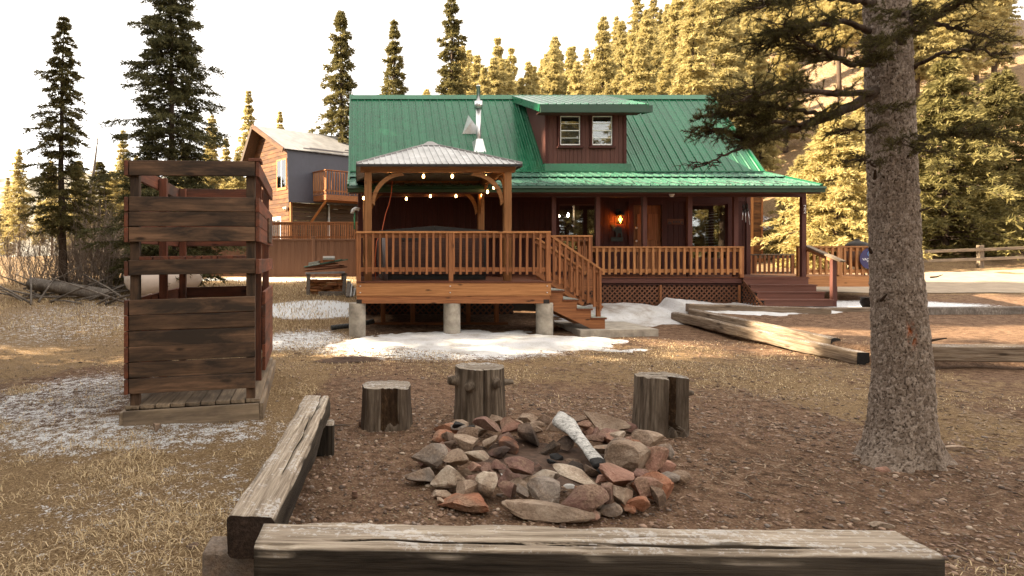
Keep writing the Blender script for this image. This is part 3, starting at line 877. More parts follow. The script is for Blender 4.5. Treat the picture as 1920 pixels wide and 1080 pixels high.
# ------------------------------------------------------------------ hot tub deck
DF = 12.6; DX0, DX1 = -.02, 3.88
deck = thing('deck', 'raised reddish cedar deck on round concrete piers under the gazebo', 'deck', (1.9, 14.2, 0))
for i in range(22):
    y0 = DF + .03 + i * .15
    abox('deck_board', DX0 + .04, DX1 - .02, y0, y0 + .143, FLR - .03, FLR + .001 * (i % 3), M['cedar_dark'], deck)
abox('deck_edge', DX0, DX1 + .02, DF - .012, DF + .025, FLR - .03, FLR + .004, M['cedar_dark'], deck)
abox('fascia', DX0, DX1, DF, DF + .04, FLR - .285, FLR - .032, M['cedar_new'], deck)
abox('rim_beam', DX0 + .01, DX1 - .02, DF + .015, DF + .06, FLR - .44, FLR - .29, M['cedar'], deck)
abox('side_fascia', DX0, DX0 + .04, DF + .042, 15.8, FLR - .285, FLR - .032, M['cedar'], deck)
abox('side_fascia', DX1 - .04, DX1, DF + .042, 15.0, FLR - .285, FLR - .032, M['cedar'], deck)
abox('side_beam', DX0 + .01, DX0 + .06, DF + .062, 15.8, FLR - .44, FLR - .29, M['cedar'], deck)
for xj in np.linspace(.4, 3.5, 9):
    abox('joist', xj - .02, xj + .02, DF + .07, 15.75, FLR - .24, FLR - .034, M['cedar_dark'], deck)
for i, (xc, yc) in enumerate(((.0, 12.78), (1.92, 12.78), (3.80, 12.78))):
    zb = g(xc, yc) - .12
    V, F = lathe_vf([(.168, zb), (.17, zb + .2), (.17, .675), (.160, .686)], 28)
    obj('concrete_pier', fixn(mkmesh('concrete_pier', V - np.array([0, 0, zb]), F, False)), M['concrete'], deck, Matrix.Translation((xc, yc, zb)))
for xs_ in (.55, 1.22, 2.48, 3.12):
    for q in (0, .055):
        abox('stud', xs_ + q - .02, xs_ + q + .03, 14.2 + q, 14.29 + q, g(xs_, 14.2) - .05, FLR - .25, M['cedar'], deck)
abox('bottom_plate', .1, 3.4, 14.18, 14.30, g(1.5, 14.2) - .01, g(1.5, 14.2) + .05, M['cedar'], deck)
for (x0, x1) in ((DX0 + .002, DX0 + .11), (DX1 - .15, DX1 - .03)):
    abox('bracket', x0, x1, DF + .008, DF + .014, FLR - .44, FLR - .36, M['iron'], deck)
for xb in (.06, 1.86, 3.80):
    for zb in (FLR - .09, FLR - .22):
        lathe('bolt', [(0, -.01), (.014, -.01), (.014, .01), (0, .01)], M['steel'], deck, (xb, DF - .003, zb), 8)
railing('deck_railing', 'long cedar railing along the front of the hot tub deck', (DX0, DF + .07, FLR), (DX1, DF + .07, FLR), FLR, 1.01, CE, 29, (.012, .487, .988))
railing('deck_railing', 'short cedar railing on the open end of the hot tub deck beside the fence', (DX0 + .05, 15.7, FLR), (DX0 + .05, DF + .15, FLR), FLR, 1.0, CE, 22, (.02, .5))
# link between deck and porch, behind the stairs
for i in range(8):
    y0 = 14.62 + i * .15
    abox('deck_board', DX1 + .0, 5.5, y0, y0 + .143, FLR - .03, FLR + .001 * (i % 2), M['cedar_dark'], deck)
abox('fascia', DX1 + .02, 5.5, 14.58, 14.615, FLR - .285, FLR - .032, M['cedar'], deck)
railing('deck_railing', 'short level cedar railing behind the stairs between deck and porch', (4.55, 14.66, FLR), (5.46, 14.66, FLR), FLR, 1.0, CE, 7, (.95,))
railing('deck_railing', 'sunlit cedar railing section seen through the stairs at the porch end', (5.46, 14.8, FLR), (5.46, 15.75, FLR), FLR, .9, CE, 7, ())

# stairs from the deck going down to the pad
st = thing('deck_stairs', 'cedar stairs with grip strips leading from the deck to the concrete pad', 'stairs', (4.4, 13.2, 0))
SX = [3.90 + .285 * i for i in range(5)]; SZ = [FLR - .185 * (i + 1) for i in range(4)]
YS0, YS1 = 12.78, 13.9
for yy in (YS0 + .05, YS1 - .05):
    pts = [(3.90, FLR - .02)]
    for i in range(4):
        pts += [(SX[i], SZ[i] - .04), (SX[i + 1] - .0, SZ[i] - .04)]
    pts += [(SX[4], .15), (SX[4] - .28, .15), (3.90, FLR - .56)]
    V, F = prism_vf(pts, 1, yy - .022, yy + .022)
    solid('stringer', V, F, M['cedar'], st)
for i in range(4):
    for (y0, y1) in ((YS0, (YS0 + YS1) / 2 - .004), ((YS0 + YS1) / 2 + .004, YS1)):
        tr = abox('tread', SX[i] - .01, SX[i + 1] + .03, y0, y1, SZ[i] - .038, SZ[i], M['cedar_dark'], st)
        abox('grip_strip', SX[i], SX[i + 1] + .02, y0 - .003, y1 - .01, SZ[i] + .001, SZ[i] + .010, M['shing'], tr)
    abox('riser', SX[i] - .012, SX[i] + .01, YS0 + .075, YS1 - .075, SZ[i] + .012, SZ[i] + .145, M['cedar'], st)
for (yy, sd) in ((YS0 + .03, -1), (YS1 - .03, 1)):
    r = railing('stair_railing', None, (3.93, yy, FLR - .06), (4.98, yy, FLR - .06 - .70), 0, 1.0, CE, 9, (), None, .12, parent=st, cap=.11, side=sd)
    zb = .2
    abox('newel_post', 4.90, 4.98, yy + .06, yy + .14, .15, 1.33, M['cedar'], st)
pad = solid('concrete_pad', *prism_vf([(4.45, 12.55), (6.1, 12.75), (6.05, 14.3), (4.45, 14.3)], 2, .0, .15), M['concrete'])
tag(pad, 'flat concrete pad at the foot of the cedar stairs', 'pad')

# porch railing and lattice
railing('porch_railing', 'long orange cedar railing along the front of the covered porch', (5.60, 15.78, FLR), (9.66, 15.78, FLR), FLR, .76, [M['cedar_new'], M['cedar_new'], M['cedar_new'], M['cedar']], 26, (.99,), drop=.06, bw=.06)
lat = thing('lattice_skirt', 'brown diagonal lattice skirt under the covered porch', 'lattice', (7.5, 15.84, .3))
lz0, lz1 = .24, FLR - .21
def lattice(parent, A, B, z0, z1, mat, off, pitch=.125, tri=False):
    A = Vector(A); B = Vector(B); L = (B - A).length; d = (B - A).normalized(); nrm = Vector((d.y, -d.x, 0))
    H = z1 - z0
    for s in (1, -1):
        n = int((L + H) / pitch) + 1
        for i in range(n):
            c = i * pitch - (H if s > 0 else 0)
            # u = c + s*t , t in 0..H
            t0, t1 = 0.0, H
            if s > 0: t0 = max(t0, -c); t1 = min(t1, L - c)
            else: t0 = max(t0, c - L); t1 = min(t1, c)
            if tri:      # keep below the diagonal that falls from A's top to B's bottom
                if s > 0: t1 = min(t1, (H - c * H / L) / (1 + H / L))
                else:
                    if H / L > 1: t1 = min(t1, (H - c * H / L) / (1 - H / L)) if (1 - H / L) > 0 else t1
                    lim = [t for t in np.linspace(t0, t1, 30) if t <= H * (1 - (c - t) / L)]
                    if not lim: continue
                    t0, t1 = lim[0], lim[-1]
            if t1 - t0 < .06: continue
            q0 = A + d * (c + s * t0) + Vector((0, 0, z0 + t0 - A.z)) + nrm * (off + (.007 if s > 0 else -.001))
            q1 = A + d * (c + s * t1) + Vector((0, 0, z0 + t1 - A.z)) + nrm * (off + (.007 if s > 0 else -.001))
            q0 = Vector((q0.x, q0.y, z0 + t0)); q1 = Vector((q1.x, q1.y, z0 + t1))
            board('lattice_slat', q0, q1, .036, .006, mat, parent, (q1 - q0).cross(nrm), .001)
M['lattice'] = wood('lattice_brown', (.10, .040, .020), (.17, .072, .038), vary=.2, knots=False)
lattice(lat, (5.0, 15.84, 0), (9.64, 15.84, 0), lz0, lz1, M['lattice'], 0)
for xp in (5.55, 7.62, 9.6):
    abox('lattice_post', xp - .03, xp + .03, 15.80, 15.826, lz0, lz1, M['cedar'], lat)
abox('lattice_trim', 5.0, 9.64, 15.80, 15.824, lz1 - .0, lz1 + .05, M['trim_red'], lat)

ul = thing('deck_lattice', 'shadowed brown lattice at the back under the hot tub deck', 'lattice', (1.9, 15.72, .2))
lattice(ul, (.05, 15.72, 0), (3.9, 15.72, 0), .16, FLR - .26, M['lattice'], 0, .15)
abox('shade_backing', .05, 3.9, 15.76, 15.79, .1, FLR - .04, M['black'], ul)  # black sheet added to darken the space beneath the deck
# porch steps
ps = thing('porch_steps', 'wide brown painted steps rising to the open end of the porch', 'stairs', (10.5, 15.4, .3))
for i in range(4):
    zt = FLR - .165 * i - .02; yf = 15.78 - .27 * i
    abox('riser', 9.68, 11.30 + .0, yf - .02, yf + .0, zt - .165, zt - .03, M['step'], ps)
    if i > 0: abox('tread', 9.66, 11.32, yf - .035, yf + .27, zt - .028, zt, M['step'], ps)
abox('tread', 9.66, 11.32, 15.745, 15.776, FLR - .048, FLR - .02, M['step'], ps)
sl_ = thing('step_lattice', 'triangular brown lattice closing the side of the porch steps', 'lattice', (9.64, 15.4, .3))
lattice(sl_, (9.655, 15.78, 0), (9.655, 14.85, 0), .3, FLR - .1, M['lattice'], 0, tri=True)
board('sloping_trim', (9.65, 15.76, FLR - .08), (9.65, 14.92, .42), .05, .02, M['lattice'], sl_, (0, 0, 1))
hr = thing('step_handrail', 'sloping cedar handrail beside the porch steps', 'handrail', (11.4, 15.2, .4))
board('rail', (11.38, 15.95, 1.90), (11.38, 14.75, 1.51), .14, .04, M['tower_floor'], hr, (1, 0, 0))
abox('post', 11.33, 11.43, 15.0, 15.1, .40, 1.56, M['trim_red'], hr)
board('under_rail', (11.38, 15.9, 1.81), (11.38, 15.1, 1.55), .09, .038, M['cedar_new'], hr, (0, 0, 1))

# side deck at the open end with its railing
sd = thing('side_deck', 'orange cedar side deck beyond the porch steps', 'deck', (13, 17, .5))
for i in range(16):
    y0 = 16.3 + i * .15
    abox('deck_board', 11.36, 14.4, y0, y0 + .143, FLR - .03, FLR + .001 * (i % 3), M['cedar_new'], sd)
abox('fascia', 11.36, 14.4, 16.25, 16.29, FLR - .27, FLR - .004, M['cedar_new'], sd)
for xx in (12.35, 14.2):
    abox('post', xx, xx + .1, 16.32, 16.42, g(xx, 16.3) - .05, FLR - .035, M['cedar_dark'], sd)
railing('side_railing', 'cedar railing of the side deck with a round navy sign', (11.40, 16.30, FLR), (14.4, 16.30, FLR), FLR, .78, [M['cedar_new']] * 4, 19, (.01, .36, .7, .99), drop=.04, bw=.06)
railing('ramp_railing', 'weathered low railing of the ramp behind the porch post', (11.25, 20.4, .98), (13.6, 19.6, 1.0), .98, .72, [M['tower_floor'], M['tower_floor'], M['cedar'], M['cedar_dark']], 20, (.02, .55, .98), drop=.03, bw=.06)
rp = thing('ramp', 'low wooden ramp behind the porch post', 'ramp', (12.4, 20, .8))
board('ramp_floor', (11.25, 20.5, .96), (13.6, 19.7, .97), .5, .03, M['cedar'], rp, (.3, 1, 0))
for xx, yy in ((11.4, 20.4), (12.5, 20.05), (13.5, 19.7)):
    abox('ramp_post', xx, xx + .1, yy, yy + .1, g(xx, yy) - .05, .94, M['cedar_dark'], rp)

# ------------------------------------------------------------------ gazebo over the hot tub
gz_ = thing('gazebo', 'timber gazebo with frosted grey hip roof over the hot tub', 'gazebo', (1.66, 14.42, FLR))
GX0, GX1, GY0, GY1 = .22, 3.10, 13.02, 15.80
BT, BB = 3.52, 3.36
for xp in (GX0, GX1):
    for yp in (GY0, GY1):
        abox('post', xp - .075, xp + .075, yp - .075, yp + .075, FLR, BB, M['gaz'], gz_, .006)
for yp in (GY0, GY1):
    abox('beam', GX0 - .16, GX1 + .16, yp - .05, yp + .05, BB + .001, BT, M['gaz'], gz_, .005)
for xp in (GX0, GX1):
    abox('beam', xp - .05, xp + .05, GY0 + .051, GY1 - .051, BB + .001, BT, M['gaz'], gz_, .005)
def brace(cx, cy, cz, sx, sy, mat, parent, rad=.62, wd=.085, th=.05):
    """curved corner brace in the plane of direction (sx, sy), concave side away from the corner"""
    pts = []
    n = 10
    A = np.linspace(0, math.pi / 2, n)
    outer = [(rad - rad * math.sin(t), -rad * 1.0 + rad * math.cos(t) - 0) for t in A]  # from (rad,0) to (0,-rad)
    outer = [(rad * (1 - math.sin(t)), -rad * (1 - math.cos(t))) for t in A]
    inner = [(u + wd * .75 * (1 if True else 0), v - wd * .75) for (u, v) in outer]
    V = []; F = []
    dirv = Vector((sx, sy, 0)).normalized(); nr = Vector((-dirv.y, dirv.x, 0))
    for (u, v), (u2, v2) in zip(outer, inner):
        for s in (-1, 1):
            for (a, b) in ((u, v), (u2, v2)):
                P = Vector((cx, cy, cz)) + dirv * a + Vector((0, 0, b)) + nr * (s * th / 2)
                V.append(P[:])
    for i in range(n - 1):
        a = i * 4; b = a + 4
        F += [(a, b, b + 1, a + 1), (a + 2, a + 3, b + 3, b + 2), (a, a + 2, b + 2, b), (a + 1, b + 1, b + 3, a + 3)]
    F += [(0, 1, 3, 2), ((n - 1) * 4, (n - 1) * 4 + 2, (n - 1) * 4 + 3, (n - 1) * 4 + 1)]
    return solid('brace', V, F, mat, parent)
for xp, sx in ((GX0, 1), (GX1, -1)):
    for yp, sy in ((GY0, 1), (GY1, -1)):
        brace(xp + sx * .075, yp, BB, sx, 0, M['gaz'], gz_)
        brace(xp, yp + sy * .075, BB, 0, sy, M['gaz'], gz_)
ex0, ex1, ey0, ey1, ez = GX0 - .24, GX1 + .24, GY0 - .27, GY1 + .27, 3.50
apx = ((ex0 + ex1) / 2, (ey0 + ey1) / 2, 4.20)
corn = [(ex0, ey0, ez), (ex1, ey0, ez), (ex1, ey1, ez), (ex0, ey1, ez)]
for i in range(4):
    A = np.array(corn[i]); B = np.array(corn[(i + 1) % 4]); C = np.array(apx); dn = np.array([0, 0, -.025])
    slope = solid('roof_slope', np.array([A, B, C, A + dn, B + dn, C + dn]), [(0, 1, 2), (5, 4, 3), (0, 3, 4, 1), (1, 4, 5, 2), (2, 5, 3, 0)], M['frost'], gz_)
    nr = 27; L = B - A
    for j in range(1, nr):
        f = j / nr
        h = 1 - abs(2 * f - 1)
        p0 = A + L * f; mid = (A + B) / 2
        up = (C - mid)
        p1 = p0 + up * h * .985
        nrm = np.cross(L, up); nrm /= np.linalg.norm(nrm)
        if h * np.linalg.norm(up) < .08: continue
        board('roof_rib', p0 + nrm * .008, p1 + nrm * .008, .022, .022, M['frost'], slope, tuple(L), .003)
    board('hip_cap', A + np.array([0, 0, .015]), C + np.array([0, 0, .015]), .05, .025, M['roof_grey'], gz_, (0, 0, 1), .006)
    board('eave_trim', A + np.array([0, 0, -.03]), B + np.array([0, 0, -.03]), .05, .02, M['black'], gz_, (0, 0, 1))
V, F = prism_vf([(-.22, -.22), (.22, -.22), (.22, .22), (-.22, .22)], 2, 0, .12)
V[4:, :2] *= .25
solid('roof_cap', V + np.array([apx[0], apx[1], apx[2] - .07]), F, M['roof_grey'], gz_)
# string lights
sg = thing('string_lights', 'string of warm glowing bulbs hung under the gazebo beams', 'string lights', (1.66, 14.4, 3.3))
bul = [(732, 332, 13.12), (794, 331, 13.12), (848, 331, 13.12), (911, 332, 13.12), (926, 352, 14.2), (914, 360, 15.0), (904, 367, 15.7), (855, 368, 15.7), (807, 368, 15.7), (762, 373, 15.7), (682, 372, 15.0)]
bp = [Vector((PX(a, c), c, PZ(b, c))) for a, b, c in bul]
cab = []
for i in range(len(bp) - 1):
    for t in np.linspace(0, 1, 8, endpoint=False):
        q = bp[i].lerp(bp[i + 1], t); cab.append((q.x, q.y, q.z + .09 + .05 * (0 if i in (3, 9) else 1) * (2 * t - 1) ** 2 * 0 - .04 * math.sin(math.pi * t)))
tube('cable', cab, .006, M['black'], sg, 5)
for q in bp:
    lathe('bulb', [(.004, -.035), (.020, -.025), (.027, 0), (.022, .025), (.012, .045)], M['bulb'], sg, q, 12)
    lathe('bulb_socket', [(.014, .045), (.016, .05), (.016, .085), (.006, .09)], M['black'], sg, q, 10)
cd = tube('extension_cord', [(PX(735, 14), 13.9, 3.30), (PX(733, 14), 13.9, 3.0), (PX(728, 14), 13.85, 2.75), (PX(722, 14), 13.8, 2.55), (PX(716, 13.8), 13.6, 2.2), (PX(706, 13.5), 13.4, 1.95), (PX(703, 13.4), 13.3, 1.6), (PX(704, 13.4), 13.3, 1.14)], .009, M['cord_orange'])
tag(cd, 'orange extension cord hanging from the gazebo to the deck', 'cord')
yb = abox('power_splitter', PX(739, 15.7), PX(747, 15.7), 15.62, 15.70, PZ(361, 15.7), PZ(354, 15.7), M['yellow'])
tag(yb, 'small yellow power box under the rear gazebo beam', 'power box')
# hot tub
ht = thing('hot_tub', 'dark brown hot tub with black folding cover on the deck', 'hot tub', (1.65, 14.55, FLR))
TX0, TX1, TY0, TY1 = .50, 2.78, 13.45, 15.6
abox('base', TX0 + .03, TX1 - .03, TY0 + .03, TY1 - .03, FLR + .005, FLR + .12, M['black'], ht)
for i in range(6):
    z0 = FLR + .125 + i * .14
    abox('side_panel', TX0 + .06, TX1 - .06, TY0, TY0 + .03, z0, z0 + .136, M['tub'], ht)
    abox('side_panel', TX0, TX0 + .03, TY0 + .06, TY1 - .06, z0, z0 + .136, M['tub'], ht)
    abox('side_panel', TX1 - .03, TX1, TY0 + .06, TY1 - .06, z0, z0 + .136, M['tub'], ht)
for xx in (TX0, TX1 - .07):
    for yy in (TY0 - .01, TY1 - .06):
        abox('corner_post', xx - .005, xx + .075, yy, yy + .07, FLR + .125, FLR + .965, M['black'], ht)
abox('tub_wall', TX0 + .05, TX1 - .05, TY0 + .05, TY1 - .05, FLR + .13, FLR + .96, M['black'], ht)
abox('rim', TX0 - .01, TX1 + .01, TY0 - .01, TY1 + .01, FLR + .968, FLR + 1.0, M['black'], ht, .02)
xm = (TX0 + TX1) / 2
for (xa, xb) in ((TX0 - .02, xm - .004), (xm + .004, TX1 + .02)):
    V, F = prism_vf([(xa, FLR + 1.001), (xb, FLR + 1.001), (xb, FLR + 1.06 + (.10 if xb < xm else 0)), (xa, FLR + 1.06 + (.10 if xa > xm else 0))], 1, TY0 - .02, TY1 + .02)
    solid('cover_half', V, F, M['black'], ht)
abox('cover_strap', .9, 1.3, TY0 - .03, TY0 - .021, FLR + .85, FLR + 1.0, M['black'], ht)
pl = lathe('wrapped_post', [(.06, 0), (.06, .95)], M['roof_dark'], None, (PX(722, 13.2), 13.25, FLR), 14)
tag(pl, 'pale wrapped pole standing on the deck by the hot tub', 'pole')

# ------------------------------------------------------------------ small fittings of the porch wall
ln = thing('wall_lantern', 'lit black wall lantern beside the porch door', 'lantern', (7.42, WY - .1, 2.6))
abox('back_plate', 7.36, 7.48, WY - .02, WY - .003, 2.58, 2.98, M['iron'], ln)
lathe('hood', [(.02, .0), (.13, .01), (.11, .06), (.04, .12), (.01, .15)], M['iron'], ln, (7.42, WY - .14, 2.78), 16)
lathe('glass_shade', [(.068, 0), (.068, .21)], M['amber'], ln, (7.42, WY - .14, 2.565), 16)
lathe('flame_bulb', [(.004, 0), (.026, .03), (.022, .08), (.004, .13)], M['candle'], ln, (7.42, WY - .14, 2.60), 12)
lathe('bottom_plate', [(.08, 0), (.08, .015)], M['iron'], ln, (7.42, WY - .14, 2.55), 16)
pl_ = bpy.data.lights.new('lantern_light', 'POINT'); pl_.energy = 3.0; pl_.color = (1, .42, .12); pl_.shadow_soft_size = .05
lo = bpy.data.objects.new('lantern_light', pl_); COL.objects.link(lo); lo.location = (7.42, WY - .15, 2.66)
# moose plaque (cut sheet metal)
mo = [(-.14, .10), (-.12, .16), (-.17, .20), (-.15, .25), (-.10, .22), (-.07, .25), (-.05, .19), (.0, .18), (.10, .17), (.14, .13), (.14, .02), (.15, -.12), (.12, -.12), (.10, 0), (.02, -.01), (0, -.12), (-.03, -.12), (-.03, .02), (-.08, .06), (-.11, .06)]
V, F = prism_vf([(x + 7.38, z + 2.30) for x, z in mo], 1, WY - .02, WY - .012)
ms = thing('moose_plaque', 'dull metal moose cut-out plaque under the lantern', 'plaque', (7.38, WY, 2.2))
solid('moose_shape', V, F, M['bronze'], ms)
abox('plaque_bar', 7.21, 7.55, WY - .02, WY - .012, 2.06, 2.18, M['bronze'], ms)
sg2 = thing('cabin_sign', 'carved wooden name sign with little trees beside the door', 'sign', (9.03, WY, 2.6))
abox('plate', 8.80, 9.27, WY - .03, WY - .005, 2.54, 2.70, M['cedar_dark'], sg2)
for xx, hh in ((8.85, .10), (8.90, .07), (9.22, .10)):
    V, F = prism_vf([(xx - .025, 2.56), (xx + .025, 2.56), (xx, 2.56 + hh)], 1, WY - .036, WY - .031)
    solid('tree_shape', V, F, M['black'], sg2)
def text(name, s, size, loc, mat, parent, ext=.002, align='CENTER', rx=90):
    c = bpy.data.curves.new(name, 'FONT'); c.body = s; c.size = size; c.extrude = ext; c.align_x = align; c.align_y = 'CENTER'
    c.materials.append(mat)
    tmp = bpy.data.objects.new(name, c); COL.objects.link(tmp)
    me = bpy.data.meshes.new_from_object(tmp.evaluated_get(bpy.context.evaluated_depsgraph_get()))
    bpy.data.objects.remove(tmp); me.materials.clear(); me.materials.append(mat)
    o = bpy.data.objects.new(name, me); COL.objects.link(o)
    return place(o, Matrix.Translation(loc) @ Matrix.Rotation(R(rx), 4, 'X'), parent)
for k_ in range(5):                                                  # carved strokes, worn past reading
    abox('carved_stroke', 8.965 + k_ * .042, 8.99 + k_ * .042, WY - .034, WY - .031, 2.585, 2.64 + .01 * (k_ % 2), M['black'], sg2, .001)
nm = thing('house_number', 'small red number plate reading 22 on the porch corner post', 'sign', (11.25, 15.83, 2.65))
abox('plate', 11.205, 11.30, 15.825, 15.836, PZ(402, 15.85), PZ(383, 15.85), M['trim_red'], nm)
text('lettering', '2', .14, (11.252, 15.822, PZ(388.5, 15.85)), M['white'], nm)
text('lettering', '2', .14, (11.252, 15.822, PZ(397, 15.85)), M['white'], nm)
# wind chime with antler-like iron leaves
wc = thing('wind_chime', 'dark iron wind chime hanging by the last porch post', 'wind chime', (9.68, 15.7, 2.9))
tube('cord', [(9.68, 15.70, 3.14), (9.68, 15.70, 2.86)], .004, M['black'], wc, 5)
for k_, (dx_, dz_) in enumerate(((-.05, .02), (.04, .04), (-.02, -.09), (.05, -.06))):
    lathe('ornament', [(.004, -.06), (.035, -.02), (.03, .03), (.004, .07)], M['iron'], wc, (9.68 + dx_, 15.70, 2.85 + dz_), 8)
for dx_, L in ((-.06, .24), (0, .3), (.07, .36)):
    tube('chime_tube', [(9.68 + dx_, 15.70, 2.78), (9.69 + dx_ * 1.4, 15.70, 2.78 - L)], .008, M['steel'], wc, 6)
ls = thing('porch_light', 'small white sensor light under the porch eave', 'light', (8.2, 15.6, 3.2))
lathe('dome', [(.0, -.05), (.04, -.04), (.055, 0)], M['white'], ls, (PX(1269, 15.5), 15.75, 3.165), 14)
lathe('mount', [(.065, 0), (.065, .03), (.04, .05)], M['white'], ls, (PX(1269, 15.5), 15.75, 3.165), 14)
# chandelier inside the first window
ch = thing('chandelier', 'lit chandelier seen through the porch window', 'chandelier', (5.9, 18.9, 2.9))
lathe('ring', [(.30, 0), (.33, .01), (.33, .03), (.30, .04)], M['iron'], ch, (6.05, 18.9, 2.75), 20)
tube('stem', [(6.05, 18.9, 2.76), (6.05, 18.9, 3.44)], .012, M['iron'], ch, 6)
for a_ in range(6):
    t_ = a_ * math.pi / 3 + .2
    tube('arm', [(6.05, 18.9, 2.95), (6.05 + .15 * math.cos(t_), 18.9 + .15 * math.sin(t_), 2.86), (6.05 + .31 * math.cos(t_), 18.9 + .31 * math.sin(t_), 2.80)], .012, M['iron'], ch, 5)
    lathe('bulb', [(.004, 0), (.028, .03), (.02, .08), (.004, .11)], M['chand'], ch, (6.05 + .31 * math.cos(t_), 18.9 + .31 * math.sin(t_), 2.82), 8)
# round navy sign on the side railing
ns = thing('round_sign', 'round navy sign with white lettering hung on the side railing', 'sign', (PX(1634, 16.2), 16.18, 1.5))
sx_, sz_ = PX(1634, 16.15), PZ(485, 16.15)
V, F = lathe_vf([(.275, 0), (.275, .015)], 48)
V = V[:, [0, 2, 1]] * np.array([1, -1, 1]) + np.array([sx_, 16.19, sz_])
solid('disc', V, F, M['sign_navy'], ns)
text('lettering', 'VACATION', .085, (sx_, 16.172, sz_ - .02), M['white'], ns)
text('lettering', 'PROPERTIES', .036, (sx_, 16.172, sz_ - .075), M['white'], ns)
text('lettering', '800-', .034, (sx_ - .03, 16.172, sz_ - .135), M['white'], ns)
V, F = lathe_vf([(.064, 0), (.080, 0), (.080, .004), (.064, .004)], 32); F = F[:-2] + [(i + 96, (i + 1) % 32 + 96, (i + 1) % 32, i) for i in range(32)]
V = V[:, [0, 2, 1]] * np.array([1, -1, 1]) + np.array([sx_ - .005, 16.174, sz_ + .125])
solid('emblem_ring', V, F, M['sign_blue'], ns)
for (a_, b_) in (((-.035, -.04), (-.035, .045)), ((-.035, .045), (.03, -.04)), ((.03, -.04), (.03, .05))):
    board('emblem_stroke', (sx_ + a_[0] - .005, 16.172, sz_ + .125 + a_[1]), (sx_ + b_[0] - .005, 16.172, sz_ + .125 + b_[1]), .012, .004, M['sign_blue'], ns, (1, 0, 0.3), .001)
# chiminea-like stove on the side deck, pot on the ground
gr_ = thing('patio_stove', 'round rusty patio stove with domed lid on the side deck', 'stove', (PX(1607, 17.2), 17.2, FLR))
gx_ = PX(1607, 17.2)
lathe('lid', [(.28, 0), (.30, .03), (.22, .12), (.10, .17), (.06, .19), (.05, .23), (.0, .24)], M['iron'], gr_, (gx_, 17.2, 1.88), 24)
lathe('bowl', [(.06, 0), (.22, .06), (.29, .22), (.29, .42), (.27, .44)], M['rust'], gr_, (gx_, 17.2, 1.34), 24)
lathe('screen', [(.25, 0), (.25, .10)], M['iron'], gr_, (gx_, 17.2, 1.78), 24)
for a_ in range(3):
    t_ = a_ * 2.094 + .5
    tube('leg', [(gx_ + .15 * math.cos(t_), 17.2 + .15 * math.sin(t_), 1.40), (gx_ + .27 * math.cos(t_), 17.2 + .27 * math.sin(t_), FLR)], .018, M['iron'], gr_, 6)
px_ = PX(1634, 14.7); pz_ = g(px_, 14.7)
pot = thing('iron_pot', 'dark iron cauldron on the ground beyond the spruce trunk', 'pot', (px_, 14.7, pz_))
lathe('body', [(.08, 0), (.17, .05), (.22, .16), (.20, .27), (.23, .29), (.20, .29), (.18, .2), (.0, .2)], M['iron'], pot, (px_, 14.7, pz_), 24)
lathe('snow_fill', [(.0, .0), (.18, .0), (.15, .03), (.0, .04)], M['snow'], pot, (px_, 14.7, pz_ + .215), 20)
for s in (-1, 1):
    tube('handle', [(px_ + s * .20, 14.66, pz_ + .27), (px_ + s * .25, 14.66, pz_ + .25), (px_ + s * .24, 14.66, pz_ + .18), (px_ + s * .20, 14.66, pz_ + .16)], .01, M['iron'], pot, 6)
# white down pipe with green hose at the cabin's corner
dp = thing('vent_pipe', 'white elbow vent pipe with green pipe at the cabin corner', 'pipe', (-.1, 17, 1.9))
y_ = 17.2
tube('elbow', [(PX(674, y_), y_, PZ(393, y_)), (PX(667, y_), y_, PZ(391, y_)), (PX(662, y_), y_, PZ(394, y_)), (PX(660, y_), y_, PZ(400, y_))], .05, M['white'], dp, 12)
tube('green_pipe', [(PX(665, y_), y_ + .05, PZ(398, y_)), (PX(665, y_), y_ + .05, PZ(430, y_))], .02, M['green_pipe'], dp, 8)
# drain hose and pipe at the pier
hz = g(-.3, 12.9)
hpts = []; hr_ = []
for i in range(60):
    f = i / 59; hpts.append((-.55 + .9 * f, 13.3 + .5 * f, hz + .09 + .02 * math.sin(3 * f) + .22 * max(0, f - .6))); hr_.append(.058 if i % 2 else .048)
tag(tube('drain_hose', hpts, np.array(hr_), M['hose'], None, 10, False), 'black corrugated drain hose by the first deck pier', 'hose')

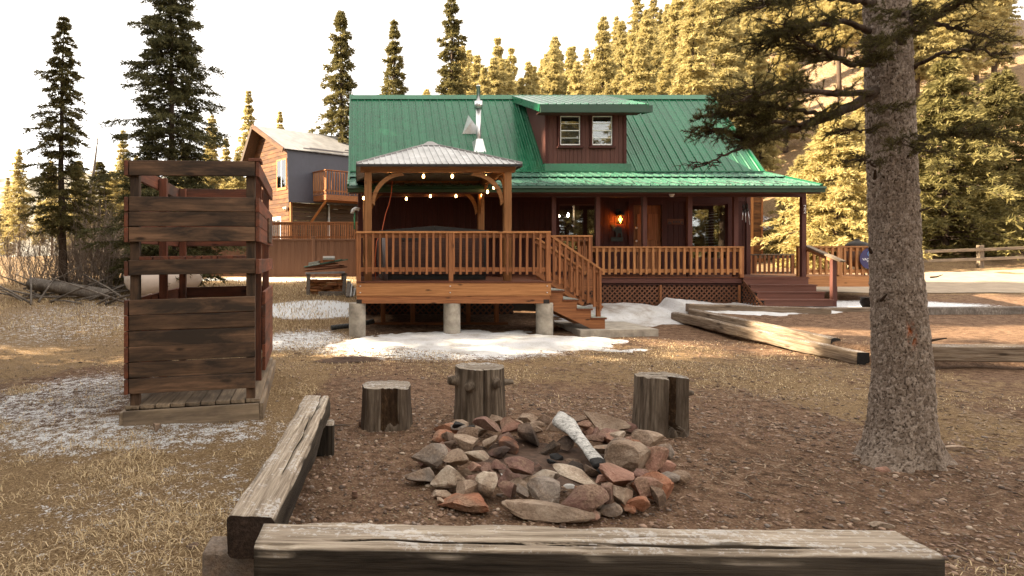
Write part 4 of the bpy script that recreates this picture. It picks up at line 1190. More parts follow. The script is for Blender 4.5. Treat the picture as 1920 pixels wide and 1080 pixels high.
# ------------------------------------------------------------------ wooden lookout tower at the front
tw_o = (-2.30, 6.22); tw_r = R(4.8)
tower = thing('lookout_tower', 'weathered open plank play tower with red stained sides in the yard', 'tower', (tw_o[0], tw_o[1], g(*tw_o)))
ca_, sa_ = math.cos(tw_r), math.sin(tw_r)
def TP(u, v, z): return Vector((tw_o[0] + u * ca_ - v * sa_, tw_o[1] + u * sa_ + v * ca_, z + .045 * (u - .6) * max(0, 1 - z / 2.2)))
TW, TD = 1.32, 2.62
def tz(py): return 1.6 + (483 - py) * 6.25 / FPX
FB = [(tz(329), tz(301))] + [(tz(397 + 28.3 * i - .9), tz(369 + 28.3 * i)) for i in range(3)] + [(tz(515), tz(487))] + [(tz(588.5 + 29.2 * i - 1.1), tz(559.5 + 29.2 * i)) for i in range(6)]
T_ = .038
for i, (z0, z1) in enumerate(FB):
    zc = (z0 + z1) / 2; h = z1 - z0; j = lambda: random.uniform(-.004, .004)
    board('front_plank', TP(.045, 0 + j(), zc + j()), TP(TW - .042, 0 + j(), zc + j()), h, T_, M['tower'], tower, (0, 0, 1), .004)
    if i not in (9, 10) or True:
        board('side_plank', TP(.018, -.025, zc - .004), TP(.018, TD, zc - .004), h, T_, M['tower_red'], tower, (0, 0, 1), .004)
    v0 = -.025 if i < 5 else .95
    board('side_plank', TP(TW - .018, v0, zc - .004), TP(TW - .018, TD, zc - .004), h, T_, M['tower_red'], tower, (0, 0, 1), .004)
    board('back_plank', TP(.045, TD - .03, zc), TP(TW - .045, TD - .03, zc), h, T_, M['tower_red'], tower, (0, 0, 1), .004)
for (u, v) in ((.09, .066), (TW - .09, .066), (.09, TD - .10), (TW - .09, TD - .10), (.09, TD / 2), (TW - .09, .98)):
    zt = FB[0][1] - .01 if v != TD / 2 else FB[0][1] - .02
    board('post', TP(u, v, .08), TP(u, v, zt), .088, .088, M['tower'] if v < .5 else M['tower_red'], tower, TP(1, 0, 0) - TP(0, 0, 0), .004)
abox_top = FB[0][1]
board('rail_block', TP(TW - .11, .10, abox_top + .016), TP(TW + .02, .10, abox_top + .016), .25, .03, M['tower_red'], tower, (0, 1, 0))
shz = FB[4][1]
for i in range(7):
    u = .18 + i * .16
    board('bench_plank', TP(u, .03, shz + .02), TP(u, TD - .08, shz + .02), .15, .036, M['tower_red'], tower, (1, 0, 0), .004) if i < 6 else None
for i in range(9):
    u = .07 + i * .148
    board('floor_plank', TP(u, .0 - .0, .135), TP(u, TD, .135), .138, .036, M['tower_floor'], tower, (1, 0, 0), .004)
board('floor_frame', TP(0, -.04, .03), TP(TW, -.04, .03), .17, .04, M['tower_floor'], tower, (0, 0, 1), .004)
board('floor_frame', TP(-.022, -.05, .02), TP(-.022, TD, .02), .17, .04, M['tower_floor'], tower, (0, 0, 1), .004)
board('floor_frame', TP(TW + .022, -.05, .03), TP(TW + .022, TD, .03), .17, .04, M['tower_floor'], tower, (0, 0, 1), .004)
pq = board('plaque', TP(TW + .012, 1.35, FB[2][0] + .02), TP(TW + .012, 2.0, FB[2][0] + .02), .30, .022, M['tower'], tower, (0, 0, 1), .01)
# stone by the tower's foot added with the rocks

# ------------------------------------------------------------------ neighbouring gambrel house
nb = thing('gambrel_house', 'log sided neighbour house with grey gambrel roof and balcony', 'house', (-3.1, 29, g(-3, 29)))
C0 = Vector((-3.08, 28.0, 0)); fd = Vector((.81, .587, 0)).normalized(); gd = Vector((-fd.y, fd.x, 0))
def NP(s, t, z): return tuple(C0 + fd * s + gd * t + Vector((0, 0, z)))
def quadslab(name, pts, th, mat, parent):
    P = [Vector(p) for p in pts]; n = (P[1] - P[0]).cross(P[2] - P[0]).normalized() * th
    V = [p[:] for p in P] + [(p + n)[:] for p in P]; k = len(P)
    F = [tuple(range(k)), tuple(range(k, 2 * k))[::-1]] + [(i, (i + 1) % k, k + (i + 1) % k, k + i) for i in range(k)]
    return solid(name, V, F, mat, parent)
HB, HE, HR, LW, GW = 4.16, 6.46, 7.97, 9.5, 6.0
gb0 = .7
# gable end boards, horizontal logs
gable = [(0.35, gb0), (0.35, HB - .05), (.12, HB), (.12, HE - .05), (3.0, HR - .12), (4.1, HE - .05), (4.25, HB), (4.25, gb0)]
V = [NP(.3, t, z) for t, z in gable] + [NP(.4, t, z) for t, z in gable]; k_ = len(gable)
solid('gable_wall', np.array(V), [tuple(range(k_)), tuple(range(k_, 2 * k_))[::-1]] + [(i, (i + 1) % k_, k_ + (i + 1) % k_, k_ + i) for i in range(k_)], M['log_orange'], nb)
z = gb0
while z < HR - .2:
    zt = z + .2
    if zt < HB - .05: t0 = .37; t1 = 4.2
    elif zt < HE - .05: t0 = .14; t1 = 4.08
    else:
        f = (zt - (HE - .05)) / (HR - .12 - HE + .05); t0 = .14 + 2.86 * f; t1 = 4.08 - 1.08 * f
    board('siding_board', NP(.275, t0, z + .1), NP(.275, t1, z + .1), .194, .04, M['log_orange'], nb, (0, 0, 1), .01)
    z += .2
nwin = board('window', NP(.24, .62, 5.45), NP(.24, 1.42, 5.45), 1.25, .02, M['glass'], nb, (0, 0, 1))
quadslab('window_recess', [NP(.251, .62, 4.83), NP(.251, 1.42, 4.83), NP(.251, 1.42, 6.07), NP(.251, .62, 6.07)], -.004, M['black'], nb)
for (a_, b_, c_, d_) in ((.55, .62, 4.76, 6.14), (1.42, 1.49, 4.76, 6.14), (.62, 1.42, 6.07, 6.14), (.55, 1.49, 4.70, 4.83), (1.0, 1.04, 4.83, 6.07)):
    quadslab('window_frame', [NP(.225, a_, c_), NP(.225, b_, c_), NP(.225, b_, d_), NP(.225, a_, d_)], .03, M['cedar_new'] if c_ != 4.83 else M['white'], nb)
for (a_, b_, c_, d_, mt) in ((1.1, 2.0, 1.45, 3.5, 'white'), (1.18, 1.52, 1.6, 3.35, 'black'), (1.58, 1.92, 1.6, 3.35, 'black')):
    quadslab('glass_door', [NP(.24 - (.012 if mt == 'black' else 0), a_, c_), NP(.24 - (.012 if mt == 'black' else 0), b_, c_), NP(.24 - (.012 if mt == 'black' else 0), b_, d_), NP(.24 - (.012 if mt == 'black' else 0), a_, d_)], .02, M[mt], nb)
# front: dark log wall below, steep grey slope above
z = gb0
while z < HB - .1:
    board('siding_board', NP(.4, .36, z + .1), NP(LW, .36, z + .1), .194, .04, M['log_dark'], nb, (0, 0, 1), .01)
    z += .2
board('corner_post', NP(.33, .34, gb0), NP(.33, .34, HB - .05), .14, .10, M['cedar_new'], nb, tuple(gd))
ns_ = 26; wsl = LW / ns_
for i in range(ns_):
    roof_sheet('steep_panel', NP(.0 + (i) * wsl, -.02, HB), NP((i) * wsl, .10, HE), tuple(fd), M['grey_metal'], nb, wsl)
    roof_sheet('roof_panel', NP((i) * wsl - .25, -.06, HE - .04), NP((i) * wsl - .25, 3.0, HR), tuple(fd), M['roof_grey'], nb, wsl)
    roof_sheet('roof_panel', NP((i + 1) * wsl - .25, 4.35, HE - .3), NP((i + 1) * wsl - .25, 3.0, HR), tuple(-fd), M['roof_grey'], nb, wsl)
board('rake_board', NP(-.28, -.05, HE - .1), NP(-.28, 3.0, HR - .05), .2, .05, M['log_orange'], nb, (0, 0, 1))
board('rake_board', NP(-.28, 4.35, HE - .38), NP(-.28, 3.0, HR - .06), .2, .05, M['log_dark'], nb, (0, 0, 1))
quadslab('rake_soffit', [NP(-.25, 4.25, HE - .42), NP(.25, 4.25, HE - .42), NP(.25, 3.0, HR - .16), NP(-.25, 3.0, HR - .16)], .03, M['log_dark'], nb)
board('eave_trim', NP(0, -.03, HB - .03), NP(LW, -.03, HB - .03), .12, .04, M['grey_metal'], nb, (0, 0, 1))
for z_, s0, s1 in ((HE + .10, 1.2, 6), (HE + .28, 3.4, 8), (HE + .05, .8, 3)):
    board('snow_guard', NP(s0, -.06 + (z_ - HE) * 2.0, z_ + .05), NP(s1, -.06 + (z_ - HE) * 2.0, z_ + .05), .05, .03, M['roof_dark'], nb, (0, 0, 1))
# balcony on the front
bal = quadslab('balcony', [NP(1.3, -1.1, HB + .25), NP(6, -1.1, HB + .25), NP(6, -.02, HB + .25), NP(1.3, -.02, HB + .25)], -.24, M['cedar'], nb)
for i in range(34):
    s = 1.32 + i * .14
    board('baluster', NP(s, -1.08, HB + .28), NP(s, -1.08, HB + 1.32), .045, .04, M['cedar'], bal, tuple(fd))
for i in range(8):
    t = -1.0 + i * .14
    board('baluster', NP(1.32, t, HB + .28), NP(1.32, t, HB + 1.32), .045, .04, M['cedar_new'], bal, tuple(gd))
for zz, w in ((HB + 1.33, .12), (HB + .42, .07)):
    board('rail', NP(1.25, -1.08, zz), NP(6, -1.08, zz), w, .04, M['cedar'], bal, tuple(gd) if w > .1 else (0, 0, 1))
    board('rail', NP(1.32, -1.08, zz), NP(1.32, 0, zz), w, .04, M['cedar'], bal, tuple(fd) if w > .1 else (0, 0, 1))
board('balcony_strut', NP(1.4, -1.0, HB + .02), NP(1.4, .3, HB - .9), .1, .06, M['cedar_new'], bal, tuple(fd))
tube('downpipe', [NP(2.35, .28, HB - .1), NP(2.35, .28, 1.2)], .05, M['white'], nb, 10)
for q in range(2):
    lathe('flood_light', [(.03, 0), (.08, .1), (.09, .14)], M['white'], nb, NP(.2, .5 + .16 * q, 3.75), 10)
# the neighbour's low deck with railing
n2 = thing('neighbour_deck', 'reddish low deck railing in front of the neighbour house', 'railing', (-2, 27, 1.4))
A_ = Vector((PX(478, 27.4), 27.4, 1.55)); B_ = Vector((PX(690, 27.4), 27.4, 1.55))
railing('x', None, A_, B_, 0, 1.6, [M['cedar']] * 4, 62, (.14, .45, .82), parent=n2, drop=.85)
board('deck_fascia', A_ + Vector((0, .1, -.1)), B_ + Vector((0, .1, -.1)), .3, .04, M['cedar'], n2, (0, 0, 1))
# composite fence
fe = thing('plank_fence', 'brown composite plank fence between the yards', 'fence', (-3, 26, g(-3, 26)))
xf = -9.5; i = 0
while xf < .35:
    zb = g(xf, 26) - .05
    abox('picket', xf, xf + .155, 26.0 + (.02 if i % 2 else 0), 26.02 + (.02 if i % 2 else 0), zb + .12, PZ(451, 26), M['composite'], fe)
    xf += .135; i += 1
for xp in (-9.5, -6.9, -4.3, PX(588, 26), .35):
    abox('fence_post', xp - .06, xp + .06, 25.93, 26.06, g(xp, 26) - .1, PZ(445, 26), M['composite'], fe)
    abox('post_cap', xp - .08, xp + .08, 25.91, 26.08, PZ(445, 26), PZ(444, 26) + .015, M['composite'], fe)
abox('top_rail', -9.5, .35, 25.97, 26.08, PZ(451, 26), PZ(448, 26), M['composite'], fe)
abox('bottom_rail', -9.5, .35, 25.965, 25.995, .55, .72, M['composite'], fe)

# ------------------------------------------------------------------ buildings beyond the porch end
rb = thing('cedar_building', 'narrow orange cedar building beyond the cabin corner', 'building', (17, 31, g(17, 31)))
ry = 30.0; rx1 = PX(1428, ry); zt_ = 5.2
z = .9
abox('wall', rx1 - 3.0, rx1 - .04, ry + .05, ry + 5, .8, zt_, M['log_orange'], rb)
while z < zt_:
    abox('siding_board', rx1 - 3.0, rx1 - .02, ry, ry + .04, z, z + .17, M['log_orange'], rb, .006); z += .175
abox('corner_trim', rx1 - .02, rx1 + .06, ry - .02, ry + .08, .8, zt_, M['cedar'], rb)
abox('corner_trim', PX(1407, ry) , PX(1411.5, ry), ry - .05, ry - .002, .8, zt_, M['cedar_new'], rb)
V, F = prism_vf([(ry - .4, zt_), (ry + 2.5, zt_ + 1.8), (ry + 5.4, zt_), (ry + 5.4, zt_ - .1), (ry - .4, zt_ - .1)], 0, rx1 - 3.2, rx1 + .3)
solid('roof', V, F, M['roof_dark'], rb)
fh = thing('far_house', 'cedar house with dark grey metal roof behind a golden spruce', 'house', (22, 35, g(22, 35)))
fy = 34.0; x0_ = PX(1429, fy); x1_ = PX(1500, fy)
abox('wall', x0_ - 2, x1_, fy + .05, fy + 6, 1.0, PZ(434, fy), M['log_orange'], fh)
z = 1.0
while z < PZ(436, fy):
    abox('siding_board', x0_ - 2, x1_, fy, fy + .045, z, z + .19, M['log_orange'], fh, .006); z += .195
abox('window', PX(1462, fy), PX(1472, fy), fy - .02, fy - .002, PZ(456, fy), PZ(437, fy), M['black'], fh)
V, F = prism_vf([(x0_ - 2, PZ(432, fy)), (x1_ + .2, PZ(434, fy)), (x0_ + .15, PZ(384, fy)), (x0_ - 2, PZ(384, fy) + .6)], 1, fy - .35, fy - .25)
Vt = np.array([(x0_ - 2, fy - .4, PZ(432, fy)), (x1_ + .1, fy - .4, PZ(432, fy)), (x0_ + .1, fy + 3.2, PZ(384, fy) + .28), (x0_ - 2, fy + 3.2, PZ(384, fy) + .28)])
quadslab('roof', [tuple(v) for v in Vt], -.1, M['roof_dark'], fh)
for f in np.linspace(0, .9, 9):
    e = Vt[0] + (Vt[1] - Vt[0]) * (.4 + f * .58); rdg = Vt[3] + (Vt[2] - Vt[3]) * min(1, .4 + f)
    h_ = min(1.0, (1 - (.4 + f * .58)) / .42 * .95)
    p1 = e + (Vt[3] - Vt[0]) * np.array([0, 1, 1]) * h_
    board('roof_rib', e + np.array([0, -.01, .03]), p1 + np.array([0, -.01, .03]), .04, .03, M['roof_dark'], fh, (1, 0, 0))
# white pole fence far away by the drive
wf = thing('rail_fence', 'pale two rail pole fence along the far side of the drive', 'fence', (22, 25, g(22, 25)))
wy = 25.2
xs = np.arange(PX(1600, wy), PX(2200, wy), 2.6)
for a_, b_ in zip(xs[:-1], xs[1:]):
    for dz_ in (.36, .74):
        board('rail', (a_, wy, g(a_, wy) + dz_), (b_, wy, g(b_, wy) + dz_), .12, .06, M['tower_floor'], wf, (0, 0, 1), .01)
for a_ in xs:
    abox('post', a_ - .09, a_ + .09, wy + .04, wy + .2, g(a_, wy) - .1, g(a_, wy) + .92, M['tower_floor'], wf, .01)

# ------------------------------------------------------------------ propane tank and wood rack
tk = thing('propane_tank', 'cream propane tank behind the play tower', 'tank', (-6.4, 18.8, g(-6.4, 18.8)))
tky = 18.8; tkx = PX(309, tky); gz0 = g(tkx, tky)
prof = [(0.01, 0), (.25, .06), (.40, .17), (.47, .34), (.48, .5), (.48, 2.2), (.47, 2.36), (.40, 2.53), (.25, 2.64), (0.01, 2.7)]
V, F = lathe_vf(prof, 28)
ang = R(62)
V = V - np.array([0, 0, 1.35]); V = V[:, [2, 0, 1]]
rot = np.array([[math.cos(ang), -math.sin(ang), 0], [math.sin(ang), math.cos(ang), 0], [0, 0, 1]])
solid('shell', V @ rot.T + np.array([tkx, tky, gz0 + .70]), F, M['tank'], tk, True)
lathe('lid', [(.16, 0), (.16, .10), (.12, .15), (.0, .17)], M['white'], tk, (tkx, tky, gz0 + 1.15), 18)
for s in (-.8, .8):
    abox('leg', tkx + s * math.cos(ang) - .22, tkx + s * math.cos(ang) + .22, tky + s * math.sin(ang) - .05, tky + s * math.sin(ang) + .05, gz0 - .05, gz0 + .32, M['tank'], tk)

wr = thing('wood_rack', 'ramshackle firewood rack with grey frame and sagging plank roof', 'rack', (-1.05, 20, g(-1, 20)))
wy0 = 19.9; wz = g(-1.0, 20) - .03
def WP(px, py, y): return Vector((PX(px, y), y, PZ(py, y)))
for px0, px1, yy in ((577.5, 578.5, wy0), (644, 645.5, wy0), (578, 578, 20.9), (642, 642, 20.9)):
    a_ = WP(px0, 552, yy); a_.z = wz; b_ = WP(px1 if px0 < 600 else px1 + 1.5, 512, yy)
    board('frame_post', a_, b_, .11, .09, M['bark_grey'], wr, (1, 0, 0))
board('frame_beam', WP(573, 512.5, wy0 - .05), WP(647, 510.5, wy0 - .05), .06, .12, M['roof_grey'], wr, (0, 0, 1))
board('frame_beam', WP(578, 512.5, 20.95), WP(644, 510.5, 20.95), .06, .12, M['bark_grey'], wr, (0, 0, 1))
for k_, (pa, ya, pb, yb_, m_) in enumerate(((575, 508, 645, 501, 'cedar_dark'), (575, 504, 643, 499.5, 'cedar_dark'), (573, 503, 646, 489, 'tarp'), (574, 506, 630, 497, 'cedar_dark'))):
    for yy in (20.0, 20.3, 20.6, 20.9):
        board('roof_plank', WP(pa, ya, 20.0) + Vector((random.uniform(-.08, .08), yy - 20 + .1, .02 * k_)), WP(pb, yb_, 20.0) + Vector((random.uniform(-.15, .1), yy - 20 + .1, .02 * k_)), .27, .035, M[m_], wr, (0, 1, 0))
for (pa, pb, ya, yb_, m_) in ((579, 601, 494, 490, 'shing'), (579, 600, 497.5, 494, 'shing'), (606, 628, 482, 482, 'white'), (606, 628, 485.5, 485, 'shing'), (608, 627, 489, 488, 'cedar'), (598, 607, 491, 489, 'cedar')):
    board('shingle_bundle', WP(pa, ya, 20.1), WP(pb, yb_, 20.1), .35, .055, M[m_], wr, (0, 1, 0))
random.seed(3)
for i in range(46):
    zz = wz + .05 + (i // 8) * .105 + random.uniform(-.01, .01)
    if zz > PZ(524, 20) : break
    xa = PX(585, 20) + (i % 8) * .125 + random.uniform(-.02, .02)
    L = random.uniform(.25, .5); an = random.uniform(-.5, .5)
    c = Vector((xa, 20.25 + random.uniform(-.08, .12), zz)); d = Vector((math.cos(an) * .9, random.uniform(-.6, .6), random.uniform(-.06, .06))).normalized() * L / 2
    board('firewood_log', c - d, c + d, random.uniform(.07, .11), random.uniform(.06, .09), M['cedar'] if i % 3 else M['cedar_new'], wr, (0, .3, 1), .015)
for i, (pa, zz) in enumerate(((604, .05), (604, .13))):
    board('base_plank', Vector((PX(597, 19.8), 19.82, wz + zz)), Vector((PX(641, 19.8), 19.82, wz + zz)), .07, .05, M['bark_grey'], wr, (0, 0, 1))
for i in range(4):
    zz = g(-.15, 19.3)
    o = tag(board('spare_plank', (PX(652 + i * 3, 19.4), 19.2 + .1 * i, zz + .02), (PX(654 + i * 3, 19.4), 20.0 + .08 * i, zz + .45 - .08 * i), .12, .04, M['white'] if i % 2 else M['bark_grey'], None, (1, 0, 0)), f'{["grey", "white"][i % 2]} scrap plank leaning by the wood rack, {["first", "second", "third", "fourth"][i]} from the rack', 'plank', 'scrap planks by the rack')

# ------------------------------------------------------------------ squared timbers (benches and retaining logs)
def timber_mesh(L, W, H, seed, rough=.012, cracks=3, taper=0.0, step=.032, end_mat=None, mat=None, warp=.012, round_=.02, chip=0.0):
    nxs = max(20, int(L / step)); na = 0
    # cross-section ring by arc length of a rounded rectangle
    per = []
    def side(a, b, n):
        for i in range(n): per.append(a + (b - a) * i / n)
    hw, hh = W / 2, H / 2
    c = [np.array([-hw, -hh]), np.array([hw, -hh]), np.array([hw, hh]), np.array([-hw, hh])]
    for i, n in enumerate((14, 18, 56, 18)): side(c[i], c[(i + 1) % 4], n)
    ring = np.array(per)
    q = np.abs(ring) - np.array([hw - round_, hh - round_])
    corner = (q > 0).all(1)
    rr = np.sign(ring) * np.array([hw - round_, hh - round_]); dv = ring - rr
    ln = np.linalg.norm(dv, axis=1)[:, None] + 1e-9
    ring = np.where(corner[:, None], rr + dv / ln * np.minimum(ln, round_), ring)
    nm = ring / (np.linalg.norm(ring, axis=1)[:, None] + 1e-9)
    xs = np.linspace(-L / 2, L / 2, nxs)
    XX, RI = np.meshgrid(xs, np.arange(len(ring)), indexing='ij')
    yy = ring[RI, 0]; zz = ring[RI, 1]
    d = rough * fbm(XX * 1.6, yy * 9, zz * 9, seed, 4) + rough * .6 * fbm(XX * 5, yy * 34, zz * 34, seed + 5, 3)
    edge = (np.abs(np.abs(yy) - hw) < .03) & (np.abs(np.abs(zz) - hh) < .03)
    d = d - edge * chip * np.clip(fbm(XX * 4, yy * 2, zz * 2, seed + 8, 3) + .1, 0, 1)
    rs = np.random.default_rng(seed)
    top = zz > hh - .012
    for k in range(cracks):
        y0 = rs.uniform(-.6, .6) * hw; xa = rs.uniform(-L / 2, L * .2); ln_ = rs.uniform(.25, .75) * L
        cy = y0 + .10 * W * fbm(xs * 2.5, xs * 0, None, seed + 40 + k, 3)
        prof = np.clip(np.minimum(xs - xa, xa + ln_ - xs) / .25, 0, 1)
        g_ = np.exp(-((yy - cy[:, None]) / .0065) ** 2) * prof[:, None]
        d = d - top * g_ * .022
    sc = 1 - taper * (XX / L + .5)
    yo = warp * fbm(xs * .8, xs * 0, None, seed + 70, 2); zo = warp * .6 * fbm(xs * .8, xs * 0 + 9, None, seed + 71, 2)
    PX_ = XX; PY = (yy + nm[RI, 0] * d) * sc + yo[:, None]; PZ_ = (zz + nm[RI, 1] * d) * sc + zo[:, None]
    V = np.stack([PX_, PY, PZ_], -1).reshape(-1, 3); n = len(ring)
    F = []
    idx = np.arange(nxs * n).reshape(nxs, n)
    a = idx[:-1]; b = idx[1:]
    Q = np.stack([a, b, np.roll(b, -1, 1), np.roll(a, -1, 1)], -1).reshape(-1, 4)
    F = [tuple(r) for r in Q] 
    # end faces as fans with a slight bulge
    V = list(map(tuple, V)); i0 = len(V); V.append((-L / 2 - .004, float(yo[0]), float(zo[0]))); i1 = len(V); V.append((L / 2 + .004, float(yo[-1]), float(zo[-1])))
    ne = len(F)
    for j in range(n):
        F.append((idx[0, j], idx[0, (j + 1) % n], i0)); F.append((idx[-1, (j + 1) % n], idx[-1, j], i1))
    m = mkmesh('timber', V, F)
    m.materials.append(mat); m.materials.append(end_mat or mat)
    mi = np.zeros(len(F), np.int32); mi[ne:] = 1
    m.polygons.foreach_set('material_index', mi)
    sm = np.ones(len(F), bool); sm[ne:] = False
    m.polygons.foreach_set('use_smooth', sm)
    return m
def timber(name, label, cat, p0, p1, W, H, seed, mat, end_mat=None, **kw):
    p0 = Vector(p0); p1 = Vector(p1); grp = kw.pop('group', None)
    o = bpy.data.objects.new(name, timber_mesh((p1 - p0).length, W, H, seed, mat=mat, end_mat=end_mat, **kw)); COL.objects.link(o)
    d = p1 - p0
    place(o, frame((p0 + p1) / 2, d, Vector((-d.y, d.x, 0))))
    return tag(o, label, cat, grp)
M['endgrain'] = timbermat('dark_end_grain', (.012, .008, .006), (.035, .022, .016), (.07, .045, .032))
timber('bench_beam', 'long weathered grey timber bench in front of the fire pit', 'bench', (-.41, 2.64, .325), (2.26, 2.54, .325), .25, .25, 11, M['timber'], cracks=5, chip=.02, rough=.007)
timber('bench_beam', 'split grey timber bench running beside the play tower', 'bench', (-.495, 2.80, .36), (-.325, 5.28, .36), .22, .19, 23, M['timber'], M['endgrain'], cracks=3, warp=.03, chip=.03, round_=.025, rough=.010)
def block(name, label, x0, x1, y0, y1, z1, mat, rz=0, cat='block'):
    o = abox(name, x0, x1, y0, y1, min(g(x0, y0), g(x1, y1)) - .05, z1, mat, None, .012)
    return tag(o, label, cat)
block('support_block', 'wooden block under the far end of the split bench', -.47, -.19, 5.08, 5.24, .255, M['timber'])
block('support_block', 'rough concrete block under the near end of the split bench', -.71, -.40, 2.87, 3.05, .255, ROCK['g'])
block('support_block', 'concrete block under the end of the long front bench', -.30, .0, 2.50, 2.68, .198, M['concrete'])
block('support_block', 'concrete block under the far end of the long front bench', 1.8, 2.1, 2.48, 2.66, .198, M['concrete'])
# retaining logs along the upper level
gA = g(7.35, 14.3)
timber('retaining_timber', 'squared timber edging the upper yard, dark near end', 'timber', (7.38, 14.6, .24), (7.52, 9.35, .09), .19, .20, 31, M['timber_right'], M['char'], chip=.02)  # end face coloured near black
timber('retaining_timber', 'upper squared timber lying behind the dark ended one', 'timber', (7.60, 14.3, .36), (7.76, 10.2, .22), .17, .15, 37, M['timber_right'], M['char'], chip=.03)
timber('retaining_timber', 'broad timber edging the upper yard past the spruce trunk', 'timber', (7.75, 9.15, .22), (10.6, 8.9, .24), .30, .22, 43, M['timber_right'], M['char'])
timber('retaining_timber', 'old timber half under snow by the porch steps', 'timber', (7.6, 14.5, g(8, 14.5) + .07), (10.6, 14.15, g(10, 14.2) + .02), .2, .18, 47, M['timber_right'])
timber('retaining_timber', 'plank edging in front of the porch steps', 'timber', (10.2, 14.55, g(11, 14.5) + .01), (13.0, 14.45, g(12.6, 14.5) + .01), .2, .14, 49, M['timber_right'])
timber('retaining_timber', 'grey timber lying along the far drive past the spruce', 'timber', (12.6, 14.0, g(13, 14) + .05), (16.5, 14.2, g(16, 14) + .05), .22, .2, 53, M['bark_grey'])

# ------------------------------------------------------------------ stumps
M['rot'] = barkmat('rotten_wood', (.012, .008, .005), (.055, .032, .018), (.16, .095, .05), 1.2)
def stump(label, x, y, r, h, seed, top, knots=(), notch=None, square=0.0, flare=.04, lean=0.0, dish=0.0, split=None):
    na, nz = 150, 50
    th = np.linspace(0, 2 * math.pi, na, endpoint=False); zs = np.linspace(-.06, h, nz)
    TH, ZZ = np.meshgrid(th, zs)
    rr = r * (1 + .05 * np.cos(2 * TH + seed) + .03 * np.cos(3 * TH + 2 * seed))
    if square: rr = rr * (1 + square * (1 / np.maximum(np.abs(np.cos(TH)), np.abs(np.sin(TH))) - 1) * .8)
    rr = rr + flare * (1 - ZZ / h) ** 2 * r * 2
    rr = rr + .010 * fbm(np.cos(TH) * 5, np.sin(TH) * 5, ZZ * .8, seed, 3) + .006 * fbm(np.cos(TH) * 22, np.sin(TH) * 22, ZZ * 1.4, seed + 3, 3)
    # splits along the grain
    rs = np.random.default_rng(seed)
    for k in range(5):
        t0 = rs.uniform(0, 6.28); dth = np.angle(np.exp(1j * (TH - t0 - .05 * np.sin(ZZ * 9 + k))))
        rr = rr - .018 * np.exp(-(dth / .018) ** 2) * sst(ZZ, rs.uniform(-.1, h * .6), h)
    if split is not None:
        dth = np.angle(np.exp(1j * (TH - split))); rr = rr - .07 * np.exp(-(dth / .03) ** 2)
    for (kt, kz, kr, kl) in knots:
        dth = np.angle(np.exp(1j * (TH - kt))) * r
        dd = np.sqrt(dth ** 2 + (ZZ - kz) ** 2)
        rr = rr + kl * (1 - sst(dd, kr * .8, kr * 1.15)) + kl * .25 * (1 - sst(dd, kr * .9, kr * 1.9))
    if notch is not None:
        t0, wd, dep = notch
        dth = np.angle(np.exp(1j * (TH - t0)))
        f = (1 - sst(np.abs(dth), wd * .8, wd)) * sst(ZZ + .1 * fbm(TH * 4, ZZ * 3, None, seed + 9), .03, .1)
        rr = rr * (1 - dep * f * (1 + .25 * fbm(TH * 9, ZZ * 4, None, seed + 8, 3)))
    hol = np.zeros_like(TH) if notch is None else f
    Xs = rr * np.cos(TH) + lean * ZZ; Ys = rr * np.sin(TH)
    zt = ZZ + (ZZ > h * .97) * .014 * fbm(TH * 3, TH * 0, None, seed + 1, 3)
    V = np.stack([Xs, Ys, zt], -1).reshape(-1, 3)
    idx = np.arange(nz * na).reshape(nz, na); a, b = idx[:-1], idx[1:]
    Q = np.stack([a, np.roll(a, -1, 1), np.roll(b, -1, 1), b], -1).reshape(-1, 4)
    base = thing('tree_stump', label, 'stump', (x, y, g(x, y)), 'stump seats behind the fire pit')
    W = Matrix.Translation((x, y, g(x, y) - .01))
    sm_ = mkmesh('stump_side', V, Q, True); sm_.materials.append(M['stump']); sm_.materials.append(M['rot'])
    sm_.polygons.foreach_set('material_index', (hol.ravel()[Q].mean(1) > .45).astype(np.int32))
    obj('side', sm_, None, base, W)
    # top: concentric rings from the rim inwards
    rim = V[idx[-1]]; Vt = []; nr = 12
    for k in range(nr):
        f = 1 - k / nr; c = np.array([lean * h, 0, h])
        ring = c + (rim - c) * f
        ring[:, 2] = rim[:, 2] * f + (h) * (1 - f) - dish * sst(1 - f, .1, .5) + .007 * fbm(ring[:, 0] * 16, ring[:, 1] * 16, None, seed + 4, 3) * (k > 0)
        Vt.append(ring)
    Vt = np.concatenate(Vt + [np.array([[lean * h, 0, h - dish]])])
    Ft = []
    for k in range(nr - 1):
        for j in range(na): Ft.append((k * na + j, k * na + (j + 1) % na, (k + 1) * na + (j + 1) % na, (k + 1) * na + j))
    for j in range(na): Ft.append(((nr - 1) * na + j, (nr - 1) * na + (j + 1) % na, nr * na))
    obj('cut_top', mkmesh('stump_top', Vt, Ft, False), M['stump_top'], base, W)
    return base
stump('low squarish stump seat with a torn hollow front', .285, 6.02, .225, .40, 5, None, notch=(-1.5, .42, .16), square=.55)
stump('knobbly round stump seat with cut branch knots', 1.20, 6.18, .225, .53, 12, None, knots=((-2.15, .37, .040, .045), (-1.0, .40, .042, .045), (-2.95, .40, .045, .07), (.12, .37, .026, .08)), dish=.02, split=-1.55)
stump('split stump seat with a dark hollow side', 2.82, 5.86, .225, .52, 21, None, notch=(-1.18, .58, .72), knots=((.05, .36, .03, .07),), flare=.03, lean=.03)

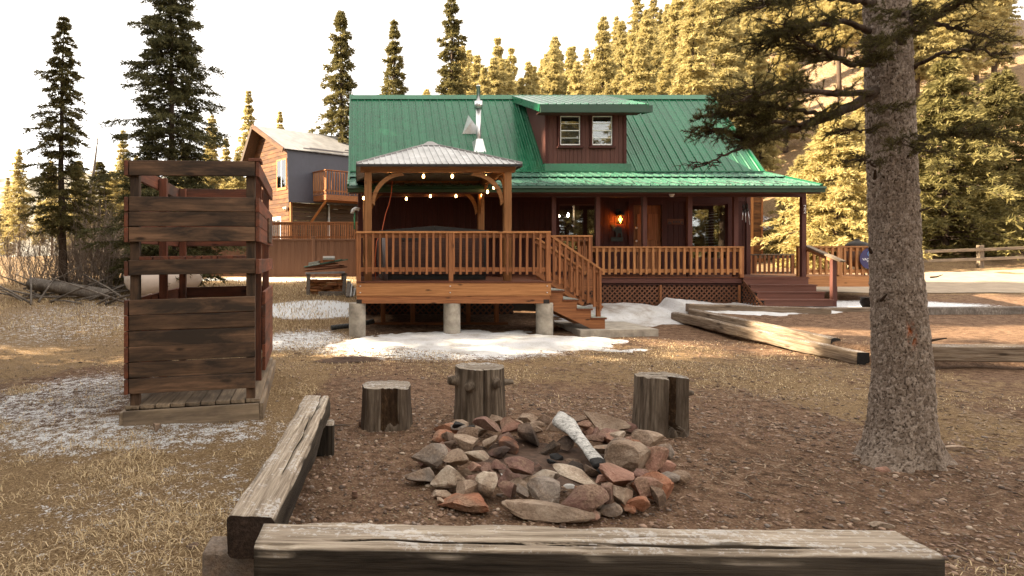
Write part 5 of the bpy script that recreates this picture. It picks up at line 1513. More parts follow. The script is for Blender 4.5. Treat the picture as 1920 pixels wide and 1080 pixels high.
# ------------------------------------------------------------------ fire ring stones
def rock_mesh(sx, sy, sz, seed, facets=11, sub=3, rough=.045):
    import bmesh
    bm = bmesh.new(); bmesh.ops.create_icosphere(bm, subdivisions=sub, radius=1.0)
    V = np.array([v.co[:] for v in bm.verts]); F = [tuple(v.index for v in f.verts) for f in bm.faces]; bm.free()
    rs = np.random.default_rng(seed)
    for k in range(facets):
        n = rs.normal(size=3); n[2] *= .8; n /= np.linalg.norm(n); d = rs.uniform(.30, .72)
        s = V @ n - d
        V = V - np.outer(np.clip(s, 0, None), n) * .97
    nr = V / (np.linalg.norm(V, axis=1)[:, None] + 1e-9)
    V = V + nr * (rough * fbm(V[:, 0] * 2.2 + seed, V[:, 1] * 2.2, V[:, 2] * 2.2, seed, 3) + rough * .7 * fbm(V[:, 0] * 6 + seed, V[:, 1] * 8, V[:, 2] * 8, seed + 2, 2))[:, None]
    V = V / np.abs(V).max(0)
    return mkmesh('stone', V * np.array([sx, sy, sz]) / 2, F, False)
ring = thing('fire_ring', 'ring of rough red, tan and grey stones around the ash pit', 'fire pit', (PIT[0], PIT[1], g(*PIT)))
RL = [(440,625,260,110,'o'),(905,640,600,170,'t'),(345,465,205,150,'l'),(460,540,170,130,'t'),(610,480,150,180,'l'),(240,330,190,180,'g'),(200,455,200,110,'g'),
(505,455,100,70,'r'),(525,335,160,100,'l'),(400,345,160,130,'t'),(510,395,80,60,'p'),(715,510,120,90,'r'),(800,540,80,90,'g'),(860,520,65,80,'t'),(990,625,80,60,'l'),
(970,545,170,135,'g'),(980,465,180,100,'l'),(1185,495,270,110,'l'),(1195,605,270,190,'r'),(1425,560,120,180,'t'),(1420,460,230,150,'p'),(1310,465,80,70,'p'),(1580,545,190,130,'p'),
(1690,520,210,190,'o'),(1540,620,130,110,'o'),(1335,570,110,150,'r'),(1520,340,310,200,'t'),(1660,350,130,150,'p'),(1250,425,100,70,'d'),(1150,415,130,100,'d'),(800,430,170,130,'r'),
(890,390,90,80,'p'),(1260,715,90,30,'p'),(1730,455,130,80,'g'),(830,205,150,160,'d'),(985,185,130,95,'d'),(745,130,130,110,'p'),(700,260,130,110,'o'),(590,230,110,80,'t'),(655,310,130,80,'r'),
(470,240,150,110,'t'),(450,180,150,90,'d'),(420,145,110,60,'g'),(340,200,110,70,'d'),(600,140,150,100,'r'),(530,115,90,60,'p'),(830,95,130,80,'t'),(920,95,90,60,'d'),(1150,95,140,60,'d'),
(1190,140,100,80,'p'),(1330,130,220,130,'t'),(1400,200,120,60,'l'),(1310,260,140,90,'t'),(1250,210,110,50,'r'),(1430,265,120,110,'g'),(1600,240,170,120,'t'),(1490,230,80,50,'p'),(1550,195,110,60,'g'),
(1710,300,80,100,'g'),(1085,270,110,90,'d'),(1130,355,100,50,'d'),(330,250,90,60,'d'),(560,400,70,60,'r'),(1350,660,120,60,'g'),(1670,585,70,120,'d'),(300,560,120,60,'t'),(285,610,60,40,'t'),(640,395,90,80,'r'),(1480,640,90,60,'o'),(1050,700,120,40,'t'),(700,160,110,80,'r'),(1560,430,120,90,'r'),(1470,150,90,60,'r'),(880,150,90,60,'t')]
for i, (zx, zy, zw, zh, c) in enumerate(RL):
    px = 740 + zx / 3.31; py = 760 + zy / 3.31; w = zw / 3.31; h = zh / 3.31
    pb = py + h * .46                                  # foot of the stone in the photograph
    z0 = .0
    for it in range(4):                                # stones further up the heap rest on others
        Y = (EYE - z0) * FPX / (pb - 483); X = PX(px, Y)
        d = math.hypot(X - PIT[0], Y - PIT[1])
        z0 = g(X, Y) + .08 * (1 - min(1, abs(d - .72) / .42)) * (1 if d > .3 else 0)
    s = Y / FPX
    sx_ = w * s * 1.28; sz2 = max(.07, h * s * 1.05); sy_ = (sx_ + sz2) * .58
    if zx == 905: sz2 *= .75; sy_ = .26
    o = obj('stone', rock_mesh(sx_, sy_, sz2, 100 + i), ROCK[c], ring, Matrix.Translation((X, Y + sy_ * .35, z0 + sz2 * .40)) @ Matrix.Rotation(random.uniform(-.35, .35), 4, 'Y') @ Matrix.Rotation(random.uniform(-.4, .4), 4, 'Z'))
# a few hidden filler stones so the heap is closed
for i in range(34):
    t = i / 34 * 2 * math.pi + random.uniform(-.1, .1); r_ = random.uniform(.70, .98)
    X = PIT[0] + r_ * math.cos(t); Y = PIT[1] + .1 + r_ * math.sin(t) * 1.0; s = random.uniform(.12, .24)
    obj('stone', rock_mesh(s * 1.3, s, s * .7, 300 + i, sub=2), ROCK[random.choice('trtopr')], ring, Matrix.Translation((X, Y, g(X, Y) + .045)) @ Matrix.Rotation(random.uniform(0, 6), 4, 'Z'))
# ash floor and charcoal
def disc_patch(name, cx, cy, rx, ry, lift, mat, seed, n=48, k=10):
    V = []; F = []
    for j in range(k + 1):
        f = j / k
        for i in range(n):
            t = i / n * 2 * math.pi; w = 1 + .18 * float(fbm(np.array([math.cos(t) * 1.5]), np.array([math.sin(t) * 1.5]), None, seed)[0])
            x, y = cx + rx * f * w * math.cos(t), cy + ry * f * w * math.sin(t)
            V.append((x, y, g(x, y) + lift * (1 - f ** 4) - .004 + .006 * float(vn(np.array([x * 20]), np.array([y * 20]), None, seed)[0])))
    for j in range(k):
        for i in range(n): F.append((j * n + i, (j + 1) * n + i, (j + 1) * n + (i + 1) % n, j * n + (i + 1) % n))
    m = mkmesh(name, V, F, True); return obj(name, m, mat)
M['ash'] = plain('ash_and_dirt', (.075, .044, .029), .95, 0, 0, 16, .55, .01)
tag(disc_patch('ash_bed', PIT[0], PIT[1] + .05, .62, .55, .03, M['ash'], 4), 'brown ash bed inside the ring of stones', 'ash bed', kind='stuff')
M['paleash'] = plain('pale_ash', (.55, .53, .50), .95, 0, 0, 30, .35)
for (ax, ay, ar) in ((1.05, 4.68, .085), (1.16, 4.72, .06), (1.52, 4.52, .05)):
    tag(disc_patch('pale_ash', ax, ay, ar, ar * .6, .035, M['paleash'], int(ax * 90), 20, 4), 'pale flecks of wood ash in the fire pit', 'ash', kind='stuff')
for i, (cx, cy, s) in enumerate(((1.58, 4.95, .09), (1.50, 4.88, .06), (1.80, 4.62, .07), (1.88, 4.66, .06), (.86, 5.35, .08), (.95, 5.3, .06), (1.3, 5.6, .08))):
    tag(obj('charcoal', rock_mesh(s * 1.5, s, s * .8, 500 + i, sub=2), M['char'], None, Matrix.Translation((cx, cy, g(cx, cy) + (.05 if cx > 1 else .14) + s * .2))), ['black charcoal lump at the middle of the ash bed', 'small charcoal lump in front of the middle one', 'charcoal lump below the burnt end of the ashy log', 'charcoal lump touching the burnt end of the ashy log', 'charcoal lump wedged among the rear stones by the low stump', 'small charcoal bit wedged among the rear stones', 'charcoal lump under the upper end of the ashy log'][i], 'charcoal', 'charcoal in the fire pit')
M['soil'] = plain('dark_clods', (.055, .030, .018), .95, 0, 0, 22, .6, .02)
for i, (px, py, rx_, lb) in enumerate(((655, 676, .55, 'dark churned soil beside the thin snow'),)):
    Y = EYE * FPX / (py - 483)
    o = disc_patch('soil_mound', PX(px, Y), Y, rx_, rx_ * .45, .035, M['soil'], 60 + i, 40, 8)
    for v in o.data.vertices: v.co.z += .022 * float(vn(np.array([v.co.x * 9]), np.array([v.co.y * 9]), None, 5)[0])
    tag(o, lb, 'soil', kind='stuff')
# ash-white half burnt log leaning over the rear stones
def log_mesh(pts, rads, seed, n=40, m=60, mat=None, endm=None, flat=.8):
    pts = np.array(pts, float); f = np.linspace(0, 1, len(pts)); u = np.linspace(0, 1, m)
    P = np.stack([np.interp(u, f, pts[:, k]) for k in range(3)], -1); rr = np.interp(u, f, rads)
    tan = (pts[-1] - pts[0]); tan /= np.linalg.norm(tan); a = np.cross(tan, [0, 0, 1.0]); a /= np.linalg.norm(a); b = np.cross(tan, a)
    th = np.linspace(0, 2 * math.pi, n, endpoint=False)
    V = []
    for i in range(m):
        q = rr[i] * (1 + .16 * fbm(np.cos(th) * 1.6, np.sin(th) * 1.6, np.full(n, u[i] * 4), seed, 3) + .07 * fbm(np.cos(th) * 7, np.sin(th) * 7, np.full(n, u[i] * 14), seed + 3, 2))
        V.append(P[i] + q[:, None] * (np.cos(th)[:, None] * a + np.sin(th)[:, None] * b * flat))
    V = np.concatenate(V); idx = np.arange(n * m).reshape(m, n); A, B = idx[:-1], idx[1:]
    F = [tuple(r) for r in np.stack([A, B, np.roll(B, -1, 1), np.roll(A, -1, 1)], -1).reshape(-1, 4)] + [tuple(idx[0]), tuple(idx[-1][::-1])]
    c = V.mean(0); me = fixn(mkmesh('log', V - c, F, True)); me.materials.append(mat); me.materials.append(endm or mat)
    mi = np.zeros(len(F), np.int32); mi[len(F) - 2 - n * 5:] = 1; mi[-2] = 0; me.polygons.foreach_set('material_index', mi)
    return me, c
def LPt(zx, zy, Y): return (PX(740 + zx / 3.31, Y), Y, PZ(760 + zy / 3.31, Y))
me, c = log_mesh([LPt(1030, 45, 5.60), LPt(1050, 105, 5.42), LPt(1120, 175, 5.22), LPt(1200, 270, 4.95), LPt(1285, 385, 4.66)], [.026, .105, .058, .046, .062], 8, mat=M['ashlog'], endm=M['char'], flat=.5)
tag(obj('burnt_log', me, None, None, Matrix.Translation(c)), 'ash white half burnt log leaning across the fire ring', 'log')
tag(obj('garden_stone', rock_mesh(.085, .08, .12, 77), ROCK['t'], None, Matrix.Translation((PX(293, 5.95), 5.95, g(PX(293, 5.95), 5.95) + .05))), 'small upright tan stone at the foot of the play tower', 'stone')
for i, (px, py, s, c, lb) in enumerate(((1500, 955, .055, 't', 'pale round stone lying in the dirt before the front bench end'), (1655, 985, .10, 'l', 'pale flat stone behind the end of the front bench'), (1660, 880, .10, 'p', 'flat pinkish stone lying before the spruce roots'), (1695, 878, .12, 't', 'long flat tan stone lying before the spruce roots'), (1790, 840, .16, 't', 'broad tan stone beside the spruce roots'), (360, 1025, .06, 'd', 'dark pebble in the dry grass by the split bench'), (1560, 970, .06, 'd', 'dark flat stone on the dirt by the front bench'))):
    Y = EYE * FPX / (py - 483); X = PX(px, Y)
    tag(obj('loose_stone', rock_mesh(s * 1.3, s, s * .5, 620 + i, sub=2), ROCK[c], None, Matrix.Translation((X, Y, g(X, Y) + s * .1))), lb, 'stone', 'loose stones')

# ------------------------------------------------------------------ snow banks
def snowbank(name, label, x0, x1, y0, y1, hfun, step=.045):
    xs = np.arange(x0, x1, step); ys = np.arange(y0, y1, step); XX, YY = np.meshgrid(xs, ys)
    H = hfun(XX, YY)
    Z = G(XX, YY, False) + H
    keep = H > -.045
    idx = np.arange(XX.size).reshape(XX.shape)
    Q = np.stack([idx[:-1, :-1], idx[:-1, 1:], idx[1:, 1:], idx[1:, :-1]], -1).reshape(-1, 4)
    kf = keep.ravel()[Q].any(1); Q = Q[kf]
    used = np.unique(Q); rm = -np.ones(XX.size, int); rm[used] = np.arange(len(used))
    V = np.stack([XX, YY, Z], -1).reshape(-1, 3)[used]
    return tag(obj(name, mkmesh(name, V, rm[Q], True), M['snow']), label, 'snow', kind='stuff')
def h1(x, y):
    e = 1 - np.sqrt(((x - 2.35 - .06 * (y - 11.5)) / 2.45) ** 2 + ((y - 11.75 + .03 * x) / 1.25) ** 2) + .45 * fbm(x * 1.0, y * 1.5, None, 61, 3) + .16 * fbm(x * 5, y * 6, None, 63, 3) + .1
    lump = .035 * fbm(x * 1.6, y * 2.2, None, 62, 3)
    step_ = .05 * sst(y - 11.2 - .18 * np.sin(x * 1.7) - .1 * fbm(x * 2, x * 0, None, 65, 2), -.03, .05)
    return sst(e, .0, .25) * .035 + (lump * .7 + step_ * .7) * sst(e, .02, .3) + .010 * fbm(x * 9, y * 9, None, 66, 3) - .06 * (1 - sst(e, -.12, .02))
snowbank('snow_patch', 'melting snow patch in front of the hot tub deck', -.6, 5.6, 9.8, 13.6, h1)
def h2(x, y):
    e = 1 - np.sqrt(((x - 8.0) / 3.9) ** 2 + ((y - 15.1) / 1.15) ** 2) + .30 * fbm(x * 1.0, y * 1.4, None, 71, 3) + .12 * fbm(x * 5, y * 6, None, 73, 3)
    big = .34 * np.exp(-((x - 6.7) / 1.3) ** 2) * sst(y, 14.3, 15.5) + .06
    step_ = .10 * sst(y - 14.75 - .15 * np.sin(x * 1.9), -.04, .06) * sst(9 - x, 0, 2)
    return sst(e, 0, .22) * (big * .55 + step_ * .7 + .03 * fbm(x * 2, y * 2.5, None, 74, 3) + .012 * fbm(x * 9, y * 9, None, 75, 3)) - .07 * (1 - sst(e, -.12, .03))
snowbank('snow_bank', 'snow bank piled against the porch lattice', 4.6, 12.4, 13.3, 15.79, h2)
def h3(x, y):
    e = 1 - np.sqrt(((x + 3.6) / 3.6) ** 2 + ((y - 25.3) / .5) ** 2) + .2 * fbm(x, y, None, 81, 3)
    return sst(e, 0, .3) * .07 - .05 * (1 - sst(e, -.1, .02))
snowbank('snow_strip', 'thin snow strip along the foot of the plank fence', -8, 1, 24.5, 25.9, h3, .08)

# ================================================================== TREES
def tris_from(o, d, l, w, rs):
    """thin leaf triangles: origin o, direction d (unit), length l, base width w, random roll"""
    n = len(o); r = rs.normal(size=(n, 3)); s = np.cross(d, r); s /= np.linalg.norm(s, axis=1)[:, None] + 1e-9
    a = o - s * (w / 2)[:, None]; b = o + s * (w / 2)[:, None]; c = o + d * l[:, None]
    V = np.stack([a, b, c], 1).reshape(-1, 3)
    return V, np.arange(3 * n).reshape(n, 3)

def unit(v): return v / (np.linalg.norm(v, axis=-1)[..., None] + 1e-9)

def spruce(seed, H, Rm, base=.08, whorls=40, per=6, twigs=12, tufts=5, tl=.16, tw=.045, patch=.35, droop=.25, top=.9, bare=False):
    """returns trunk mesh and crown mesh of a spruce; crown = twigs of needle tufts on drooping limbs"""
    rs = np.random.default_rng(seed)
    zs = np.linspace(0, H, 14); wob = np.stack([.12 * rs.normal(size=14).cumsum() * .15, .12 * rs.normal(size=14).cumsum() * .15, zs], -1); wob[0, :2] = 0
    r0 = H * .013 + .03
    tv, tf = tube_vf(wob, np.maximum(.012, r0 * (1 - zs / H) ** .85), 9)
    B = []; limbs = []
    for k in range(whorls):
        t = base + (1 - base) * ((k + rs.uniform(-.4, .4)) / whorls); t = min(max(t, base), .985)
        prof = (1 - t) ** top * (.55 + .45 * min(1, (t - base) / .10 + .3)) + .02
        mod = 1 + patch * math.sin(k * 1.7 + seed) * rs.uniform(.3, 1)
        a0 = rs.uniform(0, 6.28)
        for j in range(per):
            if rs.uniform() < .12: continue
            a = a0 + j * 2 * math.pi / per + rs.uniform(-.35, .35)
            L = Rm * prof * mod * rs.uniform(.62, 1.2)
            B.append((t * H, a, L, rs.uniform(.5, 1.3) * droop))
    O = []; D = []; Ls = []
    for (z, a, L, dr) in B:
        c, s = math.cos(a), math.sin(a)
        cx = np.interp(z, zs, wob[:, 0]); cy = np.interp(z, zs, wob[:, 1])
        u = np.array([0, .35, .7, 1.0])
        up = .12
        P = np.stack([cx + c * L * u, cy + s * L * u, z + L * (up * u - dr * 1.6 * u ** 2 + .55 * dr * u ** 3)], -1)
        limbs.append(tube_vf(P, np.array([.02, .014, .009, .004]) * (.5 + L * .6), 3, False))
        n = max(3, int(twigs * (.35 + .65 * L / Rm)))
        uu = np.sqrt(rs.uniform(.04 if not bare else .5, 1.0, n))
        o = np.stack([np.interp(uu, u, P[:, k]) for k in range(3)], -1)
        side = rs.choice([-1, 1], n) * rs.uniform(.2, 1.0, n)
        d = np.stack([c * .75 - s * side, s * .75 + c * side, rs.uniform(-.55, .18, n)], -1)
        O.append(o); D.append(unit(d)); Ls.append((.03 + .17 * min(1, L / .6) + .30 * L * (1 - uu * .65)) * rs.uniform(.6, 1.2, n))
    O = np.concatenate(O); D = np.concatenate(D); Ls = np.concatenate(Ls)
    n = len(O)
    f = rs.uniform(0, 1, (n, tufts))
    o = (O[:, None] + D[:, None] * (Ls[:, None] * f)[..., None] + np.array([0, 0, -1.0]) * (Ls[:, None] * f ** 2 * .22)[..., None]).reshape(-1, 3)
    d = unit(np.repeat(D, tufts, 0) + rs.normal(size=(n * tufts, 3)) * .55)
    V, F = tris_from(o, d, rs.uniform(.7, 1.4, n * tufts) * tl, rs.uniform(.7, 1.3, n * tufts) * tw, rs)
    lv, lf = join_vf([(tv, tf)] + limbs)
    return mkmesh('spruce_trunk', lv, lf, True), mkmesh('spruce_crown', V, F)

def pine_place(protos, x, y, s, rz, mats, label, name='spruce_tree', group=None, sz=1.0, zoff=-.1):
    tr, cr = protos
    o = bpy.data.objects.new(name, None); COL.objects.link(o)
    o.location = (x, y, g(x, y) + zoff); o.rotation_euler = (0, 0, rz); o.scale = (s, s, s * sz)
    tag(o, label, 'tree', group)
    for nm, me, mt in (('trunk', tr, mats[0]), ('crown', cr, mats[1])):
        c = bpy.data.objects.new(nm, withmat(me, mt)); COL.objects.link(c); c.parent = o
    return o
rt = np.random.default_rng(99)
BF, LM, LG, LD = M['bark_far'], M['leaf_mid'], M['leaf_gold'], M['leaf_dark']
hero = [spruce(201, 14, 2.15, .05, 66, 8, 44, 9, .15, .042, .55, .22, .5), spruce(202, 11, 1.7, .04, 52, 6, 32, 8, .15, .042, .5, .3, .8)]
slim = spruce(203, 11, 1.25, .24, 46, 6, 26, 8, .15, .04, .6, .3, .7)
tall = [spruce(211, 14, 1.7, .1, 58, 7, 24, 7, .20, .065, .45, .25, .95), spruce(212, 14, 1.0, .08, 60, 6, 22, 7, .19, .06, .6, .18, .55), spruce(213, 14, 1.9, .12, 56, 7, 24, 7, .20, .065, .45, .35, .85)]
farp = [spruce(221 + i, 15, 1.55 + .2 * (i % 3), .10 + .1 * (i % 3), 58, 7, 24, 7, .22, .075, .75, .32, .78) for i in range(6)]
lowb = [spruce(231 + i, 9, 3.0, .03, 40, 8, 30, 8, .22, .08, .4, .28, .8) for i in range(2)]

# individually known trees: prototype, px of the trunk, depth, top row, materials, label
KN = [
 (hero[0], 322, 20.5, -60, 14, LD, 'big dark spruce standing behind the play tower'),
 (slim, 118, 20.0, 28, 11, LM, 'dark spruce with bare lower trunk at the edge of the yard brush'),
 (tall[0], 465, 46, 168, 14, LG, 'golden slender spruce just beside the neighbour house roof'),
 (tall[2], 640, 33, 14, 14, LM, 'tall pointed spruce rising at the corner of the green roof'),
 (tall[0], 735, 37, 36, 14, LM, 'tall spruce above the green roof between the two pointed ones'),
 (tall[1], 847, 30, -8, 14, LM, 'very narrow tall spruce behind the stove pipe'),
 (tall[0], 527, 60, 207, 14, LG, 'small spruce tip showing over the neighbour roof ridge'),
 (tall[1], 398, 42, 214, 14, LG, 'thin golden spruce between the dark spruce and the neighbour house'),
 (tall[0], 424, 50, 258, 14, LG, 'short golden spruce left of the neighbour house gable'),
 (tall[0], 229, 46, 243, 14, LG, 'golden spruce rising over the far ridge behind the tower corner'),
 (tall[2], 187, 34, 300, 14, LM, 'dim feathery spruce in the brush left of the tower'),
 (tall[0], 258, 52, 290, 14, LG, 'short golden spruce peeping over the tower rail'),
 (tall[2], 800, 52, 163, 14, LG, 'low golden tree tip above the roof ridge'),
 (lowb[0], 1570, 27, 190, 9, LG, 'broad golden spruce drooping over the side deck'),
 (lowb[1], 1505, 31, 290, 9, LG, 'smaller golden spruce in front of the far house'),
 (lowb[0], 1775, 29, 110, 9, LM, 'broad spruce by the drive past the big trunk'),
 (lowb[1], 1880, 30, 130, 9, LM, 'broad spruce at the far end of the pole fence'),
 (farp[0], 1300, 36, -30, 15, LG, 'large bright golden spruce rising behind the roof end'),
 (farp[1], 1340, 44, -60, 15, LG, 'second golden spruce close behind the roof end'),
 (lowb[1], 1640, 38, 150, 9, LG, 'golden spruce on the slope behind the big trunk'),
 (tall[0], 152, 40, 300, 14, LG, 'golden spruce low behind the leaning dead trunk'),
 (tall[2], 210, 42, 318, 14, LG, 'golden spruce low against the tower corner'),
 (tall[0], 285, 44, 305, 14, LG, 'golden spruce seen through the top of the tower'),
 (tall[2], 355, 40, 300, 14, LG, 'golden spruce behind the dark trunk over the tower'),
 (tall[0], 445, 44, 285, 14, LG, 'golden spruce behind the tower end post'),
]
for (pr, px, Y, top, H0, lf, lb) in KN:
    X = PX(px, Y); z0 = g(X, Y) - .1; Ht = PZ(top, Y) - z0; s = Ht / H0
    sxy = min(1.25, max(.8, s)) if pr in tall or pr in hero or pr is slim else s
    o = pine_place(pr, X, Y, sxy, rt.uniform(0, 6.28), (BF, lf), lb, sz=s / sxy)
# forest on the slope
ords = ['first', 'second', 'third', 'fourth', 'fifth', 'sixth', 'seventh', 'eighth', 'ninth', 'tenth', 'eleventh', 'twelfth', 'thirteenth', 'fourteenth', 'fifteenth', 'sixteenth', 'seventeenth', 'eighteenth', 'nineteenth', 'twentieth']
rows = [(845, 1300, 42, 24, 12.5, 'first tier over the roof ridge'), (850, 1420, 48, 28, 14.0, 'second tier over the roof ridge'), (880, 1480, 55, 26, 15, 'third tier of the slope'), (960, 1860, 64, 28, 14.5, 'fourth tier of the slope'), (1000, 1860, 74, 32, 15, 'fifth tier of the slope'), (1050, 1860, 86, 36, 15.5, 'sixth tier of the slope'), (1150, 1860, 100, 40, 16, 'seventh tier of the slope'), (1300, 1860, 116, 34, 17, 'topmost tier of the slope'), (1660, 1860, 50, 8, 13, 'side slope past the big trunk'), (1650, 1860, 60, 10, 13, 'second tier past the big trunk'), (1640, 1860, 70, 11, 14, 'third tier past the big trunk')]
for ri, (pa, pb, Y0, n, H0, nm) in enumerate(rows):
    pxs = np.sort(np.linspace(pa, pb, n) + rt.uniform(-.45, .45, n) * (pb - pa) / n)
    for i, px in enumerate(pxs):
        Y = Y0 + rt.uniform(-4, 4); s = rt.uniform(.75, 1.15) * (H0 / 15)
        if 1400 < px < 1650 and 52 < Y < 78 and rt.uniform() < .6: continue
        od = ords[i] if i < len(ords) else '%dth' % (i + 1)
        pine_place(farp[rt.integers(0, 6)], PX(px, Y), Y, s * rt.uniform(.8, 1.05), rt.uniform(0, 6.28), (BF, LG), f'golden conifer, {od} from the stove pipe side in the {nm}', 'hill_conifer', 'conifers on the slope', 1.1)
# valley trees behind the tower and the neighbour
pxs = np.linspace(-40, 640, 26)
vo_ = lambda n: ords[n] if n < len(ords) else '%dth' % (n + 1)
for i, px in enumerate(pxs):
    Y = rt.uniform(45, 75); s = rt.uniform(.40, .66)
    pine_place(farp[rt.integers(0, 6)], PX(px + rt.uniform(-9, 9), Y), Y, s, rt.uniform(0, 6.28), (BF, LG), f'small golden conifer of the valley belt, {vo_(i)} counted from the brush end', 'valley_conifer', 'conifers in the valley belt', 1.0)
# spruces outside the view that shade the yard, and some behind the viewer
SHADE = [(-17.6, 13.9, 1.5), (-20.5, 17.2, 1.75), (-22.5, 19.6, 2.0), (-25, 21.6, 2.0), (-9.2, 0.2, 1.45), (-10.4, 2.2, 1.5), (-9.4, 4.2, 1.45), (-11.4, 6.2, 1.55), (-11.6, 7.9, 1.4), (-13.2, -2.0, 1.6), (-13.6, 3.4, 1.6), (-14.5, 7.4, 1.5), (-12.0, -5.0, 1.6)]
for i, (x, y, s) in enumerate(SHADE):
    pine_place(hero[i % 2], x, y, s, rt.uniform(0, 6.28), (BF, LD), f'tall dark spruce shading the yard from outside the view, {ords[i]} in its row', 'shade_spruce', 'spruces beside the yard', 1.0)
for i, (x, y, s) in enumerate([(3.5, -19, 1.2), (7, -18, 1.25), (10, -20, 1.25), (13, -18.5, 1.3), (0, -19, 1.2), (16, -20, 1.3), (-6, -19, 1.2), (2, -13, 1.0), (5, -15, 1.1), (8, -13.5, 1.1), (11, -15, 1.15), (14, -13, 1.1), (17, -15, 1.2), (20, -12, 1.1), (23, -14, 1.1), (-1, -16, 1.0), (-4, -14, 1.0), (26, -9, 1.1), (29, -12, 1.1)]):
    pine_place((farp[i % 6] if i % 2 else lowb[0]), x, y, s * (1 if i % 2 else 1.3), rt.uniform(0, 6.28), (BF, LG), f'sunlit conifer across the road behind the viewer, {ords[i]} in its row', 'road_conifer', 'conifers behind the viewer', 1.0)

# ------------------------------------------------------------------ the big spruce beside the fire pit
TB = (PX(1690, 4.98), 4.98)
bt = thing('big_spruce', 'big grey barked spruce trunk beside the fire pit with drooping limbs', 'tree', (TB[0], TB[1], g(*TB)))
na, nz = 264, 560
zz = np.concatenate([np.linspace(-.12, 4.4, nz - 40), np.linspace(4.45, 13, 40)])
th = np.linspace(0, 2 * math.pi, na, endpoint=False)
TH, ZZ = np.meshgrid(th, zz)
cxl = np.interp(zz, [0, .7, 1.6, 2.4, 3.3, 13], [0, .012, -.045, -.075, -.105, -.35])
rad = np.interp(zz, [-.12, .02, .2, .68, 1.6, 2.4, 3.2, 13], [.30, .245, .212, .186, .157, .151, .147, .02])
RR = rad[:, None] * (1 + .02 * np.cos(2 * TH + 1) + .015 * np.cos(5 * TH))
fl = np.exp(-np.clip(ZZ, 0, 9) / .16)
RR = RR + fl * .07 * np.clip(np.cos(3 * TH + .9), 0, 1) ** 2 + fl * .045 * np.clip(np.cos(7 * TH + 2.1), 0, 1) ** 2 + fl * .09 * np.exp(-(np.angle(np.exp(1j * (TH - 3.5))) / .5) ** 2)
# bark plates from a jittered cell pattern
us = TH; vs = ZZ / .040
def plates(u, v, seed, per):
    iu = np.floor(u); iv = np.floor(v); f1 = np.full(u.shape, 9.); f2 = np.full(u.shape, 9.); hid = np.zeros(u.shape); til = np.zeros(u.shape)
    for a in (-1, 0, 1):
        for b in (-1, 0, 1):
            cu = iu + a; cv = iv + b; cw = np.mod(cu, per)
            pu = cu + .15 + .7 * hsh(cw, cv, cw * 0, seed); pv = cv + .15 + .7 * hsh(cw, cv, cw * 0 + 1, seed)
            dd = np.sqrt((u - pu) ** 2 + (v - pv) ** 2); hh = hsh(cw, cv, cw * 0 + 2, seed)
            m = dd < f1; f2 = np.where(m, f1, np.minimum(f2, dd)); hid = np.where(m, hh, hid); til = np.where(m, (u - pu) * (hsh(cw, cv, cw * 0 + 3, seed) - .5) + (v - pv) * (hsh(cw, cv, cw * 0 + 4, seed) - .3), til); f1 = np.where(m, dd, f1)
    return f1, f2, hid, til
per = int(round(2 * math.pi * .17 / .027)); us = TH / (2 * math.pi) * per
us2 = us + .7 * fbm(us * .9, vs * .9, None, 91, 3); vs2 = vs + .7 * fbm(us * .8, vs * .8, None, 92, 3)
f1, f2, hid, til = plates(us2, vs2, 17, per)
gap = sst(f2 - f1 + .10 * fbm(us * 3, vs * 3, None, 94, 2), .0, .11)
RR = RR + (gap * (.004 + .008 * hid + .016 * til) - .007) * sst(5 - ZZ, 0, .6) + .004 * fbm(us * 2.2, vs * 2.2, None, 95, 3)
# resin wound
wound = np.exp(-((np.angle(np.exp(1j * (TH - 4.42))) * .24 / .045) ** 2 + ((ZZ - 1.02) / .10) ** 2) ** 2)
wound = wound * sst(fbm(us * 1.3, vs * 1.3, None, 97, 3), -.25, .2)
RR = RR + wound * (-.012 + .012 * fbm(us * 3, vs * 3, None, 96, 2))
V = np.stack([cxl[:, None] + RR * np.cos(TH), RR * np.sin(TH), ZZ], -1).reshape(-1, 3)
idx = np.arange(na * nz).reshape(nz, na); A, Bq = idx[:-1], idx[1:]
Q = np.stack([A, np.roll(A, -1, 1), np.roll(Bq, -1, 1), Bq], -1).reshape(-1, 4)
tm = mkmesh('trunk', V, Q, True)
ca = tm.color_attributes.new('bark', 'FLOAT_COLOR', 'POINT')
ca.data.foreach_set('color', np.stack([gap, hid, wound, np.ones_like(gap)], -1).reshape(-1).astype(np.float32))
def herobark():
    m, nt, p, out = newmat('plated_spruce_bark'); k = NT(nt)
    at = k.n('ShaderNodeVertexColor', layer_name='bark'); sp = k.n('ShaderNodeSeparateColor'); k.l(at.outputs['Color'], sp.inputs['Color'])
    v = k.coord('Object', (1, 1, 1), rnd=False); a = k.noise(v, 70, 7, .7); b = k.noise(v, 3, 4, .6)
    c = k.ramp(k.math('ADD', k.math('MULTIPLY', a, .85), k.math('MULTIPLY', sp.outputs['Green'], .15)), [(.28, (.10, .072, .054)), (.5, (.24, .188, .15)), (.70, (.46, .39, .33))])
    c = k.mix(sp.outputs['Red'], (.045, .030, .022), c)
    c = k.mix(k.ramp(b, [(.5, g3(0)), (.72, g3(.25))]), c, (.14, .095, .065))
    c = k.mix(sp.outputs['Blue'], c, k.ramp(a, [(.35, (.10, .022, .006)), (.65, (.42, .12, .03))]))
    k.l(c, p.inputs['Base Color']); p.inputs['Roughness'].default_value = .92; p.inputs['Specular IOR Level'].default_value = .2
    k.bump(a, .8, .006, p); return m
obj('trunk', tm, herobark(), bt, Matrix.Translation((TB[0], TB[1], g(*TB))))
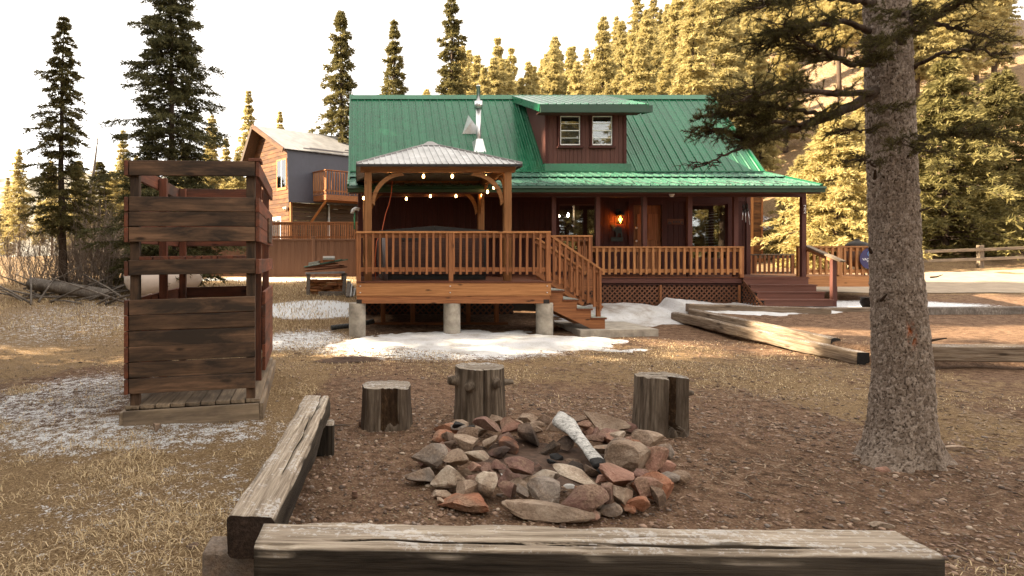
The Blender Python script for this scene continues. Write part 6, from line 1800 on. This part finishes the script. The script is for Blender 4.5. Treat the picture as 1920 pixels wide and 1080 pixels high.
# limbs: pixel columns and rows of their path with depth, radius at root, foliage amount
def HB_(px, py, y): return np.array([PX(px, y), y, PZ(py, y)])
rsb = np.random.default_rng(5)
LIMBS = [
 ([(1640, 170, 4.95), (1590, 205, 4.8), (1540, 222, 4.7), (1480, 245, 4.6), (1430, 262, 4.55), (1385, 256, 4.5), (1345, 246, 4.5), (1315, 240, 4.5)], .040, 1.0, 46),
 ([(1640, 172, 4.9), (1590, 178, 4.6), (1530, 170, 4.4), (1470, 165, 4.3), (1425, 172, 4.25), (1385, 190, 4.25)], .024, .9, 32),
 ([(1550, 215, 4.7), (1480, 205, 4.55), (1410, 190, 4.5), (1350, 185, 4.5)], .014, 1.0, 30),
 ([(1500, 238, 4.62), (1440, 225, 4.5), (1370, 212, 4.45), (1310, 218, 4.4)], .014, 1.1, 34),
 ([(1440, 258, 4.55), (1410, 272, 4.5), (1370, 285, 4.45), (1330, 300, 4.4), (1300, 318, 4.4)], .010, .12, 8),
 ([(1640, 120, 4.95), (1590, 120, 4.7), (1540, 95, 4.5), (1500, 75, 4.4), (1470, 45, 4.35)], .022, .9, 30),
 ([(1640, 60, 5.0), (1590, 40, 4.8), (1530, 45, 4.6), (1480, 60, 4.5), (1440, 90, 4.45)], .022, 1.0, 34),
 ([(1650, 10, 5.0), (1580, -5, 4.7), (1510, -10, 4.5), (1460, 0, 4.4), (1420, 15, 4.3)], .026, .8, 26),
 ([(1700, 70, 4.9), (1740, 40, 4.8), (1790, 10, 4.7), (1850, -20, 4.6)], .036, .8, 30),
 ([(1740, 42, 4.8), (1780, 50, 4.75), (1830, 62, 4.7), (1880, 80, 4.7)], .016, .35, 14),
 ([(1710, 260, 4.95), (1750, 255, 4.7), (1800, 248, 4.5), (1850, 255, 4.4)], .018, 1.1, 26),
 ([(1710, 130, 4.9), (1760, 100, 4.6), (1820, 92, 4.4), (1880, 105, 4.3)], .014, .5, 16),
 ([(1690, 80, 4.8), (1680, 70, 4.55), (1660, 75, 4.35), (1640, 95, 4.2)], .016, 1.0, 22),
 ([(1680, 30, 4.8), (1690, 20, 4.5), (1705, 30, 4.3), (1715, 60, 4.2)], .016, 1.0, 22),
 ([(1670, 110, 4.8), (1665, 100, 4.6), (1650, 105, 4.45), (1625, 120, 4.35)], .012, .9, 16),
 ([(1640, 250, 4.85), (1620, 246, 4.7), (1600, 245, 4.65), (1585, 248, 4.6)], .006, .5, 8),
 ([(1645, 310, 4.85), (1625, 303, 4.7), (1605, 298, 4.65)], .006, .5, 7),
 ([(1690, 270, 4.78), (1680, 262, 4.65), (1700, 270, 4.5), (1740, 285, 4.4)], .008, .8, 12),
 ([(1650, 205, 4.8), (1660, 200, 4.65), (1685, 205, 4.5)], .006, .8, 8),
 ([(1650, -150, 5.0), (1560, -140, 4.6), (1450, -110, 4.3), (1340, -80, 4.2), (1250, -55, 4.1), (1180, -45, 4.1)], .03, .8, 34),
 ([(1560, -130, 4.6), (1480, -100, 4.4), (1400, -75, 4.3), (1330, -55, 4.2)], .015, .7, 20),
]
# crown above the frame, so that the tree is whole
for k_ in range(46):
    z_ = 4.8 + 7.6 * (k_ / 46) ** .9; L_ = 2.2 * (1 - (z_ - 4.8) / 8.4) * rsb.uniform(.7, 1.15); a_ = k_ * 2.4
    x0_, y0_ = TB[0] - .1, TB[1]
    LIMBS.append(([tuple(np.array([x0_ + L_ * u * math.cos(a_), y0_ + L_ * u * math.sin(a_), z_ + L_ * (.15 * u - .45 * u * u)])) for u in (0, .4, .75, 1)], .022, 1.0, int(12 + 8 * L_), 'w'))
nO, nD, nL, nW = [], [], [], []
for li, lm in enumerate(LIMBS):
    world_pts = len(lm) == 5
    P = np.array(lm[0]) if world_pts else np.array([HB_(*q) for q in lm[0]])
    r0, fol, ntw = lm[1], lm[2], lm[3]
    u = np.linspace(0, 1, len(P)); uu = np.linspace(0, 1, 26)
    Ps = np.stack([np.interp(uu, u, P[:, k]) for k in range(3)], -1)
    for _ in range(3): Ps[1:-1] = (Ps[:-2] + 2 * Ps[1:-1] + Ps[2:]) / 4
    Ps[1:-1] += rsb.normal(size=(24, 3)) * .008
    parts = [tube_vf(Ps, r0 * (1 - .85 * uu) + .003, 7, True)]
    axis_ = Ps[-1] - Ps[0]; LL = np.linalg.norm(axis_); ax = axis_ / LL
    for t in range(int(ntw * (1 if world_pts else 1.2))):
        f = min(.995, rsb.uniform(.12, 1.0) ** .7 if not world_pts else rsb.uniform(.2, 1)); o = np.array([np.interp(f, uu, Ps[:, k]) for k in range(3)])
        sd = np.cross(ax, [0, 0, 1.0]) * rsb.choice([-1, 1]) * rsb.uniform(.4, 1.1)
        d = unit(ax * .7 + sd + np.array([0, 0, rsb.uniform(-.12, .55)]))
        L = rsb.uniform(.11, .30) * (1.15 - .5 * f) * (1.25 if r0 > .02 else .8) * (1.2 if world_pts else 1)
        k1 = np.linspace(0, 1, 6); wig = rsb.normal(size=(6, 3)) * .014; wig[0] = 0
        T = o + d * (L * k1)[:, None] + np.array([0, 0, -1.0]) * (L * .12 * k1 ** 2)[:, None] + wig
        parts.append(tube_vf(T, np.linspace(.005, .0018, 6), 4, False))
        subs = [T]
        for sidx in range(3 if world_pts else 5):
            q = rsb.uniform(.2, .95); o2 = np.array([np.interp(q, k1, T[:, k]) for k in range(3)])
            d2 = unit(d * .8 + rsb.normal(size=3) * .55); L2 = L * rsb.uniform(.25, .5)
            T2 = o2 + d2 * (L2 * np.linspace(0, 1, 4))[:, None] + np.array([0, 0, -1.0]) * (L2 * .15 * np.linspace(0, 1, 4) ** 2)[:, None]
            parts.append(tube_vf(T2, np.linspace(.003, .0012, 4), 3, False)); subs.append(T2)
        for T_s in subs:
            Ld = np.linalg.norm(T_s[-1] - T_s[0])
            nn = int((540 if not world_pts else 130) * Ld * min(1.2, fol)) + 3
            if fol < .2: nn = nn // 4
            q = rsb.uniform(.08, 1.0, nn); kk = np.linspace(0, 1, len(T_s))
            oo = np.stack([np.interp(q, kk, T_s[:, k]) for k in range(3)], -1)
            td = unit(T_s[-1] - T_s[0]); rr_ = unit(np.cross(np.tile(td, (nn, 1)), rsb.normal(size=(nn, 3))))
            nO.append(oo); nD.append(unit(rr_ * .8 + td * .75 + np.array([0, 0, .12]))); nL.append(rsb.uniform(.018, .030, nn) * (1 if not world_pts else 2.4)); nW.append(np.full(nn, .0032 if not world_pts else .012))
    Vb, Fb = join_vf(parts)
    obj('limb', mkmesh('limb', Vb, Fb, True), M['bark_far'], bt)
Vn, Fn = tris_from(np.concatenate(nO), np.concatenate(nD), np.concatenate(nL), np.concatenate(nW), rsb)
obj('needles', mkmesh('needles', Vn, Fn), M['leaf_hero'], bt)
print('hero needles', len(Fn))
for i, (px, py) in enumerate(((1640, 330), (1712, 400), (1655, 560), (1735, 640), (1690, 300), (1632, 470))):
    b0 = HB_(px, py, 4.98 - .10); dirv = np.array([(px - 1682) / 90, -.6, .25]); dirv /= np.linalg.norm(dirv)
    tube('branch_stub', [b0 - dirv * .05, b0 + dirv * .05, b0 + dirv * rsb.uniform(.08, .14)], np.array([.013, .010, .005]), M['bark_far'], bt, 6)
# broken twig stub on the trunk
tube('dead_twig', [HB_(1745, 520, 4.95), HB_(1757, 519, 4.9), HB_(1768, 515, 4.85)], np.array([.008, .006, .002]), M['bark_far'], bt, 5)

# ================================================================== SMALL GROUND COVER
rg = np.random.default_rng(31)
def icos():
    t = (1 + 5 ** .5) / 2
    v = np.array([(-1, t, 0), (1, t, 0), (-1, -t, 0), (1, -t, 0), (0, -1, t), (0, 1, t), (0, -1, -t), (0, 1, -t), (t, 0, -1), (t, 0, 1), (-t, 0, -1), (-t, 0, 1)]) / math.sqrt(1 + t * t)
    f = np.array([(0, 11, 5), (0, 5, 1), (0, 1, 7), (0, 7, 10), (0, 10, 11), (1, 5, 9), (5, 11, 4), (11, 10, 2), (10, 7, 6), (7, 1, 8), (3, 9, 4), (3, 4, 2), (3, 2, 6), (3, 6, 8), (3, 8, 9), (4, 9, 5), (2, 4, 11), (6, 2, 10), (8, 6, 7), (9, 8, 1)])
    return v, f
def pebbles(name, label, n, xr, yr, dens, smin, smax, mat):
    x = rg.uniform(*xr, n); y = rg.uniform(*yr, n) if True else 0
    k = rg.uniform(size=n) < dens(x, y); x, y = x[k], y[k]; n = len(x)
    v, f = icos(); s = smin + (smax - smin) * rg.uniform(size=n) ** 3.2
    sc = np.stack([s * rg.uniform(.8, 1.5, n), s * rg.uniform(.7, 1.1, n), s * rg.uniform(.35, .7, n)], -1)
    a = rg.uniform(0, 6.28, n); c, sn = np.cos(a), np.sin(a)
    P = v[None] * (1 + rg.uniform(-.22, .22, (n, 12, 1))) * sc[:, None]
    Q = np.stack([P[..., 0] * c[:, None] - P[..., 1] * sn[:, None], P[..., 0] * sn[:, None] + P[..., 1] * c[:, None], P[..., 2]], -1)
    Q += np.stack([x, y, G(x, y) + s * .18], -1)[:, None]
    F = (f[None] + (np.arange(n) * 12)[:, None, None]).reshape(-1, 3)
    return tag(obj(name, mkmesh(name, Q.reshape(-1, 3), F), mat), label, 'gravel', kind='stuff')
def pebmat():
    m, nt, p, out = newmat('pebbles'); k = NT(nt)
    ge = k.n('ShaderNodeNewGeometry')
    col = k.ramp(ge.outputs['Random Per Island'], [(0, (.055, .036, .026)), (.25, (.15, .090, .058)), (.45, (.24, .15, .10)), (.6, (.33, .22, .155)), (.76, (.17, .14, .12)), (.92, (.34, .235, .16)), (1, (.46, .37, .29))])
    k.l(col, p.inputs['Base Color']); p.inputs['Roughness'].default_value = .85; return m
M['peb'] = pebmat()
dd = lambda x, y: np.clip(ell(x, y, 1.9, 4.6, 3.6, 3.2, .4), 0, 1) * (x > -.55 + (y - 2.7) * .06) * np.clip(.25 + 1.0 * (fbm(x * 1.2, y * 1.2, None, 101, 3) + .35), .1, 1)
pebbles('gravel', 'pebbles and gravel scattered on the dirt round the fire pit', 20000, (-1, 5.6), (2.6, 7.4), dd, .0055, .022, M['peb'])
pebbles('gravel', 'sparse pebbles across the back of the yard', 5000, (-5, 8), (7, 12.5), lambda x, y: .5 + 0 * x, .008, .03, M['peb'])

def litter(name, label, n, xr, yr, dens, mat):
    x = rg.uniform(*xr, n); y = yr[0] + (yr[1] - yr[0]) * rg.uniform(size=n) ** 1.3
    k = rg.uniform(size=n) < dens(x, y); x, y = x[k], y[k]; n = len(x)
    L = rg.uniform(.012, .05, n) * (1 + .06 * y); w = rg.uniform(.003, .010, n); a = rg.uniform(0, 6.28, n)
    u = np.stack([np.cos(a), np.sin(a), rg.normal(size=n) * .22], -1) * L[:, None] / 2; v = np.stack([-np.sin(a), np.cos(a), rg.normal(size=n) * .3], -1) * w[:, None] / 2
    c = np.stack([x, y, G(x, y) + .007], -1)
    V = np.stack([c - u - v, c + u - v, c + u + v, c - u + v], 1).reshape(-1, 3)
    return tag(obj(name, mkmesh(name, V, np.arange(4 * n).reshape(n, 4)), mat), label, 'litter', kind='stuff')
M['chips'] = foliage('bark_chips', (.035, .020, .012), (.34, .24, .16), .0, .0)
litter('leaf_litter', 'bark chips and needles littering the dirt yard', 42000, (-1.2, 7.5), (2.5, 12), lambda x, y: np.clip(.45 + fbm(x * 1.5, y * 1.5, None, 161, 3) * 1.2, .1, 1) * (x > -.5 + (y - 2.7) * .06), M['chips'])
litter('leaf_litter', 'dark needle litter under the trees beside the tower', 16000, (-7, 0), (7, 14), lambda x, y: np.clip(.5 + fbm(x, y, None, 162, 3) * 1.2, .1, 1), M['chips'])
def blades(name, label, n, xr, yr, dens, hl, mat, w=.0035, lean=.9, ybias=1.0):
    x = rg.uniform(*xr, n); y = yr[0] + (yr[1] - yr[0]) * rg.uniform(size=n) ** ybias
    k = rg.uniform(size=n) < dens(x, y); x, y = x[k], y[k]; n = len(x)
    z = G(x, y) - .004
    L = hl * rg.uniform(.45, 1.3, n) ; a = rg.uniform(0, 6.28, n) + 1.2 * fbm(x * 2, y * 2, None, 111, 2); le = lean * rg.uniform(.4, 1.3, n)
    dx_, dy_ = np.cos(a), np.sin(a)
    p0 = np.stack([x, y, z], -1); hd = np.stack([dx_, dy_, 0 * x], -1); up = np.array([0, 0, 1.0])
    p1 = p0 + hd * (L * .35 * np.sin(le))[:, None] + up * (L * .5 * np.cos(le * .7))[:, None]
    p2 = p1 + hd * (L * .55 * np.sin(np.minimum(le * 1.5, 1.5)))[:, None] + up * (L * .42 * np.cos(np.minimum(le * 1.6, 1.75)))[:, None]
    sd = np.stack([-dy_, dx_, 0 * x], -1) * (w * rg.uniform(.6, 1.4, n) * (1 + .12 * y))[:, None] / 2
    V = np.stack([p0 - sd, p0 + sd, p1 + sd * .8, p1 - sd * .8, p2], 1).reshape(-1, 3)
    b = (np.arange(n) * 5)[:, None]
    F = np.concatenate([b + np.array([0, 1, 2]), b + np.array([0, 2, 3]), b + np.array([3, 2, 4])])
    return tag(obj(name, mkmesh(name, V, F), mat), label, 'grass', kind='stuff')
gl = lambda x, y: sst(-.68 + (y - 2.7) * .065 - x, -.02, .3) * np.clip(.42 + 1.9 * fbm(x * 1.6, y * 1.6, None, 121, 3) - .55 * sst(y, 4.6, 6.0), .05, 1) * (1 - ell(x, y, -1.9, 7.5, .9, 1.5, .15))
blades('dry_grass', 'pale dry grass beside the split bench', 150000, (-4.6, -.3), (1.9, 8.5), gl, .08, M['straw'], lean=1.75, ybias=1.35)
gm_ = lambda x, y: np.clip(.6 * np.maximum.reduce([ell(x, y, 3.6, 9.6, 3.6, 2.6, .45), .9 * ell(x, y, 6.4, 8.2, 2.3, 1.8, .5), .8 * ell(x, y, -1.4, 10.5, 2.2, 2.8, .5)]) * (.5 + 2.2 * fbm(x * .9, y * .9, None, 131, 3)), 0, 1)
blades('short_grass', 'short dry grass across the middle of the yard', 110000, (-5, 8.2), (6.6, 13.5), gm_, .05, M['straw'], w=.004, lean=1.4)
gf_ = lambda x, y: ell(x, y, 4.1, 2.7, 1.2, .9, .4) * np.clip(.5 + fbm(x * 2, y * 2, None, 141, 3), 0, 1)
blades('dry_grass', 'dry grass tuft past the end of the front bench', 12000, (2.4, 5.6), (1.9, 3.7), gf_, .07, M['straw'], lean=1.5)
gb_ = lambda x, y: np.clip(.5 + fbm(x * .6, y * .6, None, 151, 3), 0, 1)
blades('rough_grass', 'rough dry grass by the brush behind the tower', 50000, (-13, 0), (13, 26), gb_, .12, M['straw'], w=.004)

# brush, dead branches and fallen log at the wood's edge
def brush(name, label, x, y, n, h, spread, seed, mat):
    rs = np.random.default_rng(seed); parts = []
    for i in range(n):
        a = rs.uniform(0, 6.28); r = spread * math.sqrt(rs.uniform()); ox, oy = x + r * math.cos(a), y + r * math.sin(a)
        L = h * rs.uniform(.5, 1.1); d = np.array([rs.normal() * .3, rs.normal() * .3, 1.0]); d /= np.linalg.norm(d)
        k1 = np.linspace(0, 1, 6); P = np.array([ox, oy, g(ox, oy) - .03]) + d * (L * k1)[:, None] + np.cumsum(rs.normal(size=(6, 3)) * .03 * L, 0)
        parts.append(tube_vf(P, np.linspace(.012, .003, 6), 4, False))
        for j in range(5):
            q = rs.uniform(.25, .95); o = np.array([np.interp(q, k1, P[:, k]) for k in range(3)]); d2 = unit(d + rs.normal(size=3) * .7); L2 = L * rs.uniform(.2, .45)
            parts.append(tube_vf(o + d2 * (L2 * np.linspace(0, 1, 4))[:, None] + np.cumsum(rs.normal(size=(4, 3)) * .02, 0), np.linspace(.006, .002, 4), 3, False))
    V, F = join_vf(parts); c = np.array([x, y, g(x, y)])
    return tag(obj(name, mkmesh(name, V - c, F), mat, None, Matrix.Translation(c)), label, 'shrub', 'leafless shrubs at the yard edge')
BR = [(200, 20.6, 3.0, 'tall leafless shrub close against the tower corner'), (165, 21.2, 2.8, 'dense leafless shrub above the fallen log'), (140, 20.4, 2.2, 'low leafless shrub at the root end of the fallen log'), (228, 21.6, 3.1, 'tall leafless shrub half hidden by the tower'), (182, 22.4, 3.4, 'tallest leafless shrub under the leaning dead trunk'), (112, 21.5, 2.4, 'leafless shrub beside the slim dark spruce'), (180, 24, 2.4, 'leafless grey shrub right behind the fallen log'), (215, 23, 2.6, 'leafless shrub touching the tower corner behind'), (150, 25, 2.2, 'leafless shrub under the dark edge spruce'), (235, 27, 2.2, 'leafless shrub behind the tower posts'), (205, 29, 2.8, 'tall leafless shrub under the feathery spruce'), (135, 29, 2.6, 'leafless shrub beneath the leaning dead trunk'), (250, 30, 2.2, 'leafless shrub at the end of the plank fence'), (60, 24, 2.3, 'leafless shrub at the outer yard edge'), (20, 26, 2.4, 'outermost leafless shrub of the yard edge')]
for i, (px, Y, h, lb) in enumerate(BR): brush('bare_shrub', lb, PX(px, Y), Y, 48, h, 1.1, 700 + i, M['twig'])
def deadlog(label, pts, rads, seed, mat='bark_grey', name='fallen_log'):
    me, c = log_mesh(pts, rads, seed, 18, 24, M[mat]); me.polygons.foreach_set('material_index', np.zeros(len(me.polygons), np.int32))
    return tag(obj(name, me, None, None, Matrix.Translation(c)), label, 'log')
ly = 19.0; lz = g(-8.5, ly)
deadlog('thick fallen log at the edge of the brush behind the tower', [(PX(60, 19.6), 19.6, lz + .42), (PX(210, 18.6), 18.6, lz + .12)], [.24, .22], 3)
rs_ = np.random.default_rng(77)
for i in range(60):
    px = rs_.uniform(40, 250); Y = rs_.uniform(17.2, 22); X = PX(px, Y); L = rs_.uniform(.9, 2.6); a = rs_.uniform(-.9, .9) + (0 if i % 2 else 2.4); tl_ = rs_.uniform(0, .45)
    z = g(X, Y)
    tag(tube('dead_branch', [(X, Y, z + .03), (X + L * .5 * math.cos(a), Y + L * .5 * math.sin(a) * .6, z + L * .5 * tl_ + .06), (X + L * math.cos(a), Y + L * math.sin(a) * .6, z + L * tl_ + .03)], np.array([.035, .028, .012]), M['bark_grey'], None, 6), 'bleached dead branch in the brush pile behind the tower', 'branch', 'dead branches of the brush pile')
sn = thing('dead_snag', 'thin leaning dead tree trunk rising from the brush', 'tree', (PX(150, 26), 26, g(PX(150, 26), 26)))
tube('trunk', [(PX(148, 26), 26, .4), (PX(162, 26), 26, PZ(390, 26)), (PX(176, 26), 26, PZ(320, 26)), (PX(184, 26), 26, PZ(255, 26))], np.array([.11, .09, .06, .02]), M['bark_grey'], sn, 8)
for i in range(14):
    f = rs_.uniform(.45, 1); px = np.interp(f, [0, .5, 1], [150, 165, 184]); py = np.interp(f, [0, .5, 1], [430, 340, 255])
    b = HB_(px, py, 26); tube('twig', [b, b + np.array([rs_.uniform(-.5, .7), 0, rs_.uniform(-.3, .2)])], np.array([.012, .004]), M['bark_grey'], sn, 4)
# pine cones and sticks
for i, (px, py, lb) in enumerate(((665, 938, 'brown pine cone on the gravel beside the split bench'), (676, 797, 'brown pine cone at the foot of the low stump'))):
    Y = EYE * FPX / (py - 483); X = PX(px, Y)
    c = thing('pine_cone', lb, 'pine cone', (X, Y, g(X, Y)))
    for k_ in range(5):
        lathe('scale_ring', [(.004, 0), (.024 - .003 * abs(k_ - 2), .004), (.018, .010), (.006, .012)], M['rust'], c, (X, Y, g(X, Y) + .004 + k_ * .009), 9, False)
for i, (px, py, dx_, dy_, lb) in enumerate(((1410, 935, -.03, .12, 'thin pale stick on the gravel near the ring'), (625, 797, .16, .01, 'short stick by the end of the split bench'))):
    Y = EYE * FPX / (py - 483); X = PX(px, Y)
    tag(tube('stick', [(X, Y, g(X, Y) + .012), (X + dx_ * .5 + .01, Y + dy_ * .5, g(X, Y) + .02), (X + dx_, Y + dy_, g(X + dx_, Y + dy_) + .012)], np.array([.007, .006, .004]), M['bark_grey'], None, 5), lb, 'stick')
